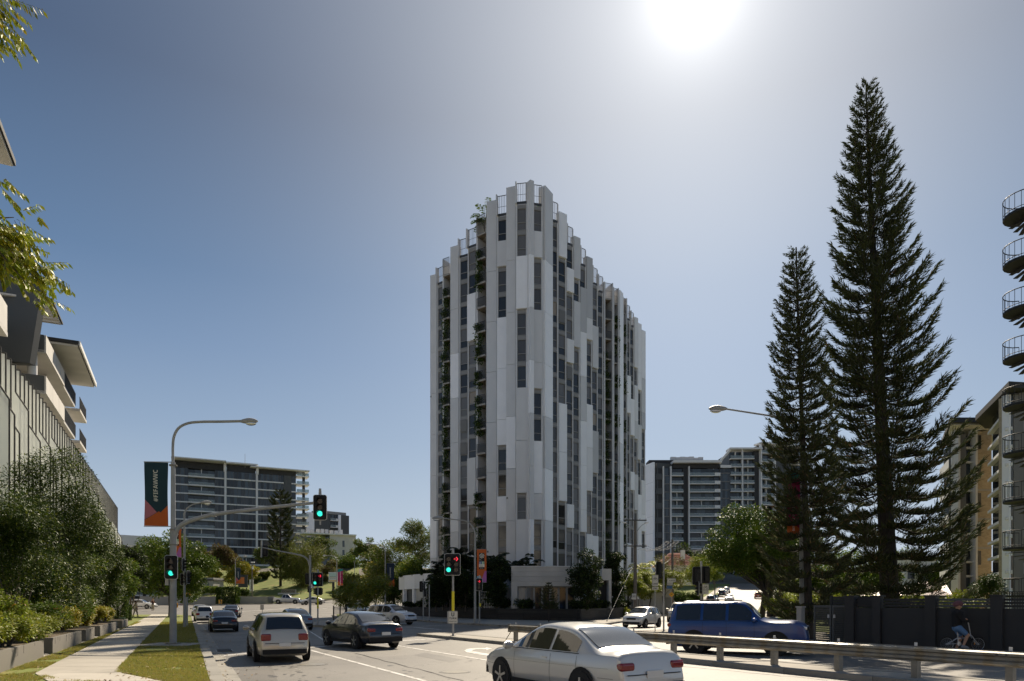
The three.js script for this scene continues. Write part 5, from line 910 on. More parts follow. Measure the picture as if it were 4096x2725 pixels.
{
  const t = thing('glazed_flats', 'grey flats with bands of white framed windows beside the spiral stair', 'building'), q = (p, d) => [X(p, d), d];
  facade(t, q(3962, 66), q(4036, 58), { base: 1.2, top: 19.5, rows: 12, cols: [[1, 'w', 1], [1, 'w', 1], [1, 'w', 1]], depth: 0.5, sh: 0.24, rec: 0.4 });
  facade(t, q(4036, 58), q(4400, 60), { base: 1.2, top: 19.5, rows: 6, cols: [[2, 'x'], [8, 'v', 2], [2, 'x'], [8, 'v', 2], [12, 's']], depth: 0.5, rec: 0.4, wall: M.brickWall });
  mesh('core', new B().prism([[47.5, -66.6], [43.6, -59.3], [51.5, -61.3], [56, -70]], 0, 19.4), M.brickWall, t);
  mesh('roof', new B().prism([[X(3930, 66), -67], [X(4036, 56.5), -56.5], [X(4420, 58), -58], [X(4420, 72), -72], [X(3940, 70), -70]], 19.6, 20.1), M.charcoal, t);
  mesh('base_wall', new B().prism([[X(3965, 66), -66.5], [X(4036, 58), -58.4], [X(4400, 60), -60.4], [X(4400, 66), -68], [X(3970, 69), -69]], 0, 1.2), M.brickWall, t);
}
// ---- black steel spiral stair ----
{
  const D = 43, cx = X(4108, D), t = thing('spiral_stair', 'black steel spiral fire stair with round landings', 'stair', [cx, 0.16, -D]);
  mesh('centre_pole', cyl(0, 0, 27.6, 0, 0.12, 0.12, 10), M.black, t); mesh('side_post', cyl(-0.32, 0, 28.6, 0.5, 0.07, 0.07, 8), M.black, t); mesh('brace', new B().tube([V(-0.32, 28.6, 0.5), V(0.8, 30.6, 0.5)], 0.07, 6), M.black, t);
  for (let k = 0; k < 9; k++) {
    const y = 2.1 + k * 3.0, r = 1.24, a0 = Math.PI * 0.5, fan = [...Array(13)].map((_, i) => { const a = a0 + Math.PI * i / 12 * 1.1; return [Math.cos(a) * r, Math.sin(a) * r]; });
    const land = mesh('landing', new B().prism([[0.1, 0], ...fan], y - 0.14, y), M.black, t);
    const rb = new B(); fan.forEach(([x, z]) => rb.tube([V(x, y - 0.1, z), V(x, y + 1.05, z)], 0.016, 5, false)); for (const h of [1.05, 0.12]) rb.tube(fan.map(([x, z]) => V(x, y + h, z)), h > 1 ? 0.03 : 0.02, 6, false); mesh('railing', rb, M.black, land);
    for (let i = 0; i < 13; i++) { const a = a0 - 0.15 - i * 0.26, yy = y - 2.9 + i * 0.22; mesh('tread', new B().at(0, yy, 0, -a).box(0.66, 0, 0, 1.1, 0.04, 0.26), M.black, t); }
  }
  const low = new B(); for (let i = 0; i < 14; i++) low.box(-2.6 + i * 0.16, 1.75, 1.2, 0.03, 1.1, 0.03); low.box(-1.5, 2.3, 1.2, 2.3, 0.06, 0.06).box(-1.5, 1.25, 1.2, 2.3, 0.06, 0.06); low.tube([V(-0.6, 2.2, 1.2), V(1.2, 4.4, 1.2)], 0.03, 5).tube([V(-0.6, 1.2, 1.2), V(1.2, 3.4, 1.2)], 0.04, 5); mesh('railing', low, M.black, t);
}
// ---- cottage roof beyond the fence ----
{
  const t = thing('tin_cottage', 'small cottage with a pale ribbed tin hip roof behind the fence', 'house'), D = 64, y = Y(2383, D), xl = X(3604, D), xr = X(3812, D), r0 = V(X(3690, D + 4), Y(2330, D + 4), -D - 4), r1 = V(X(3780, D + 4), Y(2330, D + 4), -D - 4);
  mesh('wall', bx((xl + xr) / 2, y / 2, -D - 4, xr - xl - 0.8, y, 7), M.renderGrey, t);
  const n = 18; for (let i = 0; i < n; i++) { const a = i / n, b = (i + 0.94) / n, P = (s) => V(lerp(xl, xr, s), y, -D), Q = (s) => { const x = lerp(xl, xr, s); if (x < r0.x) { const k = (x - xl) / (r0.x - xl); return V(x, lerp(y, r0.y, k), lerp(-D, r0.z, k)); } if (x > r1.x) { const k = (xr - x) / (xr - r1.x); return V(x, lerp(y, r1.y, k), lerp(-D, r1.z, k)); } return V(x, r0.y, r0.z); }; mesh('roof_sheet', new B().quad(P(a), P(b), Q(b), Q(a)).tube([P(b), Q(b)], 0.035, 4, false), M.sheet, t); }
  mesh('gutter', bx((xl + xr) / 2, y - 0.06, -D + 0.06, xr - xl, 0.14, 0.12), M.darkWall, t);
  mesh('roof_end', new B().tri(V(xl, y, -D), r0, V(xl, y, -D - 8)).tri(V(xr, y, -D), V(xr, y, -D - 8), r1).quad(V(xl, y, -D - 8), r0, r1, V(xr, y, -D - 8)), M.sheet, t);
  const w = thing('white_house', 'white gabled house half hidden behind the tall conifer', 'house'), hx = X(3670, 105); mesh('wall', bx(hx, 4.5, -108, 6, 8, 6), M.white, w); mesh('roof', new B().at(hx, 8.5, -108).prism([[-3.6, -3.6], [3.6, -3.6], [3.6, 3.6], [-3.6, 3.6]], 0, 0.25), M.sheet, w); mesh('window', bx(hx - 1, 6, -104.9, 1, 1.4, 0.1), M.glassDark, w);
}
// ---- large flats along the footpath: balconies, glass fins, deep eaves ----
{
  const ry = Math.atan2(0.9, -0.436), O = [-34.9, -51], t = thing('fin_clad_flats', 'beige apartment building with deep eaves, stacked balconies and a screen of glass fins', 'building');
  const at = () => new B().at(O[0], 0, O[1], ry);
  const beige = M.render;
  mesh('wall', at().box(20, 11.4, -7, 76, 22.8, 5), beige, t);
  // stacked balconies, solid fronts near, bar railings further along
  for (let k = -3; k < 2; k++) {
    const y = 17.4 + k * 3.05; const sl = mesh('balcony_slab', at().box(8, y + 0.1, -2.4, 16, 0.22, 4.8), beige, t);
    for (let j = 0; j < 3; j++) mesh('balcony_panel', at().box(1.5 + j * 3.0, y + 0.68, 0.02, 2.94, 1.3, 0.1), beige, sl);
    mesh('balcony_end_panel', at().box(0.05, y + 0.68, -2.45, 0.1, 1.3, 4.8), M.darkWall, sl);
    const r = at(); for (let j = 0; j <= 34; j++) r.box(9.2 + j * 0.2, y + 0.75, 0.04, 0.035, 1.15, 0.035); r.box(12.6, y + 1.32, 0.04, 6.9, 0.05, 0.05); mesh('railing', r, M.rail, sl);
    const s2 = mesh('balcony_slab', at().box(18.7, y - 0.15, -2.2, 5, 0.25, 5.2), beige, t), r2 = at();
    for (let j = 0; j <= 24; j++) r2.box(16.3 + j * 0.2, y + 0.52, 0.35, 0.035, 1.15, 0.035); r2.box(18.7, y + 1.1, 0.35, 4.9, 0.05, 0.05); mesh('railing', r2, M.rail, s2);
    mesh('column', at().tube([V(0.75, y + 0.2, -0.9), V(0.75, y + 3.0, -0.9)], 0.32, 14), M.white, t);
    for (const u of [6, 12, 16.1]) mesh('wall_fin', at().box(u, y + 1.6, -2.6, 0.3, 2.85, 3.6), beige, t);
    for (const u of [3, 9, 14, 18.6]) { const w = mesh('window', at().box(u, y + 1.4, -4.46, 2.4, 2.3, 0.1), M.frame, t); for (const s of [-0.6, 0.6]) mesh('pane', at().box(u + s, y + 1.4, -4.42, 1.1, 2.15, 0.1), M.glassDark, w); }
  }
  mesh('roof', at().box(10.8, 23.1, -4, 12, 0.3, 11.2), M.charcoal, t); mesh('eave_soffit', at().box(10.8, 22.86, -4, 11.8, 0.16, 11), beige, t); mesh('eave_edge', at().box(10.8, 23.05, 1.65, 12, 0.36, 0.12), M.white, t);
  for (let j = 0; j < 7; j++) mesh('eave_batten', at().box(-0.6 + j * 0.72, 24.1, -1.6, 0.34, 0.14, 4.2), beige, t);
  mesh('eave_frame', at().box(1.6, 24.2, 0.55, 5, 0.14, 0.12), M.charcoal, t); mesh('eave_frame', at().box(1.6, 24.25, -3.6, 5, 0.12, 0.2), beige, t);
  // dark leaning wall, upper wing near the camera
  mesh('dark_wall', new B().at(0, 0, -49.6).quad(V(-35.05, 19.2, 0), V(-34.2, 24.6, 0), V(-38.6, 28.2, 0), V(-38.6, 19.5, 0)).quad(V(-38.6, 19.5, 0), V(-38.6, 28.2, 0), V(-46, 28.2, 0), V(-46, 19.5, 0)).quad(V(-34.2, 24.6, -0.6), V(-35.05, 19.2, -0.6), V(-35.05, 19.2, 0), V(-34.2, 24.6, 0)).quad(V(-38.6, 19.5, -0.6), V(-35.05, 19.2, -0.6), V(-34.2, 24.6, -0.6), V(-38.6, 28.2, -0.6)).quad(V(-38.6, 28.2, 0), V(-34.2, 24.6, 0), V(-34.2, 24.6, -0.6), V(-38.6, 28.2, -0.6)).quad(V(-35.05, 19.2, 0), V(-35.05, 19.2, -0.6), V(-46, 19.5, -0.6), V(-46, 19.5, 0)), M.darkWall, t);
  mesh('upper_wing', at().box(-23, 21.2, -5.2, 15, 10, 9), beige, t); mesh('roof', at().box(-22.6, 26.5, -4.7, 16.4, 0.3, 11), M.charcoal, t); mesh('eave_soffit', at().box(-22.6, 26.28, -4.7, 16.1, 0.12, 10.8), beige, t);
  mesh('balcony_panel', at().box(-12.8, 18.2, -1.2, 0.2, 1.6, 2.4), beige, t); mesh('balcony_panel', at().box(-16.2, 18.2, 0, 6.8, 1.6, 0.2), beige, t); mesh('balcony_slab', at().box(-16.2, 17.35, -1.6, 7, 0.25, 3.4), beige, t);
  // screen of glass fins with dark kinked edges
  const kinks = [12.6, 12.1, 11.4, 10.7, 13.2, 9.8, 9.1, 12.2, 11.5, 8.6];
  for (let i = 0; i < 62; i++) {
    const u = -19 + i * 1.2, top = 15.6 + (i < 10 ? -0.6 + i * 0.06 : 0), yk = i % 5 === 3 ? 3.2 : kinks[i % 10] - (i > 40 ? 1 : 0), prof = [[0.1, 3], [1.35, 3], [1.35, yk - 0.5], [0.75, yk + 0.5], [0.75, top], [0.1, top]];
    const g = at(), sh = prof.map(([w, y]) => new THREE.Vector2(w, y)), tri = THREE.ShapeUtils.triangulateShape(sh, []);
    for (const [a, b, c] of tri) { g.tri(V(u, sh[a].y, sh[a].x), V(u, sh[b].y, sh[b].x), V(u, sh[c].y, sh[c].x)); }
    const fin = mesh('glass_fin', g, M.finGlass ??= new THREE.MeshPhysicalMaterial({ color: rgb(0.88, 0.9, 0.86), roughness: 0.4, transmission: 0.3, thickness: 0, side: THREE.DoubleSide }), t);
    const fr = at(); for (let j = 1; j < 5; j++) { const a = prof[j], b = prof[j + 1]; fr.tube([V(u, a[1], a[0]), V(u, b[1], b[0])], 0.042, 4); } mesh('fin_frame', fr, M.charcoal, fin);
  }
  for (const y of [4, 7.1, 10.2, 13.3]) mesh('fin_rail', at().box(18, y, 0.1, 76, 0.12, 0.12), M.charcoal, t);
  mesh('wall', at().box(18, 8, -2.2, 74, 14.6, 0.4), beige, t);
}
// ---- stone place-name sign, wire fence on the bank, roadside billboard ----
const textTex = (w, h, draw) => { const c = document.createElement('canvas'); c.width = w; c.height = h; const g = c.getContext('2d'); draw(g, w, h); const t = new THREE.CanvasTexture(c); t.colorSpace = THREE.SRGBColorSpace; return t; };
function plate(name, w, h, draw, parent, pos, ry = 0, px = 256, extra = {}) {   // printed sheet with its print upright on the face; uv 0..1
  const g = new THREE.PlaneGeometry(w, h), m = std({ map: textTex(px, Math.max(8, Math.round(px * h / w)), draw), roughness: 0.5, ...extra });
  const o = mesh(name, g, m, parent); o.position.set(...pos); o.rotation.y = ry; return o;
}
{
  const D = 156, x = X(1155, D), y = H(x, D), t = thing('place_name_sign', 'long low stone wall sign lettered TOOWONG on the grass rise', 'sign', [x, y, -D]);
  mesh('wall', bx(0, 0.75, 0, 3.2, 1.3, 0.5), M.renderGrey, t); mesh('base', bx(0, 0.3, 0, 4.8, 0.6, 0.7), M.render, t);
  plate('lettering', 3.1, 0.8, (g, w, h) => { g.fillStyle = '#8d8674'; g.fillRect(0, 0, w, h); g.fillStyle = '#4a4236'; g.font = 'bold 58px sans-serif'; g.textAlign = 'center'; g.fillText('TOOWONG', w / 2, h * 0.86); }, t, [0, 1.0, 0.256], 0, 256);
  const f = thing('wire_fence', 'wire mesh fence on posts along the top of the grass rise', 'fence');
  for (let i = 0; i < 10; i++) { const px = 985 + i * 28, d = 176 + i, fx = X(px, d), fy = H(fx, d); mesh('post', cyl(fx, fy, fy + 2, -d, 0.05, 0.05, 5), M.pole, f); if (i < 9) { const gx = X(px + 28, d + 1), gy = H(gx, d + 1); mesh('wire', new B().tube([V(fx, fy + 1.95, -d), V(gx, gy + 1.95, -d - 1)], 0.03, 4).tube([V(fx, fy + 1, -d), V(gx, gy + 1, -d - 1)], 0.02, 4), M.pole, f); } }
  const bd = 150, b = thing('billboard', 'roadside poster case with three jars on a pale blue poster', 'billboard', onH(1333, bd, 0)), by = Y(2309, bd) - H(X(1333, bd), bd);
  mesh('case', bx(0, by, 0, 2.0, 2.2, 0.3), M.frameLight, b); mesh('post', bx(0, by / 2 - 0.5, 0, 0.5, by - 1, 0.25), M.charcoal, b);
  plate('poster', 1.75, 1.95, (g, w, h) => { g.fillStyle = '#a9c4c0'; g.fillRect(0, 0, w, h); g.fillStyle = '#c9a94a'; g.fillRect(0, h * 0.86, w, h * 0.14); for (let i = 0; i < 3; i++) { g.fillStyle = '#d8d6cc'; g.fillRect(w * (0.12 + i * 0.25), h * 0.52, w * 0.2, h * 0.36); g.fillStyle = ['#7a6a5a', '#6a7a3a', '#7a6a5a'][i]; g.fillRect(w * (0.12 + i * 0.25), h * 0.46, w * 0.2, h * 0.08); g.fillStyle = '#8a93a5'; g.fillRect(w * (0.14 + i * 0.25), h * 0.64, w * 0.16, h * 0.12); } }, b, [0, by, 0.156], 0, 128);
}

// ---- sunlit flats behind the camera, mirrored in the tower's lower windows ----
for (const [x, d, w, h, lab, m] of [[-70, -55, 34, 24, 'tan brick flats behind the camera facing the sun', M.brick[1]], [-24, -62, 40, 30, 'cream rendered flats behind the camera facing the sun', M.render], [24, -58, 36, 22, 'second tan brick flats behind the camera facing the sun', M.brick[0]], [68, -60, 34, 28, 'white rendered flats behind the camera facing the sun', M.white]]) {
  const t = thing('flats', lab, 'building', [x, 0, -d], Math.PI); mesh('wall', bx(0, h / 2, -6, w, h, 12), m, t); mesh('roof', bx(0, h + 0.15, -6, w + 1, 0.3, 13), M.slab, t);
  for (let r = 0; r < Math.floor(h / 3.1); r++) for (let k = 0; k < 5; k++) mesh('window', bx((k - 2) * w / 5.4, 1.7 + r * 3.1, 0.02, w / 11, 1.5, 0.1), M.glassDark, t);
}

// ---------- traffic signals ----------
const rrect = (w, h, r) => { const s = new THREE.Shape(); s.moveTo(-w / 2 + r, -h / 2); s.lineTo(w / 2 - r, -h / 2); s.absarc(w / 2 - r, -h / 2 + r, r, -Math.PI / 2, 0); s.lineTo(w / 2, h / 2 - r); s.absarc(w / 2 - r, h / 2 - r, r, 0, Math.PI / 2); s.lineTo(-w / 2 + r, h / 2); s.absarc(-w / 2 + r, h / 2 - r, r, Math.PI / 2, Math.PI); s.lineTo(-w / 2, -h / 2 + r); s.absarc(-w / 2 + r, -h / 2 + r, r, Math.PI, 1.5 * Math.PI); return s; };
const slabOf = (shape, d, bevel = 0) => new THREE.ExtrudeGeometry(shape, { depth: d, bevelEnabled: bevel > 0, bevelSize: bevel, bevelThickness: bevel, bevelSegments: 2, curveSegments: 8 });
const glowing = (r, g, b, k) => std({ color: rgb(r * 0.3, g * 0.3, b * 0.3), emissive: rgb(r, g, b), emissiveIntensity: k, roughness: 0.3 });
M.green = glowing(0.03, 0.85, 0.6, 1.0); M.red = glowing(1, 0.02, 0.06, 1.1); M.lensOff = std({ color: rgb(0.03, 0.014, 0.012), roughness: 0.2 });
const GEO = {};
function visor(r, len) { return GEO['v' + r + len] ??= (() => { const b = new B(), n = 12; for (let i = 0; i < n; i++) { const a0 = lerp(-0.35, Math.PI + 0.35, i / n), a1 = lerp(-0.35, Math.PI + 0.35, (i + 1) / n), p = (a, z) => V(Math.cos(a) * r, Math.sin(a) * r, z); b.quad(p(a0, 0), p(a1, 0), p(a1, len * (0.75 + 0.25 * Math.sin(a1))), p(a0, len * (0.75 + 0.25 * Math.sin(a0)))); } return b.geo(); })(); }
const arrowShape = (() => { const s = new THREE.Shape(); s.moveTo(-0.09, -0.012); s.lineTo(-0.02, -0.012); s.lineTo(-0.02, 0.012); s.lineTo(-0.09, 0.012); s.closePath(); const h = new THREE.Shape(); [[0, 0.085], [0.03, 0.085], [0.09, 0], [0.03, -0.085], [0, -0.085], [0.05, 0]].forEach(([x, y], i) => i ? h.lineTo(x, y) : h.moveTo(x, y)); h.closePath(); return [s, h]; })();
function signalHead(parent, [x, y, z], ry, o) {          // lamps: rows of [column, 'off' | 'green' | 'red' | 'arrow']
  const g = new THREE.Group(); g.name = 'signal_head'; g.position.set(x, y, z); g.rotation.y = ry; parent.add(g); const k = o.k ?? 1, w = (o.cols === 2 ? 0.72 : 0.52) * k, h = 0.98 * k;
  const add = (n, geo, m, p = [0, 0, 0]) => { const q = mesh(n, geo, m, g); q.position.set(...p); return q; };
  add('target_board_border', slabOf(rrect(w, h, 0.1), 0.012), M.signWhite, [0, 0, -0.015]); add('target_board', slabOf(rrect(w - 0.035, h - 0.035, 0.085), 0.012), M.matBlack, [0, 0, 0]);
  add('target_board_back', slabOf(rrect(w - 0.01, h - 0.01, 0.1), 0.012), M.matBlack, [0, 0, -0.03]);
  for (const c of o.cols === 2 ? [-1, 1] : [0]) for (let r = 0; r < 3; r++) {
    const lx = c * 0.165 * k, ly = (1 - r) * 0.24 * k, on = o.lit?.[`${c},${r}`], rad = 0.1 * k;
    add('lamp_housing', new B().box(0, 0, -0.12, 0.22 * k, 0.225 * k, 0.2), M.black, [lx, ly, 0]);
    const lens = add('lens', new THREE.CylinderGeometry(rad, rad, 0.02, 20).rotateX(Math.PI / 2), on === 'green' ? M.green : on === 'red' ? M.red : M.lensOff, [lx, ly, 0.02]);
    if (on === 'arrow') for (const s of arrowShape) { const a = add('arrow', slabOf(s, 0.008), M.red, [lx, ly, 0.034]); a.scale.setScalar(k * 1.05); }
    add('visor', visor(0.112 * k, 0.2 * k), M.black, [lx, ly, 0.012]);
  }
  return g;
}
const lampHead = (parent, p, ry, k = 1) => { const g = mesh('lamp_head', new B().at(p.x, p.y, p.z, ry).tube(arc((t) => V(lerp(-0.1, 0.75, t) * k, 0.02 * Math.sin(t * 3) * k, 0), 6), [0.05, 0.1, 0.13, 0.15, 0.14, 0.11, 0.04].map((r) => r * k), 8), M.pole, parent); mesh('lamp_glass', new B().at(p.x, p.y, p.z, ry).tube(arc((t) => V(lerp(0.2, 0.68, t) * k, -0.1 * k, 0), 4), [0.05, 0.1, 0.11, 0.1, 0.04].map((r) => r * k), 8), M.lamp, g); };
// a pole with a curved arm and lamp; side = -1 reaches left, +1 right
function streetLight(label, [x, y, z], h, reach, side, o = {}) {
  const t = thing('street_light', label, 'street light', [x, y, z], o.ry ?? 0, 'street lights'), r0 = o.r ?? 0.1, rise = o.rise ?? 0.9;
  mesh('pole', cyl(0, 0, h * 0.8, 0, r0, r0 * 0.72, 12), M.pole, t); mesh('base_plate', new B().box(0, 0.015, 0, r0 * 5, 0.03, r0 * 5), M.galvOld, t);
  const arm = [V(0, h * 0.78, 0), V(0, h - rise * 1.1, 0), ...arc((u) => V(side * (1 - Math.cos(u * 1.35)) * 1.1, h - rise * 1.0 + Math.sin(u * 1.35) * rise, 0), 8), V(side * reach, h + 0.05 + (o.tip ?? 0), 0)];
  mesh('arm', new B().tube(arm, arm.map((_, i) => lerp(r0 * 0.7, 0.04, i / (arm.length - 1))), 8), M.pole, t); lampHead(t, V(side * reach, h + 0.05 + (o.tip ?? 0), 0), side > 0 ? 0 : Math.PI, o.k ?? 1); return t;
}
function banner(label, group, [x, y, z], w, h, ry, draw, armTo, px = 128) {
  const t = thing('street_banner', label, 'banner', [x, y, z], ry, group);
  const sheetG = new THREE.PlaneGeometry(w, h, 6, 10), p = sheetG.attributes.position; for (let i = 0; i < p.count; i++) p.setZ(i, 0.03 * Math.sin(p.getY(i) * 2.2 + p.getX(i) * 3)); sheetG.computeVertexNormals();
  const m = mesh('cloth', sheetG, std({ map: textTex(px, Math.round(px * h / w), draw), roughness: 0.8, side: THREE.DoubleSide }), t); m.position.set(0, 0, 0);
  for (const s of [1, -1]) mesh('banner_arm', new B().tube([V(-w / 2 * Math.sign(armTo) - 0.02 * Math.sign(armTo), s * (h / 2 + 0.02), 0), V(armTo, s * (h / 2 + 0.02), 0)], 0.02, 6), M.pole, t);
  return t;
}
const tealBanner = (txt, top = '#12343d') => (g, w, h) => { g.fillStyle = top; g.fillRect(0, 0, w, h); const sx = w / 90, sy = h / 255; g.fillStyle = '#b8581c'; g.beginPath(); g.moveTo(0, 232 * sy); g.lineTo(w, 172 * sy); g.lineTo(w, h); g.lineTo(0, h); g.fill(); g.fillStyle = '#b06a72'; g.beginPath(); g.moveTo(0, 148 * sy); g.lineTo(46 * sx, 200 * sy); g.lineTo(0, 230 * sy); g.fill(); g.strokeStyle = '#8f4a50'; g.lineWidth = 1; for (let k = 1; k < 6; k++) { g.beginPath(); g.arc(10 * sx, 192 * sy, k * 6 * sx, 0, 6.3); g.stroke(); } g.fillStyle = top; g.beginPath(); g.moveTo(0, 147 * sy); g.lineTo(60 * sx, 209 * sy - 8 * sy); g.lineTo(w, 172 * sy); g.lineTo(w, 100 * sy); g.lineTo(0, 100 * sy); g.fill(); g.save(); g.translate(w * 0.57, 158 * sy); g.rotate(-Math.PI / 2); g.fillStyle = '#c9c6b8'; g.font = `bold ${Math.round(24 * sx)}px sans-serif`; g.fillText(txt, 0, 0); g.restore(); };
const orangeBanner = (g, w, h) => { const s = w / 38, v = h / 132; g.fillStyle = '#c4622a'; g.fillRect(0, 0, w, h); g.fillStyle = '#b06ab0'; g.beginPath(); g.moveTo(w, h); g.lineTo(w, 88 * v); g.lineTo(32 * s, 86 * v); g.lineTo(20 * s, 118 * v); g.lineTo(20 * s, h); g.fill(); g.fillStyle = '#7fb5c4'; g.fillRect(0, 108 * v, 16 * s, h); g.fillStyle = '#22201f'; g.fillRect(8 * s, 14 * v, 22 * s, 66 * v); g.fillStyle = '#d9d5c8'; for (let k = 0; k < 8; k++) { g.beginPath(); g.arc(19 * s + Math.cos(k * 0.785) * 8 * s, 26 * v + Math.sin(k * 0.785) * 8 * s, 2.4 * s, 0, 6.3); g.fill(); } g.beginPath(); g.arc(19 * s, 26 * v, 4.5 * s, 0, 6.3); g.fill(); g.fillStyle = '#22201f'; g.beginPath(); g.arc(19 * s, 26 * v, 2 * s, 0, 6.3); g.fill(); g.fillStyle = '#d9d5c8'; g.font = `bold ${Math.round(3.6 * s)}px sans-serif`; g.fillText('FIFA', 9 * s, 41 * v); g.font = `${Math.round(2.3 * s)}px sans-serif`; g.fillText('WOMEN\u2019S', 9 * s, 44.4 * v); g.fillText('WORLD CUP', 9 * s, 47.4 * v); g.fillStyle = '#3c5c9c'; g.fillRect(8 * s, 48.5 * v, 11 * s, 11 * v); g.fillStyle = '#8fc09a'; g.fillRect(19 * s, 48.5 * v, 11 * s, 11 * v); g.fillStyle = '#e8e6da'; g.font = `bold ${Math.round(5 * s)}px sans-serif`; g.fillText('AU', 9 * s, 53.6 * v); g.fillText('NZ', 9 * s, 58.8 * v); g.fillText('20', 20 * s, 53.6 * v); g.fillText('23', 20 * s, 58.8 * v); g.fillRect(8 * s, 59.5 * v, 22 * s, 12 * v); g.fillStyle = '#222'; g.font = `bold ${Math.round(3 * s)}px sans-serif`; g.fillText('BRISBANE', 10.5 * s, 64.5 * v); g.fillText('MEAANJIN', 10.5 * s, 69.5 * v); g.fillStyle = '#e8e6da'; g.fillText('HOST CITY', 11 * s, 77 * v); };
const pinkBanner = (g, w, h) => { g.fillStyle = '#9c1c56'; g.fillRect(0, 0, w, h); g.fillStyle = '#1c7d80'; g.beginPath(); g.moveTo(0, 0); g.lineTo(w, 0); g.lineTo(w, h * 0.1); g.lineTo(0, h * 0.2); g.fill(); g.fillStyle = '#c4622a'; g.beginPath(); g.moveTo(0, h); g.lineTo(w, h); g.lineTo(w, h * 0.9); g.lineTo(0, h * 0.72); g.fill(); g.save(); g.translate(w * 0.62, h * 0.94); g.rotate(-Math.PI / 2); g.fillStyle = '#ead9d9'; g.font = `bold ${Math.round(w * 0.26)}px sans-serif`; g.fillText('BEYOND GREATNESS', 0, 0); g.restore(); };

// ---- tall mast on the verge: lamp, long signal arm, signal on the post ----
{
  const D = 27.8, t = thing('signal_mast', 'tall grey street light mast with a long signal arm on the grass verge', 'traffic signal', [X(692, D), 0.15, -D]), dy = -0.15, q = (px, py) => V(X(px, D) - X(692, D), Y(py, D) + dy, 0);
  mesh('pole', cyl(0, 0, q(692, 2120).y, 0, 0.135, 0.12, 16), M.pole, t); mesh('upper_pole', cyl(0, q(692, 2120).y, q(692, 1850).y, 0, 0.095, 0.085, 14), M.pole, t); mesh('base_flange', new B().box(0, 0.02, 0, 0.45, 0.04, 0.45), M.galvOld, t);
  for (const s of [[-0.16, -0.16], [0.16, 0.16], [-0.16, 0.16], [0.16, -0.16]]) mesh('anchor_bolt', cyl(s[0], 0.04, 0.09, s[1], 0.018, 0.018, 6), M.galvOld, t);
  const la = [q(692, 1850), q(691, 1790), q(696, 1745), q(715, 1712), q(750, 1694), q(800, 1688), q(880, 1687), q(968, 1685)]; mesh('lamp_arm', new B().tube(new THREE.CatmullRomCurve3(la).getPoints(24), 0.055, 8), M.pole, t); lampHead(t, q(968, 1686), 0, 0.85);
  const ma = [q(694, 2180), q(698, 2140), q(712, 2112), q(745, 2090), q(800, 2072), q(860, 2058), q(1000, 2040), q(1130, 2025), q(1262, 2012)]; const mp = new THREE.CatmullRomCurve3(ma).getPoints(30); mesh('signal_arm', new B().tube(mp, mp.map((_, i) => lerp(0.11, 0.06, i / 30)), 10), M.pole, t); mesh('arm_collar', new B().tube([q(850, 2061), q(862, 2059)], 0.1, 10), M.pole, t);
  signalHead(t, [q(1283, 0).x, q(0, 2032).y, 0.12], 0.1, { lit: { '0,2': 'green' }, k: 1.06 }); mesh('finial', new B().tube([q(1280, 1985), q(1280, 1955)], [0.07, 0.05], 8), M.pole, t); mesh('bracket', new B().tube([q(1280, 2100), q(1280, 1960)], 0.035, 6), M.pole, t);
  signalHead(t, [0.05, q(0, 2271).y, 0.26], 0.08, { lit: { '0,2': 'green' } });
  mesh('control_box', new B().box(-0.22, q(0, 2325).y, -0.02, 0.14, 0.34, 0.2), M.galv, t);
  for (const yy of [2120, 2180, 1862]) mesh('clamp', cyl(0, q(0, yy).y - 0.03, q(0, yy).y + 0.03, 0, 0.15, 0.15, 12), M.galvOld, t);
  banner('large dark teal and orange banner lettered with a hashtag on the mast', 'banners on street lights', [X(627, D), Y(1978, D), -D + 0.05], 0.93, 2.58, 0.06, tealBanner('#FIFAWWC'), 0.62, 256);
}
{
  const D = 46, x = X(737, D), t = streetLight('grey street light with sideways facing signals behind the tall signal mast', [x, 0.14, -D], Y(2022, D), 1.2, 1, { r: 0.085, rise: 0.8, k: 0.85 });
  const hs = (y, dx) => signalHead(t, [dx, Y(y, D), 0.12], Math.PI / 2, { k: 0.9 }); hs(2268, 0.02); hs(2318, 0.34); signalHead(t, [-0.05, Y(2326, D), 0.02], 0, { k: 0.85 });
  banner('orange event banner behind the tall signal mast', 'banners on street lights', [X(703, D), Y(2172, D), -D], 0.72, 1.9, 0, orangeBanner, 0.56, 128);
  const b = thing('utility_post', 'square grey utility post beside the kerb near the tall signal mast', 'post', [X(746, 49), 0.13, -49]); mesh('post', bx(0, 1.0, 0, 0.14, 2.0, 0.12), M.pole, b); mesh('cap', bx(0, 2.02, 0, 0.17, 0.05, 0.15), M.galv, b);
}
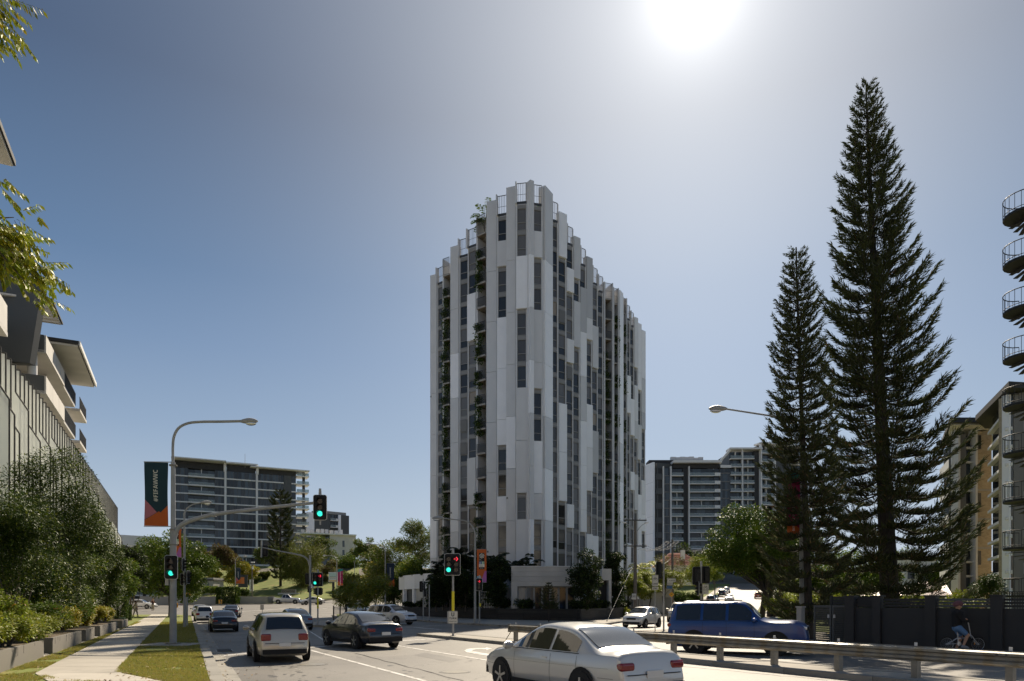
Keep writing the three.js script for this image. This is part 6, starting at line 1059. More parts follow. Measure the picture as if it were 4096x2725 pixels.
// ---- signals on the islands ----
{
  let D = 60, t = thing('signal_mast', 'grey signal mast on the median with its arm seen from behind', 'traffic signal', [X(1240, D), 0.14, -D]); const q = (px, py) => V(X(px, D) - X(1240, D), Y(py, D) - 0.14, 0);
  mesh('pole', cyl(0, 0, q(0, 2222).y, 0, 0.11, 0.1, 12), M.pole, t); const a = new THREE.CatmullRomCurve3([q(1238, 2262), q(1231, 2240), q(1213, 2226), q(1180, 2217), q(1120, 2206), q(1048, 2190)]).getPoints(20); mesh('signal_arm', new B().tube(a, a.map((_, i) => lerp(0.09, 0.05, i / 20)), 8), M.pole, t);
  mesh('bracket', new B().tube([q(1045, 2230), q(1047, 2164)], 0.08, 8), M.pole, t); mesh('finial', new B().tube([q(1047, 2182), q(1047, 2162)], [0.1, 0.08], 8), M.galv, t);
  signalHead(t, [q(1056, 0).x, q(0, 2203).y, -0.2], Math.PI + 0.25, {}); signalHead(t, [-0.2, q(0, 2316).y, -0.1], Math.PI, {}); signalHead(t, [0.25, q(0, 2312).y, -0.15], Math.PI - 0.3, {}); signalHead(t, [0.02, q(0, 2358).y, 0.02], Math.PI / 2, { k: 0.75 });
  mesh('control_box', bx(0.22, q(0, 2345).y, 0.05, 0.24, 0.34, 0.2), M.signWhite, t);
  const post = (px, DD, label, top, o) => {
    const p = thing('traffic_signal', label, 'traffic signal', [X(px, DD), 0.13, -DD]), yy = (v) => Y(v, DD) - 0.13; mesh('post', cyl(0, 0, yy(top + 20), 0, 0.055, 0.05, 10), M.pole, p); mesh('finial', cyl(0, yy(top + 22), yy(top), 0, 0.075, 0.06, 10), M.galv, p); mesh('base_plate', bx(0, 0.012, 0, 0.26, 0.024, 0.26), M.galvOld, p);
    if (o.band) mesh('yellow_sleeve', cyl(0, yy(o.band[1]), yy(o.band[0]), 0, 0.068, 0.068, 12), M.yellow, p); return [p, yy];
  };
  { const [p, yy] = post(1271, 50.4, 'lit signal with a red arrow and yellow sleeved post on the median nose', 2278, { band: [2384, 2435] }); signalHead(p, [0.02, yy(2319), 0.14], 0.05, { cols: 2, lit: { '1,0': 'arrow', '-1,2': 'green' }, k: 1.06 }); signalHead(p, [-0.12, yy(2366), -0.1], 2.2, { k: 0.6 }); signalHead(p, [0.15, yy(2366), -0.1], -2.2, { k: 0.6 }); }
  { const [p, yy] = post(1812, 34.6, 'lit signal with a red arrow above a U turn sign on the guardrail island', 2195, { band: [2366, 2445] }); signalHead(p, [-0.02, yy(2259), 0.15], -0.03, { cols: 2, lit: { '1,0': 'arrow', '-1,2': 'green' }, k: 1.13 });
    mesh('sign_back', slabOf(rrect(0.49, 0.64, 0.05), 0.02), M.galv, p).position.set(0.0, yy(2470), 0.07); plate('u_turn_sign', 0.47, 0.62, (g, w, h) => { g.fillStyle = '#c9c7bd'; g.fillRect(0, 0, w, h); g.strokeStyle = '#22201c'; g.lineWidth = 5; g.strokeRect(6, 6, w - 12, h - 12); g.fillStyle = '#1c1a18'; g.textAlign = 'center'; g.font = 'bold 150px sans-serif'; g.fillText('U', w / 2, h * 0.42); g.font = 'bold 76px sans-serif'; g.fillText('TURN', w / 2, h * 0.66); g.font = 'bold 38px sans-serif'; g.fillText('PERMITTED', w / 2, h * 0.87); }, p, [0.0, yy(2470), 0.095], 0, 256); mesh('side_sign', slabOf(rrect(0.2, 0.6, 0.03), 0.02), M.galv, p).position.set(-0.19, yy(2470), 0.03); }
  { const [p, yy] = post(1693, 61, 'dark signal seen from behind before the garage wall', 2316, {}); signalHead(p, [-0.1, yy(2347), -0.1], Math.PI + 0.2, {}); signalHead(p, [0.28, yy(2377), 0], 1.9, { k: 0.7 }); }
  { const p = thing('sign_post', 'plain grey post beside the signal in front of the garage wall', 'post', [X(1717, 60.5), 0.13, -60.5]); mesh('post', cyl(0, 0, Y(2345, 60.5), 0, 0.05, 0.05, 8), M.pole, p); mesh('collar', cyl(0, 0, 0.08, 0, 0.08, 0.08, 8), M.galvOld, p); }
  { const [p, yy] = post(1918, 52.6, 'small signal with a red turn arrow below the orange banner', 2302, {}); signalHead(p, [-0.02, yy(2339), 0.14], 0, { lit: { '0,0': 'arrow' } }); mesh('push_button_box', bx(0.05, yy(2420), 0.07, 0.12, 0.22, 0.1), M.yellow, p); }
  { const [p, yy] = post(2655, 40.4, 'signal seen from behind with street name boards at the mouth of the side street', 2222, {}); signalHead(p, [-0.3, yy(2282), -0.05], Math.PI + 0.7, { k: 1.05 });
    const blade = (px, py, w, h, col, ink, txt, fs) => { mesh('name_board_back', bx(X(px, 40.4) - X(2655, 40.4), yy(py), 0.0, w, h, 0.03), M.galv, p); plate('name_board', w - 0.02, h - 0.02, (g, W, Hh) => { g.fillStyle = col; g.fillRect(0, 0, W, Hh); g.fillStyle = ink; g.font = `bold ${fs}px sans-serif`; g.textAlign = 'center'; g.fillText(txt, W / 2, Hh * 0.74); }, p, [X(px, 40.4) - X(2655, 40.4), yy(py), 0.02], 0, 256); };
    blade(2686, 2322, 0.5, 0.22, '#c4c4b8', '#2a2a28', '\u2588 GLEN RD', 46); blade(2680, 2335, 0.36, 0.18, '#b8b8ae', '#33332f', 'HUGHES ST', 44); blade(2678, 2350, 0.34, 0.2, '#3d6285', '#20405e', 'i  >', 60); }
  { const [p, yy] = post(2805, 40.6, 'double signal seen from behind with a bicycle crossing sign', 2245, {}); signalHead(p, [-0.22, yy(2304), -0.08], Math.PI - 0.1, { k: 1.1 }); signalHead(p, [0.28, yy(2300), -0.08], Math.PI + 0.15, { k: 1.05 }); signalHead(p, [-0.2, yy(2355), 0.03], -Math.PI / 2, { k: 0.85 });
    plate('bicycle_sign', 0.37, 0.58, (g, w, h) => { g.fillStyle = '#c6c4b9'; g.fillRect(0, 0, w, h); g.strokeStyle = '#222'; g.lineWidth = 4; g.strokeRect(5, 5, w - 10, h - 10); bike(g, w / 2, h * 0.26, w * 0.2); g.fillStyle = '#222'; g.textAlign = 'center'; g.font = 'bold 42px sans-serif'; g.fillText('CROSS HERE', w / 2, h * 0.56); g.fillText('WITH CARE', w / 2, h * 0.7); g.fillRect(w * 0.25, h * 0.845, w * 0.5, h * 0.02); g.beginPath(); g.moveTo(w * 0.18, h * 0.855); g.lineTo(w * 0.32, h * 0.82); g.lineTo(w * 0.32, h * 0.89); g.fill(); }, p, [0.24, yy(2358), 0.07], 0, 256); mesh('sign_back', bx(0.24, yy(2358), 0.05, 0.38, 0.6, 0.02), M.galv, p); }
}
function bike(g, x, y, s) { g.strokeStyle = '#222'; g.lineWidth = s * 0.2; for (const k of [-1, 1]) { g.beginPath(); g.arc(x + k * s * 1.15, y + s * 0.6, s * 0.75, 0, 6.3); g.stroke(); } g.beginPath(); g.moveTo(x - s * 1.15, y + s * 0.6); g.lineTo(x - s * 0.5, y - s * 0.5); g.lineTo(x + s * 0.75, y - s * 0.5); g.lineTo(x + s * 1.15, y + s * 0.6); g.moveTo(x - s * 0.5, y - s * 0.5); g.lineTo(x, y + s * 0.6); g.lineTo(x + s * 0.75, y - s * 0.5); g.moveTo(x - s * 0.9, y - s); g.lineTo(x - s * 0.3, y - s); g.moveTo(x + s * 0.5, y - s * 1.1); g.lineTo(x + s * 0.95, y - s * 1.1); g.stroke(); }
// ---- street lights and banners further off ----
streetLight('grey street light carrying the orange event banner before the tower', [X(1900, 53.4), 0.13, -53.4], Y(2088, 53.4), 2.6, -1, { r: 0.1, rise: 1.2, tip: 0.1 });
banner('orange event banner with a round ball emblem before the tower', 'banners on street lights', [X(1927, 53.4), Y(2264, 53.4), -53.4 + 0.02], 0.74, 2.56, 0, orangeBanner, -0.5, 256);
streetLight('tall street light carrying a reddish banner next to the charcoal fence', [X(3207, 32), 0.12, -32], Y(1680, 32), 3.6, -1, { r: 0.12, rise: 1.0, tip: 0.35 });
banner('shaded teal and maroon banner among the conifer branches', 'banners on street lights', [X(3174, 32), Y(2012, 32), -32], 0.6, 3.0, 0, pinkBanner, 0.36, 128);
streetLight('street light with a navy banner behind the young median trees', [X(1541, 95), 0.17, -95], Y(2183, 95), 2.0, -1, { r: 0.1, rise: 1.2 });
banner('navy and orange hashtag banner behind the young median trees', 'banners on street lights', [X(1562, 95), Y(2300, 95), -95], 1.02, 3.2, 0, tealBanner('#FIFAWWC', '#16283f'), -0.75, 128);
streetLight('street light beside the roadside poster case', [...onH(1347, 142, 0)], Y(2224, 142) - H(X(1347, 142), 142), 2.2, -1, { r: 0.1, rise: 1.2 });
banner('pink and teal banner beside the roadside poster case', 'banners on street lights', [X(1361, 142), Y(2310, 142), -142], 1.05, 3.4, 0, pinkBanner, -0.75, 96);
streetLight('thin far street light reaching right above the young trees', [...onH(1418, 165, 0)], Y(2235, 165) - H(X(1418, 165), 165), 1.7, 1, { r: 0.09, rise: 1 });
streetLight('far street light with a small hashtag banner beside the yellow tree', [...onH(941, 128, 0)], Y(2226, 128) - H(X(941, 128), 128), 1.5, 1, { r: 0.09, rise: 1 });
banner('small dark hashtag banner beside the yellow tree', 'banners on street lights', [X(953, 128), Y(2304, 128), -128], 0.85, 2.9, 0, tealBanner('#FIFAWWC', '#1d2f3c'), -0.6, 64);
{ const p = thing('lamp_post', 'bare brown post with a camera at the end of the grey wall', 'post', onH(1008, 134, 0)); const h = Y(2252, 134) - H(X(1008, 134), 134); mesh('post', cyl(0, 0, h, 0, 0.13, 0.11, 8), M.timber, p); mesh('camera', bx(0.15, h + 0.1, 0, 0.7, 0.25, 0.3), M.signWhite, p); mesh('box', bx(0.16, h - 1, 0.1, 0.25, 0.5, 0.2), M.signWhite, p); }
// ---- power poles and wires ----
{
  const poles = [[2541, 70, 2078, 'concrete power pole with two cross arms beside the tower'], [2690, 97, 2158, 'timber power pole behind the street name signs'], [2810, 132, 2192, 'distant timber power pole on the climbing street']], ends = [];
  poles.forEach(([px, D, top, label], i) => {
    const [x, y, z] = onH(px, D, 0.1), h = Y(top, D) - y, t = thing('power_pole', label, 'power pole', [x, y, z], i ? 0.3 : 0.1); mesh('pole', cyl(0, 0, h, 0, 0.2, 0.14, 10), M.timber, t);
    const arms = i ? [h - 0.5, h - 1.2] : [h - 0.1, h - 2.75]; arms.forEach((a, k) => { const w = i ? 1.8 : 2.3; const am = mesh('cross_arm', bx(0, a, 0.12, w, 0.12, 0.12), M.rail, t); for (const s of [-0.48, -0.2, 0.2, 0.48]) mesh('insulator', cyl(s * w, a + 0.06, a + 0.22, 0.12, 0.05, 0.03, 6), M.lamp, am); });
    if (!i) for (const s of [-1, 1]) { mesh('lamp_bracket', new B().tube(arc((u) => V(s * (0.1 + u * 1.0), h - 1.3 + 0.9 * Math.sin(u * 1.5), 0.1), 6), 0.03, 5), M.pole, t); mesh('lamp_head', new B().tube([V(s * 1.0, h - 0.35, 0.1), V(s * 1.35, h - 0.32, 0.1)], [0.1, 0.06], 6), M.lamp, t); }
    ends.push([x, y, z, h]);
    if (!i) { const sg = plate('speed_sign', 0.44, 0.6, (g, w, hh) => { g.fillStyle = '#c9c8c0'; g.fillRect(0, 0, w, hh); g.strokeStyle = '#6b6460'; g.lineWidth = 12; g.beginPath(); g.arc(w / 2, hh * 0.48, w * 0.38, 0, 6.3); g.stroke(); g.fillStyle = '#222'; g.font = 'bold 88px sans-serif'; g.textAlign = 'center'; g.fillText('40', w / 2, hh * 0.57); }, t, [-0.2, Y(2387, D) - y, 0.24], -0.1, 192); }
  });
  const wire = (a, b, sag, lab, r = 0.014) => { const w = thing('overhead_wire', 'thin overhead wire ' + lab, 'wire', [0, 0, 0], 0, 'overhead wires'); mesh('strand', new B().tube(arc((t) => V().lerpVectors(a, b, t).add(V(0, -sag * 4 * t * (1 - t), 0)), 10), r, 4, false), M.rail, w); };
  const P = (i, dx, dh) => V(ends[i][0] + dx, ends[i][1] + ends[i][3] + dh, ends[i][2] + 0.1);
  [[-1, 'outermost on the tower side'], [-0.4, 'second from the tower side'], [0.4, 'third from the tower side'], [1, 'outermost on the street side']].forEach(([dx, w]) => { wire(P(0, dx, -2.6), P(1, dx * 0.8, -0.3), 0.9, 'from the concrete pole to the timber pole, ' + w); wire(P(1, dx * 0.8, -0.3), P(2, dx * 0.8, -0.3), 0.8, 'from the timber pole up the street, ' + w); });
  wire(P(0, 0.2, -4.9), P(1, 0, -2.5), 0.7, 'thicker and lowest between the concrete and timber poles', 0.026); wire(P(1, 0, -2.5), P(2, 0, -2), 0.6, 'thicker and lowest between the two timber poles', 0.026);
  const st = thing('stay_wire', 'pale stay wire slanting from the power pole to the footpath', 'wire'); mesh('strand', new B().tube([P(0, -0.1, -4.4), V(X(2428, 59), 0.14, -59)], 0.012, 4), M.pole, st); mesh('anchor', cyl(X(2428, 59), 0.1, 0.3, -59, 0.05, 0.05, 6), M.galv, st);
}
// ---- signs ----
{
  const D = 39.9, t = thing('bicycle_lane_sign', 'white BICYCLE LANE END sign on a thin grey post', 'sign', [X(2621, D), 0.13, -D]), yy = (v) => Y(v, D) - 0.13; mesh('post', cyl(0, 0, yy(2302), -0.03, 0.03, 0.03, 8), M.pole, t);
  mesh('sign_back', bx(0, yy(2323), -0.005, 0.37, 0.66, 0.02), M.galv, t); plate('sign_face', 0.36, 0.65, (g, w, h) => { g.fillStyle = '#c8c7bd'; g.fillRect(0, 0, w, h); g.strokeStyle = '#1e1d1b'; g.lineWidth = 5; g.strokeRect(6, 6, w - 12, h - 12); bike(g, w / 2, h * 0.32, w * 0.2); g.fillStyle = '#1e1d1b'; g.font = 'bold 84px sans-serif'; g.textAlign = 'center'; g.fillText('LANE', w / 2, h * 0.86); }, t, [0, yy(2323), 0.008], 0, 256);
  mesh('sign_back', bx(0, yy(2354), -0.005, 0.36, 0.16, 0.02), M.galv, t); plate('sign_face', 0.35, 0.15, (g, w, h) => { g.fillStyle = '#c8c7bd'; g.fillRect(0, 0, w, h); g.fillStyle = '#1e1d1b'; g.font = 'bold 84px sans-serif'; g.textAlign = 'center'; g.fillText('END', w / 2, h * 0.78); }, t, [0, yy(2354), 0.008], 0, 256);
  const d2 = 58, b = thing('warning_sign', 'yellow diamond bicycle warning sign beside the side street', 'sign', [X(2686, d2), 0.0, -d2]); mesh('post', cyl(0, 0, Y(2372, d2), -0.03, 0.03, 0.03, 6), M.pole, b);
  { const dm = mesh('sign_back', slabOf(rrect(0.36, 0.36, 0.03), 0.02), M.galv, b); dm.rotation.z = Math.PI / 4; dm.position.set(0, Y(2379, d2), -0.02); const pl = plate('sign_face', 0.35, 0.35, (g, w, h) => { g.fillStyle = '#d69a12'; g.fillRect(0, 0, w, h); g.save(); g.translate(w / 2, h / 2); g.rotate(Math.PI / 4); bike(g, 0, -10, w * 0.14); g.restore(); g.strokeStyle = '#221'; g.lineWidth = 5; g.strokeRect(7, 7, w - 14, h - 14); }, b, [0, Y(2379, d2), 0.006], 0, 128); pl.rotation.z = Math.PI / 4; }
  const chev = (px, py, D2, w, h, flipX, label, base) => { const c = thing('chevron_sign', label, 'sign', [X(px, D2), base, -D2]); const y = Y(py, D2) - base; mesh('post', cyl(0, 0, y, -0.03, 0.04, 0.04, 6), M.pole, c); mesh('sign_back', bx(0, y, -0.01, w, h, 0.02), M.galv, c); plate('sign_face', w - 0.02, h - 0.02, (g, W, Hh) => { g.fillStyle = '#d69a12'; g.fillRect(0, 0, W, Hh); g.fillStyle = '#1d1b18'; g.beginPath(); g.moveTo(W * 0.2, 0); g.lineTo(W * 0.5, 0); g.lineTo(W * 0.85, Hh / 2); g.lineTo(W * 0.5, Hh); g.lineTo(W * 0.2, Hh); g.lineTo(W * 0.55, Hh / 2); g.fill(); }, c, [0, y, 0.004], 0, 96); };
  chev(749, 2374, 110, 1.2, 0.95, false, 'wide yellow chevron board on a post beside the grey wall', 0.3); chev(881, 2408, 123, 0.62, 0.78, false, 'small yellow chevron sign in front of the grey wall', H(X(881, 123), 123) + 0.13); chev(706, 2422, 112, 0.5, 0.75, false, 'small yellow chevron sign by the white notice board', 0.35);
  const n = thing('notice_board', 'white lettered notice board fixed to the grey wall', 'sign', [X(728, 123), Y(2413, 123), -123]); mesh('board', bx(0, 0, 0, 2.1, 1.0, 0.06), M.signWhite, n); mesh('post', bx(-0.8, -0.9, -0.05, 0.08, 1.2, 0.08), M.pole, n); plate('lettering', 2.0, 0.9, (g, w, h) => { g.fillStyle = '#b9b7ae'; g.fillRect(0, 0, w, h); g.fillStyle = '#4b4a46'; for (let k = 0; k < 3; k++) g.fillRect(w * 0.08, h * (0.15 + k * 0.17), w * (0.8 - 0.1 * k), h * 0.08); g.fillStyle = '#96484a'; g.fillRect(w * 0.1, h * 0.74, w * 0.6, h * 0.1); }, n, [0, 0, 0.035], 0, 96);
  const tot = thing('totem_sign', 'dark advertising board with an orange panel and a white lettered totem', 'sign', onH(972, 140, 0)), ty = Y(2325, 140) - H(X(972, 140), 140); mesh('board', bx(0, ty, 0, 1.9, 2.6, 0.2), M.charcoal2, tot); mesh('panel', bx(-0.2, ty + 0.1, 0.11, 1.0, 1.3, 0.04), std({ color: rgb(0.5, 0.14, 0.03), roughness: 0.6 }), tot); mesh('leg', bx(-0.7, ty / 2 - 0.7, 0, 0.2, ty - 1.4, 0.2), M.charcoal2, tot); mesh('leg', bx(0.7, ty / 2 - 0.7, 0, 0.2, ty - 1.4, 0.2), M.charcoal2, tot);
  mesh('totem', bx(1.7, ty - 0.9, 0, 0.75, 2.4, 0.15), M.signWhite, tot); plate('totem_lettering', 0.7, 2.3, (g, w, h) => { g.fillStyle = '#c4c3ba'; g.fillRect(0, 0, w, h); g.fillStyle = '#30302e'; g.font = 'bold 44px sans-serif'; g.textAlign = 'center'; 'INTER'.split('').forEach((c, i) => g.fillText(c, w / 2, h * 0.17 * (i + 1.1))); }, tot, [1.7, ty - 0.9, 0.08], 0, 64);
  const is = thing('island_sign', 'grey back of a small sign on the bare traffic island', 'sign', [X(1049, 80), 0.12, -80]); mesh('post', cyl(0, 0, 1.0, 0, 0.03, 0.03, 6), M.pole, is); mesh('plate', bx(-0.03, 1.05, 0, 0.42, 0.6, 0.02), M.galv, is);
  const bl = thing('white_bollard', 'white traffic bollard on the road before the grey wall', 'bollard', [X(966, 92), 0, -92]); mesh('post', cyl(0, 0.05, 1.15, 0, 0.06, 0.05, 8), M.signWhite, bl); mesh('base', cyl(0, 0, 0.06, 0, 0.14, 0.12, 10), M.matBlack, bl);
}
// black pedestrian fence panels on the median
const fencePanel = (label, a, b, h, n) => { const [ax, ad] = a, [cx, cd] = b, L = Math.hypot(cx - ax, cd - ad), t = thing('pedestrian_fence', label, 'fence', [ax, 0.13, -ad], Math.atan2(cd - ad, cx - ax)); for (let i = 0; i <= n; i++) mesh('post', bx(L * i / n, h / 2, 0, 0.09, h, 0.09), M.rail, t); for (const y of [h * 0.12, h * 0.9]) mesh('rail', bx(L / 2, y, 0, L, 0.05, 0.04), M.rail, t); const r = new B(); for (let i = 1; i < L / 0.14; i++) r.box(i * 0.14, h * 0.5, 0, 0.018, h * 0.76, 0.018); mesh('pickets', r, M.rail, t); };
fencePanel('black picket fence panel on the median before the young trees', [X(1334, 62.5), 62.5], [X(1386, 65), 65], 1.35, 2); fencePanel('short low black fence behind the silver sedan', [X(1158, 84), 84], [X(1203, 85), 85], 0.9, 2); fencePanel('long thin black fence along the far side of the median', [X(1400, 98), 98], [X(1470, 82), 82], 1.2, 6);

// ---- galvanised guardrail on the median ----
{
  const t = thing('guardrail', 'weathered steel guardrail with square posts along the median', 'guardrail'), gx = (D) => 0.05 + (30.2 - D) * 0.634;
  const dir = V(0.634, 0, 1).normalize(), nrm = V(0.845, 0, -0.535); // along towards the camera; across
  const prof = [[0, -0.17], [0.01, -0.15], [0.085, -0.115], [0.085, -0.065], [0.015, -0.03], [0.015, 0.03], [0.085, 0.065], [0.085, 0.115], [0.01, 0.15], [0, 0.17]];
  const y0 = 0.13 + 0.57; const st = V(gx(30.4), 0, -30.4), len = 25;
  const beam = (s0, s1, off) => { const b = new B(); for (let i = 0; i < prof.length - 1; i++) { const P = (s, k) => V().copy(st).addScaledVector(dir, s).addScaledVector(nrm, -prof[k][0] - off).add(V(0, y0 + prof[k][1], 0)); b.quad(P(s0, i), P(s1, i), P(s1, i + 1), P(s0, i + 1), s0); } return b; };
  M.galvOld.side = THREE.DoubleSide;
  for (let s = 0, k = 0; s < len; s += 3.8, k++) { const bm = mesh('beam', beam(s, s + 3.85, k % 2 ? 0.004 : 0), M.galvOld, t); for (const e of [0.12, 0.3]) mesh('bolt', new B().tube([V().copy(st).addScaledVector(dir, s + e).addScaledVector(nrm, -0.08).add(V(0, y0 + 0.09, 0)), V().copy(st).addScaledVector(dir, s + e).addScaledVector(nrm, -0.11).add(V(0, y0 + 0.09, 0))], 0.022, 8), M.rail, bm); }
  for (let s = 0.3; s < len; s += 1.9) { const c = V().copy(st).addScaledVector(dir, s).addScaledVector(nrm, 0.1); mesh('post', new B().at(c.x, 0, c.z, Math.atan2(nrm.z, nrm.x) * -1).box(0, 0.13 + 0.36, 0, 0.16, 0.72, 0.14), M.galvOld, t); mesh('spacer_block', new B().at(c.x, 0, c.z, Math.atan2(nrm.z, nrm.x) * -1).box(-0.06, y0, 0, 0.13, 0.3, 0.12), M.galvOld, t); mesh('reflector', new B().at(c.x, 0, c.z, Math.atan2(nrm.z, nrm.x) * -1).box(0, y0 + 0.2, 0, 0.02, 0.09, 0.06), M.signWhite, t); }
  mesh('end_plate', new B().at(st.x, y0, st.z, Math.atan2(dir.x, dir.z)).box(0, 0, -0.02, 0.2, 0.36, 0.05), M.galvOld, t);
  mesh('anchor_cable', new B().tube([V(st.x + 0.05, y0 - 0.12, st.z + 0.3), V(st.x - 0.2, 0.15, st.z - 0.5)], 0.02, 5), M.galvOld, t);
}
// ---- charcoal boundary fence with pillars, slats and a pair of louvred gates ----
{
  const A = V(12.8, 0, -28.9), d = V(0.65, 0, 0.76).normalize(), ry = Math.atan2(-d.z, d.x), t = thing('charcoal_fence', 'charcoal boundary wall with slatted top between square pillars', 'fence', [A.x, 0.12, A.z], ry);
  const sAt = (px) => { let s = 0; for (let k = 0; k < 60; k++) { const p = V().copy(A).addScaledVector(d, s), cur = CX + p.x / -p.z * F; s += (px - cur) / 120; } return s; };
  const cuts = [3405, 3512, 3728, 3992, 4330].map(sAt);
  cuts.forEach((s, i) => { mesh('pillar', bx(s, 0.98, 0, i === 1 ? 0.3 : 0.36, 1.96, 0.4), M.charcoal, t); mesh('pillar_cap', bx(s, 1.975, 0, 0.42, 0.05, 0.46), M.charcoal, t); if (i < cuts.length - 1) { const e = cuts[i + 1]; mesh('wall_panel', bx((s + e) / 2, 0.76, -0.03, e - s - 0.34, 1.52, 0.18), M.charcoal, t); for (let k = 0; k < 3; k++) mesh('slat', bx((s + e) / 2, 1.6 + k * 0.115, -0.03, e - s - 0.36, 0.085, 0.05), i === 2 ? M.darkWall : M.charcoal, t); } });
  const far = thing('charcoal_fence', 'tall charcoal slat panel behind the louvred gates', 'fence', [A.x, 0.12, A.z], ry), s0 = sAt(3300), s1 = sAt(3500); for (let k = 0; k < 17; k++) mesh('slat', bx((s0 + s1) / 2, 0.08 + k * 0.115, -0.6, s1 - s0, 0.1, 0.04), M.charcoal, far); for (const s of [s0, s1]) mesh('post', bx(s, 1, -0.6, 0.1, 2, 0.1), M.charcoal, far);
  [[3256, 3326, 'louvred charcoal gate leaf nearer the street light pole'], [3330, 3398, 'louvred charcoal gate leaf next to the wall pillar']].forEach(([p0, p1, label]) => {
    const a = sAt(p0), b = sAt(p1), g = thing('louvred_gate', label, 'gate', [A.x + d.x * a, 0.12, A.z + d.z * a], ry, 'louvred gates'), w = b - a; for (const x of [0.035, w - 0.035]) mesh('stile', bx(x, 0.8, 0, 0.07, 1.6, 0.06), M.darkWall, g); for (const y of [0.05, 1.57]) mesh('rail', bx(w / 2, y, 0, w - 0.14, 0.07, 0.06), M.darkWall, g); for (let k = 0; k < 17; k++) mesh('louvre', new B().at(w / 2, 0.14 + k * 0.085, 0, 0, 0.5).box(0, 0, 0, w - 0.14, 0.075, 0.015), M.darkWall, g); mesh('latch', bx(p0 < 3300 ? w - 0.1 : 0.1, 1.15, 0.04, 0.08, 0.14, 0.04), M.galv, g);
  });
  const gp = thing('gate_post', 'pale letterbox post beside the louvred gates', 'post', [A.x - 0.45, 0.12, A.z - 0.3], ry); mesh('post', bx(0, 0.75, 0, 0.22, 1.5, 0.3), M.renderGrey, gp); mesh('cap', bx(0, 1.53, 0, 0.28, 0.06, 0.36), M.slab, gp);
}
// ---- concrete planters along the footpath ----
{
  const xf = (D) => -12.7 - 0.46 * (D - 17); const lab = ['first long grey concrete planter with dark drip stains', 'second grey planter made of two joined boxes', 'short third grey planter between the strips of paving', 'fourth long grey planter with yellow shrubs', 'small last grey planter by the green service box'];
  [[12.5, 21.6], [22.9, 28.6], [29.7, 32.2], [34, 41.3], [44, 47.5]].forEach(([a, b], i) => {
    const L = Math.hypot(b - a, xf(b) - xf(a)), ry = Math.atan2(b - a, xf(b) - xf(a)), t = thing('concrete_planter', lab[i], 'planter', [xf(a), 0.12, -a], ry), W = 1.25, h = 0.54;
    const seg = i === 1 ? 2 : 1; for (let k = 0; k < seg; k++) { mesh('front_wall', bx(L * (k + 0.5) / seg, h / 2, -0.05, L / seg - 0.025, h, 0.1, i * 3), M.planter ??= std({ map: M.renderGrey.map, color: rgb(0.62, 0.58, 0.52), roughness: 0.85 }), t); }
    mesh('back_wall', bx(L / 2, h / 2, -W + 0.05, L, h, 0.1), M.planter, t); for (const x of [0.05, L - 0.05]) mesh('end_wall', bx(x, h / 2, -W / 2, 0.1, h, W - 0.2), M.planter, t); mesh('soil', bx(L / 2, h - 0.09, -W / 2, L - 0.2, 0.08, W - 0.2), M.mulch, t);
    if (i !== 4) for (let k = 0; k < 10; k++) { const s = 0.3 + hash(k, i, 2) * (L - 0.6), l = 0.06 + 0.2 * hash(k, i, 3); mesh('drip_stain', bx(s, h - l / 2, 0.002, 0.012 + 0.012 * hash(k, i, 4), l, 0.004), M.matBlack, t); }
  });
  const g = thing('service_box', 'small dark green service box at the end of the planters', 'box', [X(488, 50), 0.13, -50], 0.4); mesh('body', bx(0, 0.26, 0, 0.34, 0.52, 0.34), std({ color: rgb(0.03, 0.07, 0.045), roughness: 0.5 }), g); mesh('lid', bx(0, 0.535, 0, 0.38, 0.04, 0.38), std({ color: rgb(0.04, 0.085, 0.055), roughness: 0.5 }), g);
}

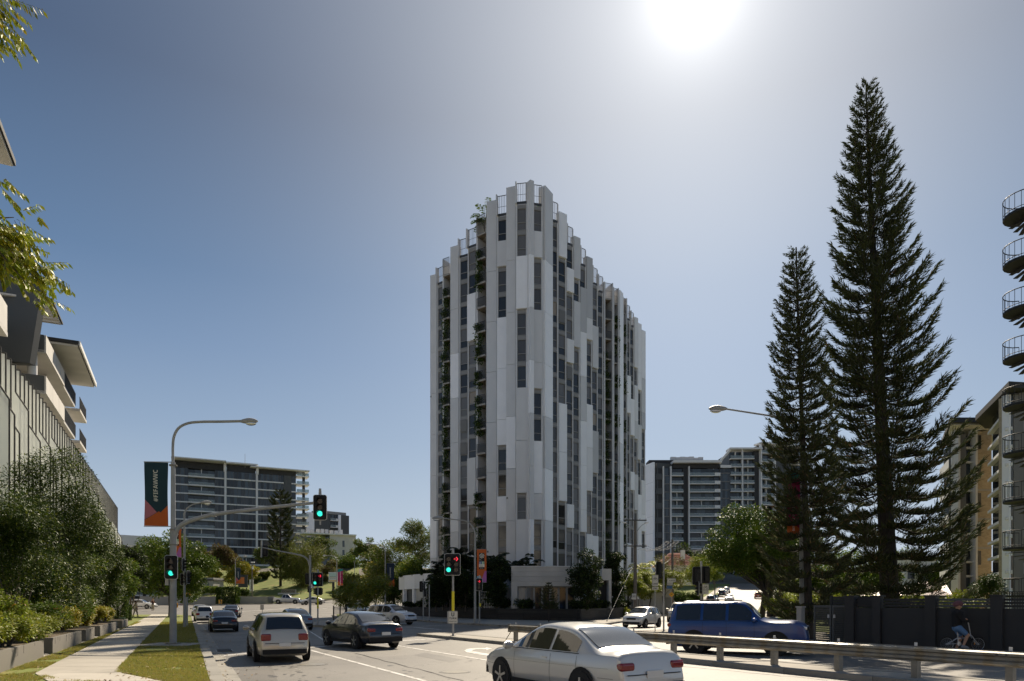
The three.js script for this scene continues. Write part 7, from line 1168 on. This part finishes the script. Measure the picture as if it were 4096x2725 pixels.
// ---------- vehicles ----------
const CAR = {
  sedan: { L: 4.6, W: 1.8, belt: 0.93, top: [[-2.3, 0.6], [-2.27, 0.86], [-2.15, 0.99], [-1.7, 1.03], [-0.95, 1.36], [-0.4, 1.44], [0.25, 1.43], [1.15, 1.01], [1.9, 0.86], [2.2, 0.72], [2.3, 0.56]], rw: [-1.58, -0.85], ws: [0.38, 1.12], win: [[-1.2, -0.42], [-0.34, 0.75]], ax: 1.36, r: 0.32 },
  suv: { L: 4.55, W: 1.84, belt: 1.04, top: [[-2.27, 0.62], [-2.24, 0.98], [-2.16, 1.1], [-1.82, 1.56], [-1.6, 1.64], [-0.4, 1.68], [0.35, 1.64], [1.12, 1.16], [1.95, 1.02], [2.2, 0.86], [2.27, 0.6]], rw: [-2.14, -1.84], ws: [0.42, 1.08], win: [[-1.75, -1.12], [-1.04, -0.24], [-0.16, 0.72]], ax: 1.35, r: 0.36 },
  hatch: { L: 3.75, W: 1.69, belt: 0.96, top: [[-1.87, 0.6], [-1.85, 0.95], [-1.78, 1.05], [-1.5, 1.4], [-1.3, 1.48], [-0.4, 1.51], [0.1, 1.47], [0.95, 1.03], [1.6, 0.88], [1.8, 0.74], [1.87, 0.58]], rw: [-1.75, -1.48], ws: [0.2, 0.9], win: [[-1.42, -1.0], [-0.92, -0.28], [-0.2, 0.5]], ax: 1.2, r: 0.31 },
  fourwd: { L: 4.9, W: 1.93, belt: 1.2, top: [[-2.45, 0.7], [-2.44, 1.2], [-2.36, 1.3], [-2.2, 1.78], [-2.0, 1.86], [-0.4, 1.9], [0.3, 1.87], [0.95, 1.3], [2.1, 1.2], [2.38, 1.05], [2.45, 0.7]], rw: [-2.35, -2.2], ws: [0.36, 0.92], win: [[-2.1, -1.2], [-1.1, -0.3], [-0.2, 0.6]], ax: 1.42, r: 0.4 },
  ute: { L: 5.1, W: 1.86, belt: 1.12, top: [[-2.55, 0.7], [-2.53, 1.12], [-1.0, 1.13], [-0.75, 1.62], [-0.5, 1.78], [0.3, 1.78], [1.0, 1.22], [2.1, 1.1], [2.45, 0.95], [2.55, 0.7]], rw: [-0.98, -0.76], ws: [0.36, 0.96], win: [[-0.7, -0.2], [-0.12, 0.62]], ax: 1.55, r: 0.38 },
};
const carGeo = {};
const rbox = (w, h, d, r) => GEO['r' + [w, h, d]] ??= new RoundedBoxGeometry(w, h, d, 3, r);
function buildCar(kind) {
  if (carGeo[kind]) return carGeo[kind];
  const c = CAR[kind], hw = c.W / 2, hl = c.L / 2;
  const cr = new THREE.CatmullRomCurve3(c.top.map(([x, y]) => V(x, y, 0)), false, 'centripetal').getPoints(80);
  const top = (x) => { if (x <= cr[0].x) return cr[0].y; for (let i = 1; i < cr.length; i++) if (cr[i].x >= x) { const a = cr[i - 1], b = cr[i]; return lerp(a.y, b.y, (x - a.x) / Math.max(1e-5, b.x - a.x)); } return cr[cr.length - 1].y; };
  const wid = (x) => hw * (1 - 0.2 * Math.pow(Math.abs(x / hl), 5));
  const sec = (x) => { const t = top(x), w = wid(x), b = Math.min(c.belt, t - 0.08), cab = Math.max(0, Math.min(1, (t - c.belt) / 0.5)), wt = w * lerp(0.92, 0.71, cab); return { t, w, b, wt }; };
  const xs = []; for (let i = 0; i <= 56; i++) xs.push(-hl + c.L * i / 56);
  const ring = (x) => { const { t, w, b, wt } = sec(x), e = Math.abs(x) > hl - 0.15 ? 0.36 : 0.22; const h = [[0, e], [w * 0.8, e], [w * 0.95, e + 0.07], [w * 0.995, Math.min(0.5, b - 0.1)], [w, lerp(0.5, b, 0.5)], [w * 0.97, b], [wt + 0.015, t - 0.07], [wt * 0.9, t - 0.015], [wt * 0.5, t + 0.012], [0, t + 0.018]]; return [...h.map(([z, y]) => [x, y, z]), ...h.slice(1, -1).reverse().map(([z, y]) => [x, y, -z])]; };
  const p = [], idx = [], rings = xs.map(ring), n = rings[0].length; rings.forEach((r) => r.forEach((q) => p.push(...q)));
  for (let i = 0; i < rings.length - 1; i++) for (let k = 0; k < n; k++) { const a = i * n + k, b = i * n + (k + 1) % n; idx.push(a, b, b + n, a, b + n, a + n); }
  for (const [i, f] of [[0, 1], [rings.length - 1, 0]]) { const base = p.length / 3; const cx = xs[i]; let sy = 0; rings[i].forEach((q) => sy += q[1]); p.push(cx + (f ? -0.03 : 0.03), sy / n, 0); for (let k = 0; k < n; k++) { const a = i * n + k, b = i * n + (k + 1) % n; f ? idx.push(base, b, a) : idx.push(base, a, b); } }
  const body = new THREE.BufferGeometry(); body.setAttribute('position', new THREE.Float32BufferAttribute(p, 3)); body.setIndex(idx); body.computeVertexNormals();
  const side = (x, s, sg) => { const { t, w, b, wt } = sec(x), y0 = b + 0.035, y1 = t - 0.095, y = lerp(y0, Math.max(y0 + 0.01, y1), s), z = lerp(w * 0.97, wt + 0.015, (y - b) / Math.max(0.05, t - 0.07 - b)) + 0.008; return V(x, y, sg * z); };
  const win = c.win.map(([a, b]) => [1, -1].map((sg) => { const g = new B(); for (let i = 0; i < 8; i++) { const u = lerp(a, b, i / 8), v = lerp(a, b, (i + 1) / 8); const q = [side(u, 0, sg), side(v, 0, sg), side(v, 1, sg), side(u, 1, sg)]; sg > 0 ? g.quad(...q) : g.quad(q[1], q[0], q[3], q[2]); } return g.geo(); })).flat();
  const screen = ([a, b]) => {                            // one smooth sheet following the sloping glass
    const m = 10, w = 8, P = [], I = [], sl = top(a) > top(b) ? 1 : -1;
    for (let i = 0; i <= m; i++) for (let k = 0; k <= w; k++) { const x = lerp(a, b, i / m), q = sec(x), z = lerp(-1, 1, k / w); P.push(x + sl * 0.012, q.t + 0.02 - 0.02 * z * z, z * q.wt * 0.88); }
    for (let i = 0; i < m; i++) for (let k = 0; k < w; k++) { const u = i * (w + 1) + k; I.push(u, u + 1, u + w + 2, u, u + w + 2, u + w + 1); }
    const g = new THREE.BufferGeometry(); g.setAttribute('position', new THREE.Float32BufferAttribute(P, 3)); g.setIndex(I); g.computeVertexNormals(); return g;
  };
  const zAt = (x, y) => { const r = ring(x); for (let k = 2; k < 8; k++) { const a = r[k], b = r[k + 1]; if (y >= a[1] && y <= b[1] + 1e-6) return lerp(a[2], b[2], (y - a[1]) / Math.max(1e-4, b[1] - a[1])); } return r[3][2]; };
  const seams = new B(), trim = new B();                   // panel gaps and the window-line moulding, following the body surface
  for (const sg of [1, -1]) {
    const rib = (B2, pts, w, off = 0.004) => { for (let i = 0; i < pts.length - 1; i++) { const [ax, ay] = pts[i], [bx2, by] = pts[i + 1], l = Math.hypot(bx2 - ax, by - ay), nx = -(by - ay) / l * w, ny = (bx2 - ax) / l * w, P = (x, y) => V(x, y, sg * (zAt(x, y) + off)), q = [P(ax - nx, ay - ny), P(bx2 - nx, by - ny), P(bx2 + nx, by + ny), P(ax + nx, ay + ny)]; sg > 0 ? B2.quad(...q) : B2.quad(q[1], q[0], q[3], q[2]); } };
    const line = (x0, y0, x1, y1, n = 8) => arc((t) => [lerp(x0, x1, t), lerp(y0, y1, t)], n);
    const doors = [c.win[c.win.length - 1][1] + 0.12, c.win[c.win.length - 1][0] - 0.04, c.win[Math.max(0, c.win.length - 2)][0] + 0.02];
    for (const x of doors) rib(seams, line(x, 0.34, x - 0.03, c.belt - 0.03), 0.0035);
    rib(seams, line(-hl + 0.2, 0.55, -c.ax - c.r - 0.08, 0.55, 4), 0.003); rib(seams, line(c.ax + c.r + 0.08, 0.55, hl - 0.2, 0.55, 4), 0.003);
    rib(trim, line(c.win[0][0] - 0.06, c.belt + 0.012, c.win[c.win.length - 1][1] + 0.22, c.belt + 0.012, 16), 0.007, 0.006);
    rib(seams, line(-hl + 0.3, c.belt - 0.21, hl - 0.5, c.belt - 0.25, 24), 0.0015, 0.002);
  }
  return carGeo[kind] = { c, body, seams: seams.geo(), trim: trim.geo(), win, ws: screen(c.ws), rw: screen(c.rw), sec, top, tyre: new B().tube([V(0, 0, -0.1), V(0, 0, 0.1)], c.r, 20).geo(), rim: new B().tube([V(0, 0, -0.106), V(0, 0, 0.106)], c.r * 0.66, 14).geo(), spoke: (() => { const g = new B(); for (let k = 0; k < 5; k++) for (const s of [-1, 1]) g.at(0, 0, s * 0.112, 0, 0, k * 1.257).box(0, c.r * 0.34, 0, 0.05, c.r * 0.6, 0.012); return g.geo(); })(), arch: new B().tube([V(0, 0, -0.004), V(0, 0, 0.004)], c.r + 0.055, 20).geo() };
}
function car(kind, label, [px, D], head, col, o = {}) {
  const g = buildCar(kind), c = g.c, k = o.k ?? 1, x = o.x ?? X(px, D), y = o.y ?? H(x, D) + (o.lift ?? 0.005), t = thing(o.name ?? { sedan: 'sedan', suv: 'suv', hatch: 'hatchback', fourwd: 'four_wheel_drive', ute: 'utility_truck' }[kind], label, 'car', [x, y, -D], Math.atan2(head[1], head[0]), o.group);
  t.scale.setScalar(k);
  const hl = c.L / 2, hw = c.W / 2, mat = o.mat ?? paint(...col); mat.clearcoat = o.coat ?? 1; const b = mesh('body', g.body, mat, t);
  mesh('panel_gaps', g.seams, M.matBlack, t); mesh('window_moulding', g.trim, M.matBlack, t);
  g.win.forEach((w) => mesh('side_window', w, M.carGlass, t)); mesh('windscreen', g.ws, M.carGlass, t); mesh('rear_window', g.rw, M.carGlass, t);
  for (const sx of [-1, 1]) for (const sz of [-1, 1]) { const w = mesh('wheel', g.tyre, M.rubber, t); w.position.set(sx * c.ax, c.r, sz * (hw - 0.085)); mesh('rim', g.rim, M.matBlack, w); mesh('spokes', g.spoke, M.alloy, w); const a = mesh('wheel_arch', g.arch, M.matBlack, t); a.position.set(sx * c.ax, c.r + 0.02, sz * (hw * 0.992)); }
  const ly = (xx) => Math.min(c.belt, g.top(xx)) - 0.17;
  for (const sz of [-1, 1]) {
    mesh('tail_light', rbox(0.3, kind === 'suv' || kind === 'hatch' ? 0.24 : 0.15, hw * 0.36, 0.05), M.tail, t).position.set(-hl + 0.155, ly(-hl + 0.12), sz * hw * 0.66); mesh('headlight', rbox(0.36, 0.14, hw * 0.36, 0.05), M.lamp, t).position.set(hl - 0.2, ly(hl - 0.2), sz * hw * 0.63);
    const m = mesh('mirror', new B().tube(arc((u) => V(c.ws[1] - 0.2, c.belt + 0.06, sz * (hw - 0.02 + u * 0.22)), 4), [0.03, 0.07, 0.09, 0.09, 0.05], 8), mat, t); m.scale.set(1, 1, 1);
    mesh('door_handle', bx(c.win[c.win.length - 1][0] + 0.12, c.belt - 0.12, sz * (hw * 0.985), 0.16, 0.03, 0.03), mat, t);
  }
  mesh('side_sill', bx(0, 0.27, 0, c.ax * 2 - c.r * 2.4, 0.1, c.W * 0.985), M.matBlack, t); mesh('boot_seam', bx(-hl - 0.012, lerp(0.62, c.belt, 0.45) - 0.14, 0, 0.02, 0.014, c.W * 0.7), M.matBlack, t);
  mesh('number_plate', bx(-hl - 0.022, 0.62, 0, 0.02, 0.12, 0.38), M.signWhite, t); mesh('number_plate', bx(hl + 0.022, 0.46, 0, 0.02, 0.12, 0.38), M.signWhite, t);
  mesh('rear_bumper', bx(-hl + 0.0, 0.38, 0, 0.1, 0.16, c.W * 0.78), o.trim ?? M.matBlack, t); mesh('front_bumper', bx(hl - 0.0, 0.36, 0, 0.1, 0.14, c.W * 0.76), o.trim ?? M.matBlack, t); mesh('grille', bx(hl - 0.03, ly(hl - 0.2) - 0.02, 0, 0.1, 0.12, c.W * 0.42), M.matBlack, t);
  if (o.rack) { for (const sz of [-1, 1]) mesh('roof_rail', new B().tube(arc((u) => V(lerp(-1.5, 0.1, u), g.top(-0.6) + 0.05 + 0.03 * Math.sin(u * Math.PI), sz * hw * 0.6), 6), 0.02, 6), M.rail, t); }
  if (o.bullbar) { mesh('bull_bar', new B().tube(arc((u) => V(hl + 0.1, 0.55 + 0.45 * Math.sin(u * Math.PI), lerp(-0.8, 0.8, u)), 8), 0.035, 6).box(hl + 0.08, 0.6, 0, 0.06, 0.2, 1.5), M.black, t); mesh('light_bar', bx(hl + 0.06, 0.98, 0, 0.08, 0.1, 0.9), M.lamp, t); }
  return t;
}
const lane = [-0.43, 0.903];
car('suv', 'light beige wagon driving away in the kerb lane', [1108, 22.8], lane, [0.5, 0.47, 0.4, 0.45], { k: 0.9 });
car('sedan', 'black sedan driving away behind the beige wagon', [892, 43.5], lane, [0.012, 0.013, 0.018], { k: 0.9 });
car('suv', 'white wagon with a dark plate queuing beside the utility post', [816, 60.5], lane, [0.62, 0.62, 0.62], { k: 0.88 });
car('sedan', 'white sedan leading the queue past the grey wall', [800, 82], lane, [0.66, 0.66, 0.66]);
car('sedan', 'dark grey sedan turning past the white bollard', [928, 79], [-0.33, 0.94], [0.05, 0.05, 0.055]);
car('sedan', 'silver blue sedan beside the bare traffic island', [1176, 46], [-0.5, 0.87], [0.22, 0.24, 0.28, 0.5], { k: 0.95 });
car('sedan', 'dark blue black sedan driving away beyond the lane lines', [1440, 28.6], [-0.62, 0.785], [0.02, 0.023, 0.032]);
car('suv', 'white wagon crossing in front of the garage wall', [1562, 55.5], [0.86, -0.5], [0.6, 0.62, 0.66], { k: 0.95 });
car('hatch', 'small silver hatchback behind the young median trees', [1428, 79.5], [0.62, -0.78], [0.5, 0.52, 0.55], { lift: 0.17 });
car('ute', 'silver utility truck on the far bend below the grass rise', [1148, 131], [0.97, 0.2], [0.5, 0.5, 0.5]);
car('sedan', 'white sedan on the far bend beside the signal mast', [1246, 126], [-0.8, -0.6], [0.68, 0.68, 0.68]);
car('sedan', 'white sedan in the side road behind the pedestrian', [562, 108], [1, 0.05], [0.66, 0.66, 0.66]);
car('hatch', 'small white hatchback waiting at the mouth of the side street', [2569, 49.5], [-0.58, -0.815], [0.72, 0.72, 0.7], { k: 0.98 });
car('fourwd', 'white four wheel drive with a black bull bar waiting beside the hatchback', [2772, 51.5], [-0.42, -0.907], [0.7, 0.7, 0.69], { bullbar: true });
car('suv', 'beige wagon with roof racks behind the four wheel drive', [2722, 63], [-0.36, -0.93], [0.4, 0.37, 0.3], { rack: true, k: 1.05 });
car('sedan', 'silver sedan with a bright windscreen further back in the side street queue', [2815, 76], [-0.36, -0.93], [0.5, 0.5, 0.5]);
car('fourwd', 'blue station wagon with dark windows passing behind the guardrail', [2950, 25], [0.9, -0.436], [0.004, 0.045, 0.2, 0], { k: 0.98, rack: true, coat: 0.4 });
car('sedan', 'white car driving away in the turning lane beside the guardrail', [2295, 13.9], [-0.539, 0.842], [0.6, 0.6, 0.58], { x: X(2295, 13.9) });
const glenCar = (kind, label, off, D, up, col) => car(kind, label, [0, D], up ? [0.36, 0.933] : [-0.36, -0.933], col, { x: glen(D) + off, lift: 0.035, group: 'cars on the climbing street' });
glenCar('suv', 'dark wagon parked at the foot of the climbing street', -4.6, 138, true, [0.03, 0.032, 0.036]); glenCar('hatch', 'grey hatchback parked behind the lower dark wagon', -4.6, 145, true, [0.2, 0.2, 0.2]);
glenCar('suv', 'dark wagon parked higher up the climbing street', -4.6, 166, true, [0.028, 0.03, 0.034]); glenCar('sedan', 'silver sedan parked above the higher dark wagon', -4.6, 173, true, [0.4, 0.4, 0.4]); glenCar('hatch', 'small pale car last in the row on the climbing street', -4.6, 181, true, [0.5, 0.5, 0.5]);
glenCar('sedan', 'white sedan with glinting windscreen driving down the climbing street', 1.6 - 3.2, 148, false, [0.7, 0.7, 0.7]); glenCar('hatch', 'orange car parked under the fig on the climbing street', 4.4, 158, true, [0.5, 0.14, 0.03]);

// ---------- people ----------
function blob(caps, k, cell) {                            // smooth union of tapered capsules [a, b, ra, rb], meshed
  const lo = V(1e9, 1e9, 1e9), hi = V(-1e9, -1e9, -1e9); for (const [a, b, ra, rb] of caps) for (const [q, r] of [[a, ra], [b, rb]]) { lo.min(V(q.x - r, q.y - r, q.z - r)); hi.max(V(q.x + r, q.y + r, q.z + r)); }
  const c = V().addVectors(lo, hi).multiplyScalar(0.5), h = Math.max(hi.x - lo.x, hi.y - lo.y, hi.z - lo.z) / 2 * 1.12, n = Math.min(110, Math.ceil(2 * h / cell)), mc = new MarchingCubes(n, new THREE.MeshStandardMaterial(), false, false, 60000); mc.isolation = 0;
  const pre = caps.map(([a, b, ra, rb]) => ({ a, ra, rb, d: V().subVectors(b, a), l: Math.max(1e-8, a.distanceToSquared(b)) })), v = V(), w = V();
  for (let z = 0; z < n; z++) for (let y = 0; y < n; y++) for (let x = 0; x < n; x++) {
    v.set((x - n / 2) / (n / 2) * h + c.x, (y - n / 2) / (n / 2) * h + c.y, (z - n / 2) / (n / 2) * h + c.z); let d = 9;
    for (const q of pre) { w.subVectors(v, q.a); const t = Math.min(1, Math.max(0, w.dot(q.d) / q.l)), e = Math.sqrt((w.x - q.d.x * t) ** 2 + (w.y - q.d.y * t) ** 2 + (w.z - q.d.z * t) ** 2) - lerp(q.ra, q.rb, t); const m = Math.max(0, k - Math.abs(d - e)) / k; d = Math.min(d, e) - m * m * k * 0.25; }
    mc.field[x + y * n + z * n * n] = -d;
  }
  mc.update(); const cnt = mc.count ?? mc.geometry.drawRange.count, g = new THREE.BufferGeometry(), P = Float32Array.from(mc.positionArray.subarray(0, cnt * 3)); for (let i = 0; i < P.length; i += 3) { P[i] = P[i] * h + c.x; P[i + 1] = P[i + 1] * h + c.y; P[i + 2] = P[i + 2] * h + c.z; }
  g.setAttribute('position', new THREE.BufferAttribute(P, 3)); g.setAttribute('normal', new THREE.BufferAttribute(Float32Array.from(mc.normalArray.subarray(0, cnt * 3)), 3)); return g;
}
const cap = (a, b, ra, rb = ra) => [V(...a), V(...b), ra, rb];
const handCaps = (w, dir, side, s = 1) => { const d = V(...dir).normalize(), up = V(0, 1, 0), sx = V().crossVectors(d, up).normalize().multiplyScalar(side), P = (a, b, c) => V(...w).addScaledVector(d, a * s).addScaledVector(sx, b * s).addScaledVector(up, c * s), out = [[P(0, 0, 0), P(0.07, 0, 0), 0.028, 0.032]]; [[-0.027, 0.075], [-0.009, 0.085], [0.009, 0.08], [0.027, 0.062]].forEach(([o, l]) => { out.push([P(0.075, o, 0), P(0.075 + l * 0.5, o, -0.008), 0.0095, 0.009]); out.push([P(0.075 + l * 0.5, o, -0.008), P(0.075 + l * 0.85, o, -0.035), 0.009, 0.008]); }); out.push([P(0.02, -0.03, 0), P(0.06, -0.055, -0.01), 0.012, 0.01], [P(0.06, -0.055, -0.01), P(0.09, -0.05, -0.025), 0.01, 0.009]); return out; };
const headCaps = (x, y, z, f) => [cap([x, y, z], [x, y + 0.06, z], 0.088, 0.09), cap([x + f * 0.02, y - 0.07, z], [x + f * 0.035, y - 0.03, z], 0.055, 0.07), cap([x + f * 0.098, y - 0.005, z], [x + f * 0.108, y - 0.025, z], 0.012, 0.017), cap([x - f * 0.005, y, z + 0.088], [x - f * 0.005, y - 0.04, z + 0.086], 0.015, 0.012), cap([x - f * 0.005, y, z - 0.088], [x - f * 0.005, y - 0.04, z - 0.086], 0.015, 0.012)];
const cloth = (r, g, b) => std({ color: rgb(r, g, b), roughness: 0.9 });
{ // rider sitting on a folding bicycle, arms folded, one foot on the pedal
  const D = 24.2, t = thing('person', 'person in a black top and blue shorts with a helmet sitting on the folding bicycle', 'person', [X(3834, D), 0.12, -D], -0.06);
  const hip = [-0.05, 0.86, 0], ch = [-0.06, 1.32, 0], sh = (s) => [-0.05, 1.36, s * 0.19], el = (s) => [0.02, 1.1, s * 0.27], wr = (s) => [0.2, 1.14, s * 0.06], kn = (s) => s > 0 ? [0.24, 0.58, 0.13] : [0.18, 0.5, -0.16], an = (s) => s > 0 ? [0.1, 0.22, 0.13] : [0.06, 0.1, -0.22];
  const body = [cap(hip, [-0.06, 1.1, 0], 0.14, 0.13), cap([-0.06, 1.1, 0], ch, 0.13, 0.14), cap([-0.05, 1.42, 0], [-0.02, 1.52, 0], 0.055, 0.05), ...headCaps(-0.01, 1.6, 0, 1)];
  for (const s of [-1, 1]) body.push(cap(ch, sh(s), 0.1, 0.075), cap(sh(s), el(s), 0.06, 0.046), cap(el(s), wr(s), 0.043, 0.03), cap([-0.04, 0.84, s * 0.08], kn(s), 0.088, 0.06), cap(kn(s), an(s), 0.062, 0.042));
  mesh('body', mergeGeometries([blob(body, 0.035, 0.018), blob(handCaps(wr(1), [0.8, 0.1, -0.6], 1), 0.008, 0.004), blob(handCaps(wr(-1), [0.7, -0.1, 0.7], -1), 0.008, 0.004)]), M.skin, t);
  const top = [cap([-0.05, 0.92, 0], ch, 0.165, 0.165), cap([-0.05, 1.4, 0], [-0.04, 1.45, 0], 0.075, 0.07)]; for (const s of [-1, 1]) top.push(cap(ch, sh(s), 0.12, 0.095), cap(sh(s), el(s), 0.085, 0.066), cap(el(s), [0.12, 1.12, s * 0.15], 0.062, 0.05)); mesh('jumper', blob(top, 0.05, 0.018), cloth(0.012, 0.012, 0.013), t);
  const shorts = [cap([-0.05, 0.84, 0], [-0.05, 0.93, 0], 0.155, 0.15)]; for (const s of [-1, 1]) shorts.push(cap([-0.04, 0.84, s * 0.08], [lerp(-0.04, kn(s)[0], 0.75), lerp(0.84, kn(s)[1], 0.75), lerp(s * 0.08, kn(s)[2], 0.75)], 0.11, 0.085)); mesh('shorts', blob(shorts, 0.04, 0.016), cloth(0.1, 0.2, 0.36), t);
  for (const s of [-1, 1]) { const a = an(s); mesh('shoe', blob([cap([a[0] - 0.05, a[1] - 0.06, a[2]], [a[0] + 0.1, a[1] - 0.075, a[2]], 0.04, 0.045), cap([a[0], a[1] - 0.01, a[2]], [a[0] + 0.04, a[1] - 0.05, a[2]], 0.045, 0.045), cap([a[0] + 0.1, a[1] - 0.075, a[2]], [a[0] + 0.16, a[1] - 0.085, a[2]], 0.045, 0.03)], 0.03, 0.012), cloth(0.2, 0.22, 0.26), t); }
  mesh('helmet', blob([cap([-0.08, 1.67, 0], [0.07, 1.68, 0], 0.1, 0.09), cap([0, 1.7, -0.04], [0, 1.7, 0.04], 0.095)], 0.05, 0.014), cloth(0.16, 0.07, 0.08), t);

  const b = thing('folding_bicycle', 'silver folding bicycle with small wheels standing by the charcoal fence', 'bicycle', [X(3850, D), 0.12, -D], -0.06), R = 0.235, rx = -0.53, fx = 0.53, by = R + 0.015, al = M.alloyBike ??= std({ color: rgb(0.5, 0.53, 0.56), roughness: 0.35, metalness: 0.6 });
  for (const x of [rx, fx]) { const w = new THREE.TorusGeometry(R, 0.018, 8, 40), wh = mesh('wheel', w, M.rubber, b); wh.position.set(x, by, 0); mesh('rim', new THREE.TorusGeometry(R - 0.014, 0.01, 6, 40), al, wh); const sp = new B(); for (let k = 0; k < 20; k++) { const a = k * 0.314; sp.tube([V(0, 0, (k % 2 ? 1 : -1) * 0.025), V(Math.cos(a) * R, Math.sin(a) * R, 0)], 0.002, 3, false); } sp.tube([V(0, 0, -0.05), V(0, 0, 0.05)], 0.018, 8); mesh('spokes', sp, al, wh); mesh('mudguard', new B().tube(arc((u) => { const a = lerp(x < 0 ? 0.7 : 0.9, x < 0 ? 3.1 : 2.7, u); return V(x + Math.cos(a) * (R + 0.04), by + Math.sin(a) * (R + 0.04), 0); }, 10), 0.018, 5), M.matBlack, b); }
  const bb = V(-0.14, by + 0.02, 0), hd = V(0.28, 0.58, 0), T = (n, a, c, r, m = al) => mesh(n, new B().tube([a, c], r, 8), m, b);
  mesh('frame', new B().tube([V(-0.14, 0.45, 0), V(0.05, 0.46, 0), hd], 0.028, 8).tube([bb, V(-0.16, 0.62, 0)], 0.02, 8).tube([V(rx, by, 0.05), bb], 0.011, 6).tube([V(rx, by, -0.05), bb], 0.011, 6).tube([V(rx, by, 0.05), V(-0.15, 0.48, 0.02)], 0.01, 6).tube([V(rx, by, -0.05), V(-0.15, 0.48, -0.02)], 0.01, 6), al, b);
  T('seat_post', V(-0.15, 0.55, 0), V(-0.2, 0.8, 0), 0.016); mesh('saddle', blob([cap([-0.3, 0.83, -0.05], [-0.3, 0.83, 0.05], 0.04), cap([-0.28, 0.83, 0], [-0.08, 0.83, 0], 0.04, 0.02)], 0.04, 0.01), M.matBlack, b);
  T('fork', hd, V(fx - 0.13, 0.4, 0.05), 0.016); mesh('fork', new B().tube([V(0.3, 0.55, 0.05), V(0.4, 0.38, 0.06), V(fx, by, 0.06)], 0.014, 6).tube([V(0.3, 0.55, -0.05), V(0.4, 0.38, -0.06), V(fx, by, -0.06)], 0.014, 6), al, b); T('stem', hd, V(0.2, 1.02, 0), 0.018); mesh('handlebar', new B().tube([V(0.18, 1.04, -0.26), V(0.2, 1.03, 0), V(0.18, 1.04, 0.26)], 0.014, 6), M.matBlack, b); mesh('grip_bag', bx(0.14, 1.07, 0, 0.14, 0.08, 0.2), M.matBlack, b);
  mesh('chain_ring', new B().tube([V(bb.x, bb.y, 0.06), V(bb.x, bb.y, 0.068)], 0.075, 20), al, b); mesh('crank', new B().tube([V(bb.x, bb.y, 0.08), V(bb.x + 0.13, bb.y - 0.08, 0.08)], 0.011, 6), al, b); mesh('pedal', bx(bb.x + 0.14, bb.y - 0.09, 0.13, 0.09, 0.02, 0.08), M.matBlack, b); mesh('reflector', bx(fx - 0.12, by + 0.02, 0.01, 0.03, 0.07, 0.01), std({ color: rgb(0.6, 0.25, 0.02), roughness: 0.4 }), b);
}
function walker(label, [x, y, z], ry, topC, legC, o = {}) { // standing or strolling pedestrian
  const t = thing('person', label, 'person', [x, y, z], ry), st = o.stride ?? 0.1, body = [cap([0, 0.92, 0], [0, 1.15, 0], 0.14, 0.13), cap([0, 1.15, 0], [0, 1.36, 0], 0.13, 0.14), cap([0, 1.44, 0], [0.01, 1.55, 0], 0.055, 0.05), ...headCaps(0.02, 1.63, 0, 1)], topS = [cap([0, 0.95, 0], [0, 1.38, 0], 0.16, 0.16)], tr = [cap([0, 0.88, 0], [0, 0.98, 0], 0.155, 0.15)]; const hands = [];
  for (const s of [-1, 1]) { const e = o.phone ? [0.16, 1.15, s * 0.24] : [0.02, 1.12, s * 0.25], w = o.phone ? [0.26, 1.42, s * 0.09] : [0.1, 0.9, s * 0.24], k = [s * st * 0.5 + 0.03, 0.5, s * 0.1], a = [s * st, 0.09, s * 0.1]; body.push(cap([0, 1.38, 0], [0, 1.4, s * 0.18], 0.1, 0.075), cap([0, 1.4, s * 0.18], e, 0.058, 0.045), cap(e, w, 0.043, 0.03), cap([0, 0.88, s * 0.08], k, 0.088, 0.06), cap(k, a, 0.06, 0.042)); topS.push(cap([0, 1.36, 0], [0, 1.4, s * 0.18], 0.12, 0.095), cap([0, 1.4, s * 0.18], [lerp(0, e[0], 0.7), lerp(1.4, e[1], 0.7), lerp(s * 0.18, e[2], 0.7)], 0.08, 0.068)); tr.push(cap([0, 0.88, s * 0.08], k, 0.11, 0.082), cap(k, [a[0], a[1] + 0.06, a[2]], 0.08, 0.062)); hands.push(blob(handCaps(w, o.phone ? [-0.2, 1, 0] : [0.1, -1, 0.01], s), 0.008, 0.004)); }
  mesh('body', mergeGeometries([blob(body, 0.035, 0.022), ...hands]), M.skin, t); mesh('shirt', blob(topS, 0.05, 0.022), cloth(...topC), t); mesh('trousers', blob(tr, 0.04, 0.022), cloth(...legC), t); mesh('hair', blob([cap([-0.02, 1.7, 0], [0.0, 1.72, 0], 0.098), cap([-0.05, 1.64, 0], [-0.05, 1.7, 0], 0.08)], 0.05, 0.016), cloth(...(o.hair ?? [0.03, 0.02, 0.015])), t);
  for (const s of [-1, 1]) mesh('shoe', blob([cap([s * st - 0.06, 0.045, s * 0.1], [s * st + 0.12, 0.04, s * 0.1], 0.045, 0.035)], 0.02, 0.014), M.matBlack, t); return t;
}
walker('pedestrian in a dark top and pale trousers holding hands to the face', [X(611, 100), H(X(611, 100), 100) + 0.02, -100], -1.2, [0.06, 0.03, 0.03], [0.35, 0.3, 0.22], { phone: true, stride: 0.05, hair: [0.35, 0.22, 0.05] });
walker('pedestrian in pale clothes on the footpath beside the dark tree', [X(541, 77), 0.15, -77], 1.1, [0.4, 0.36, 0.3], [0.3, 0.27, 0.22], { stride: 0.2 });

renderer.render(scene, camera);
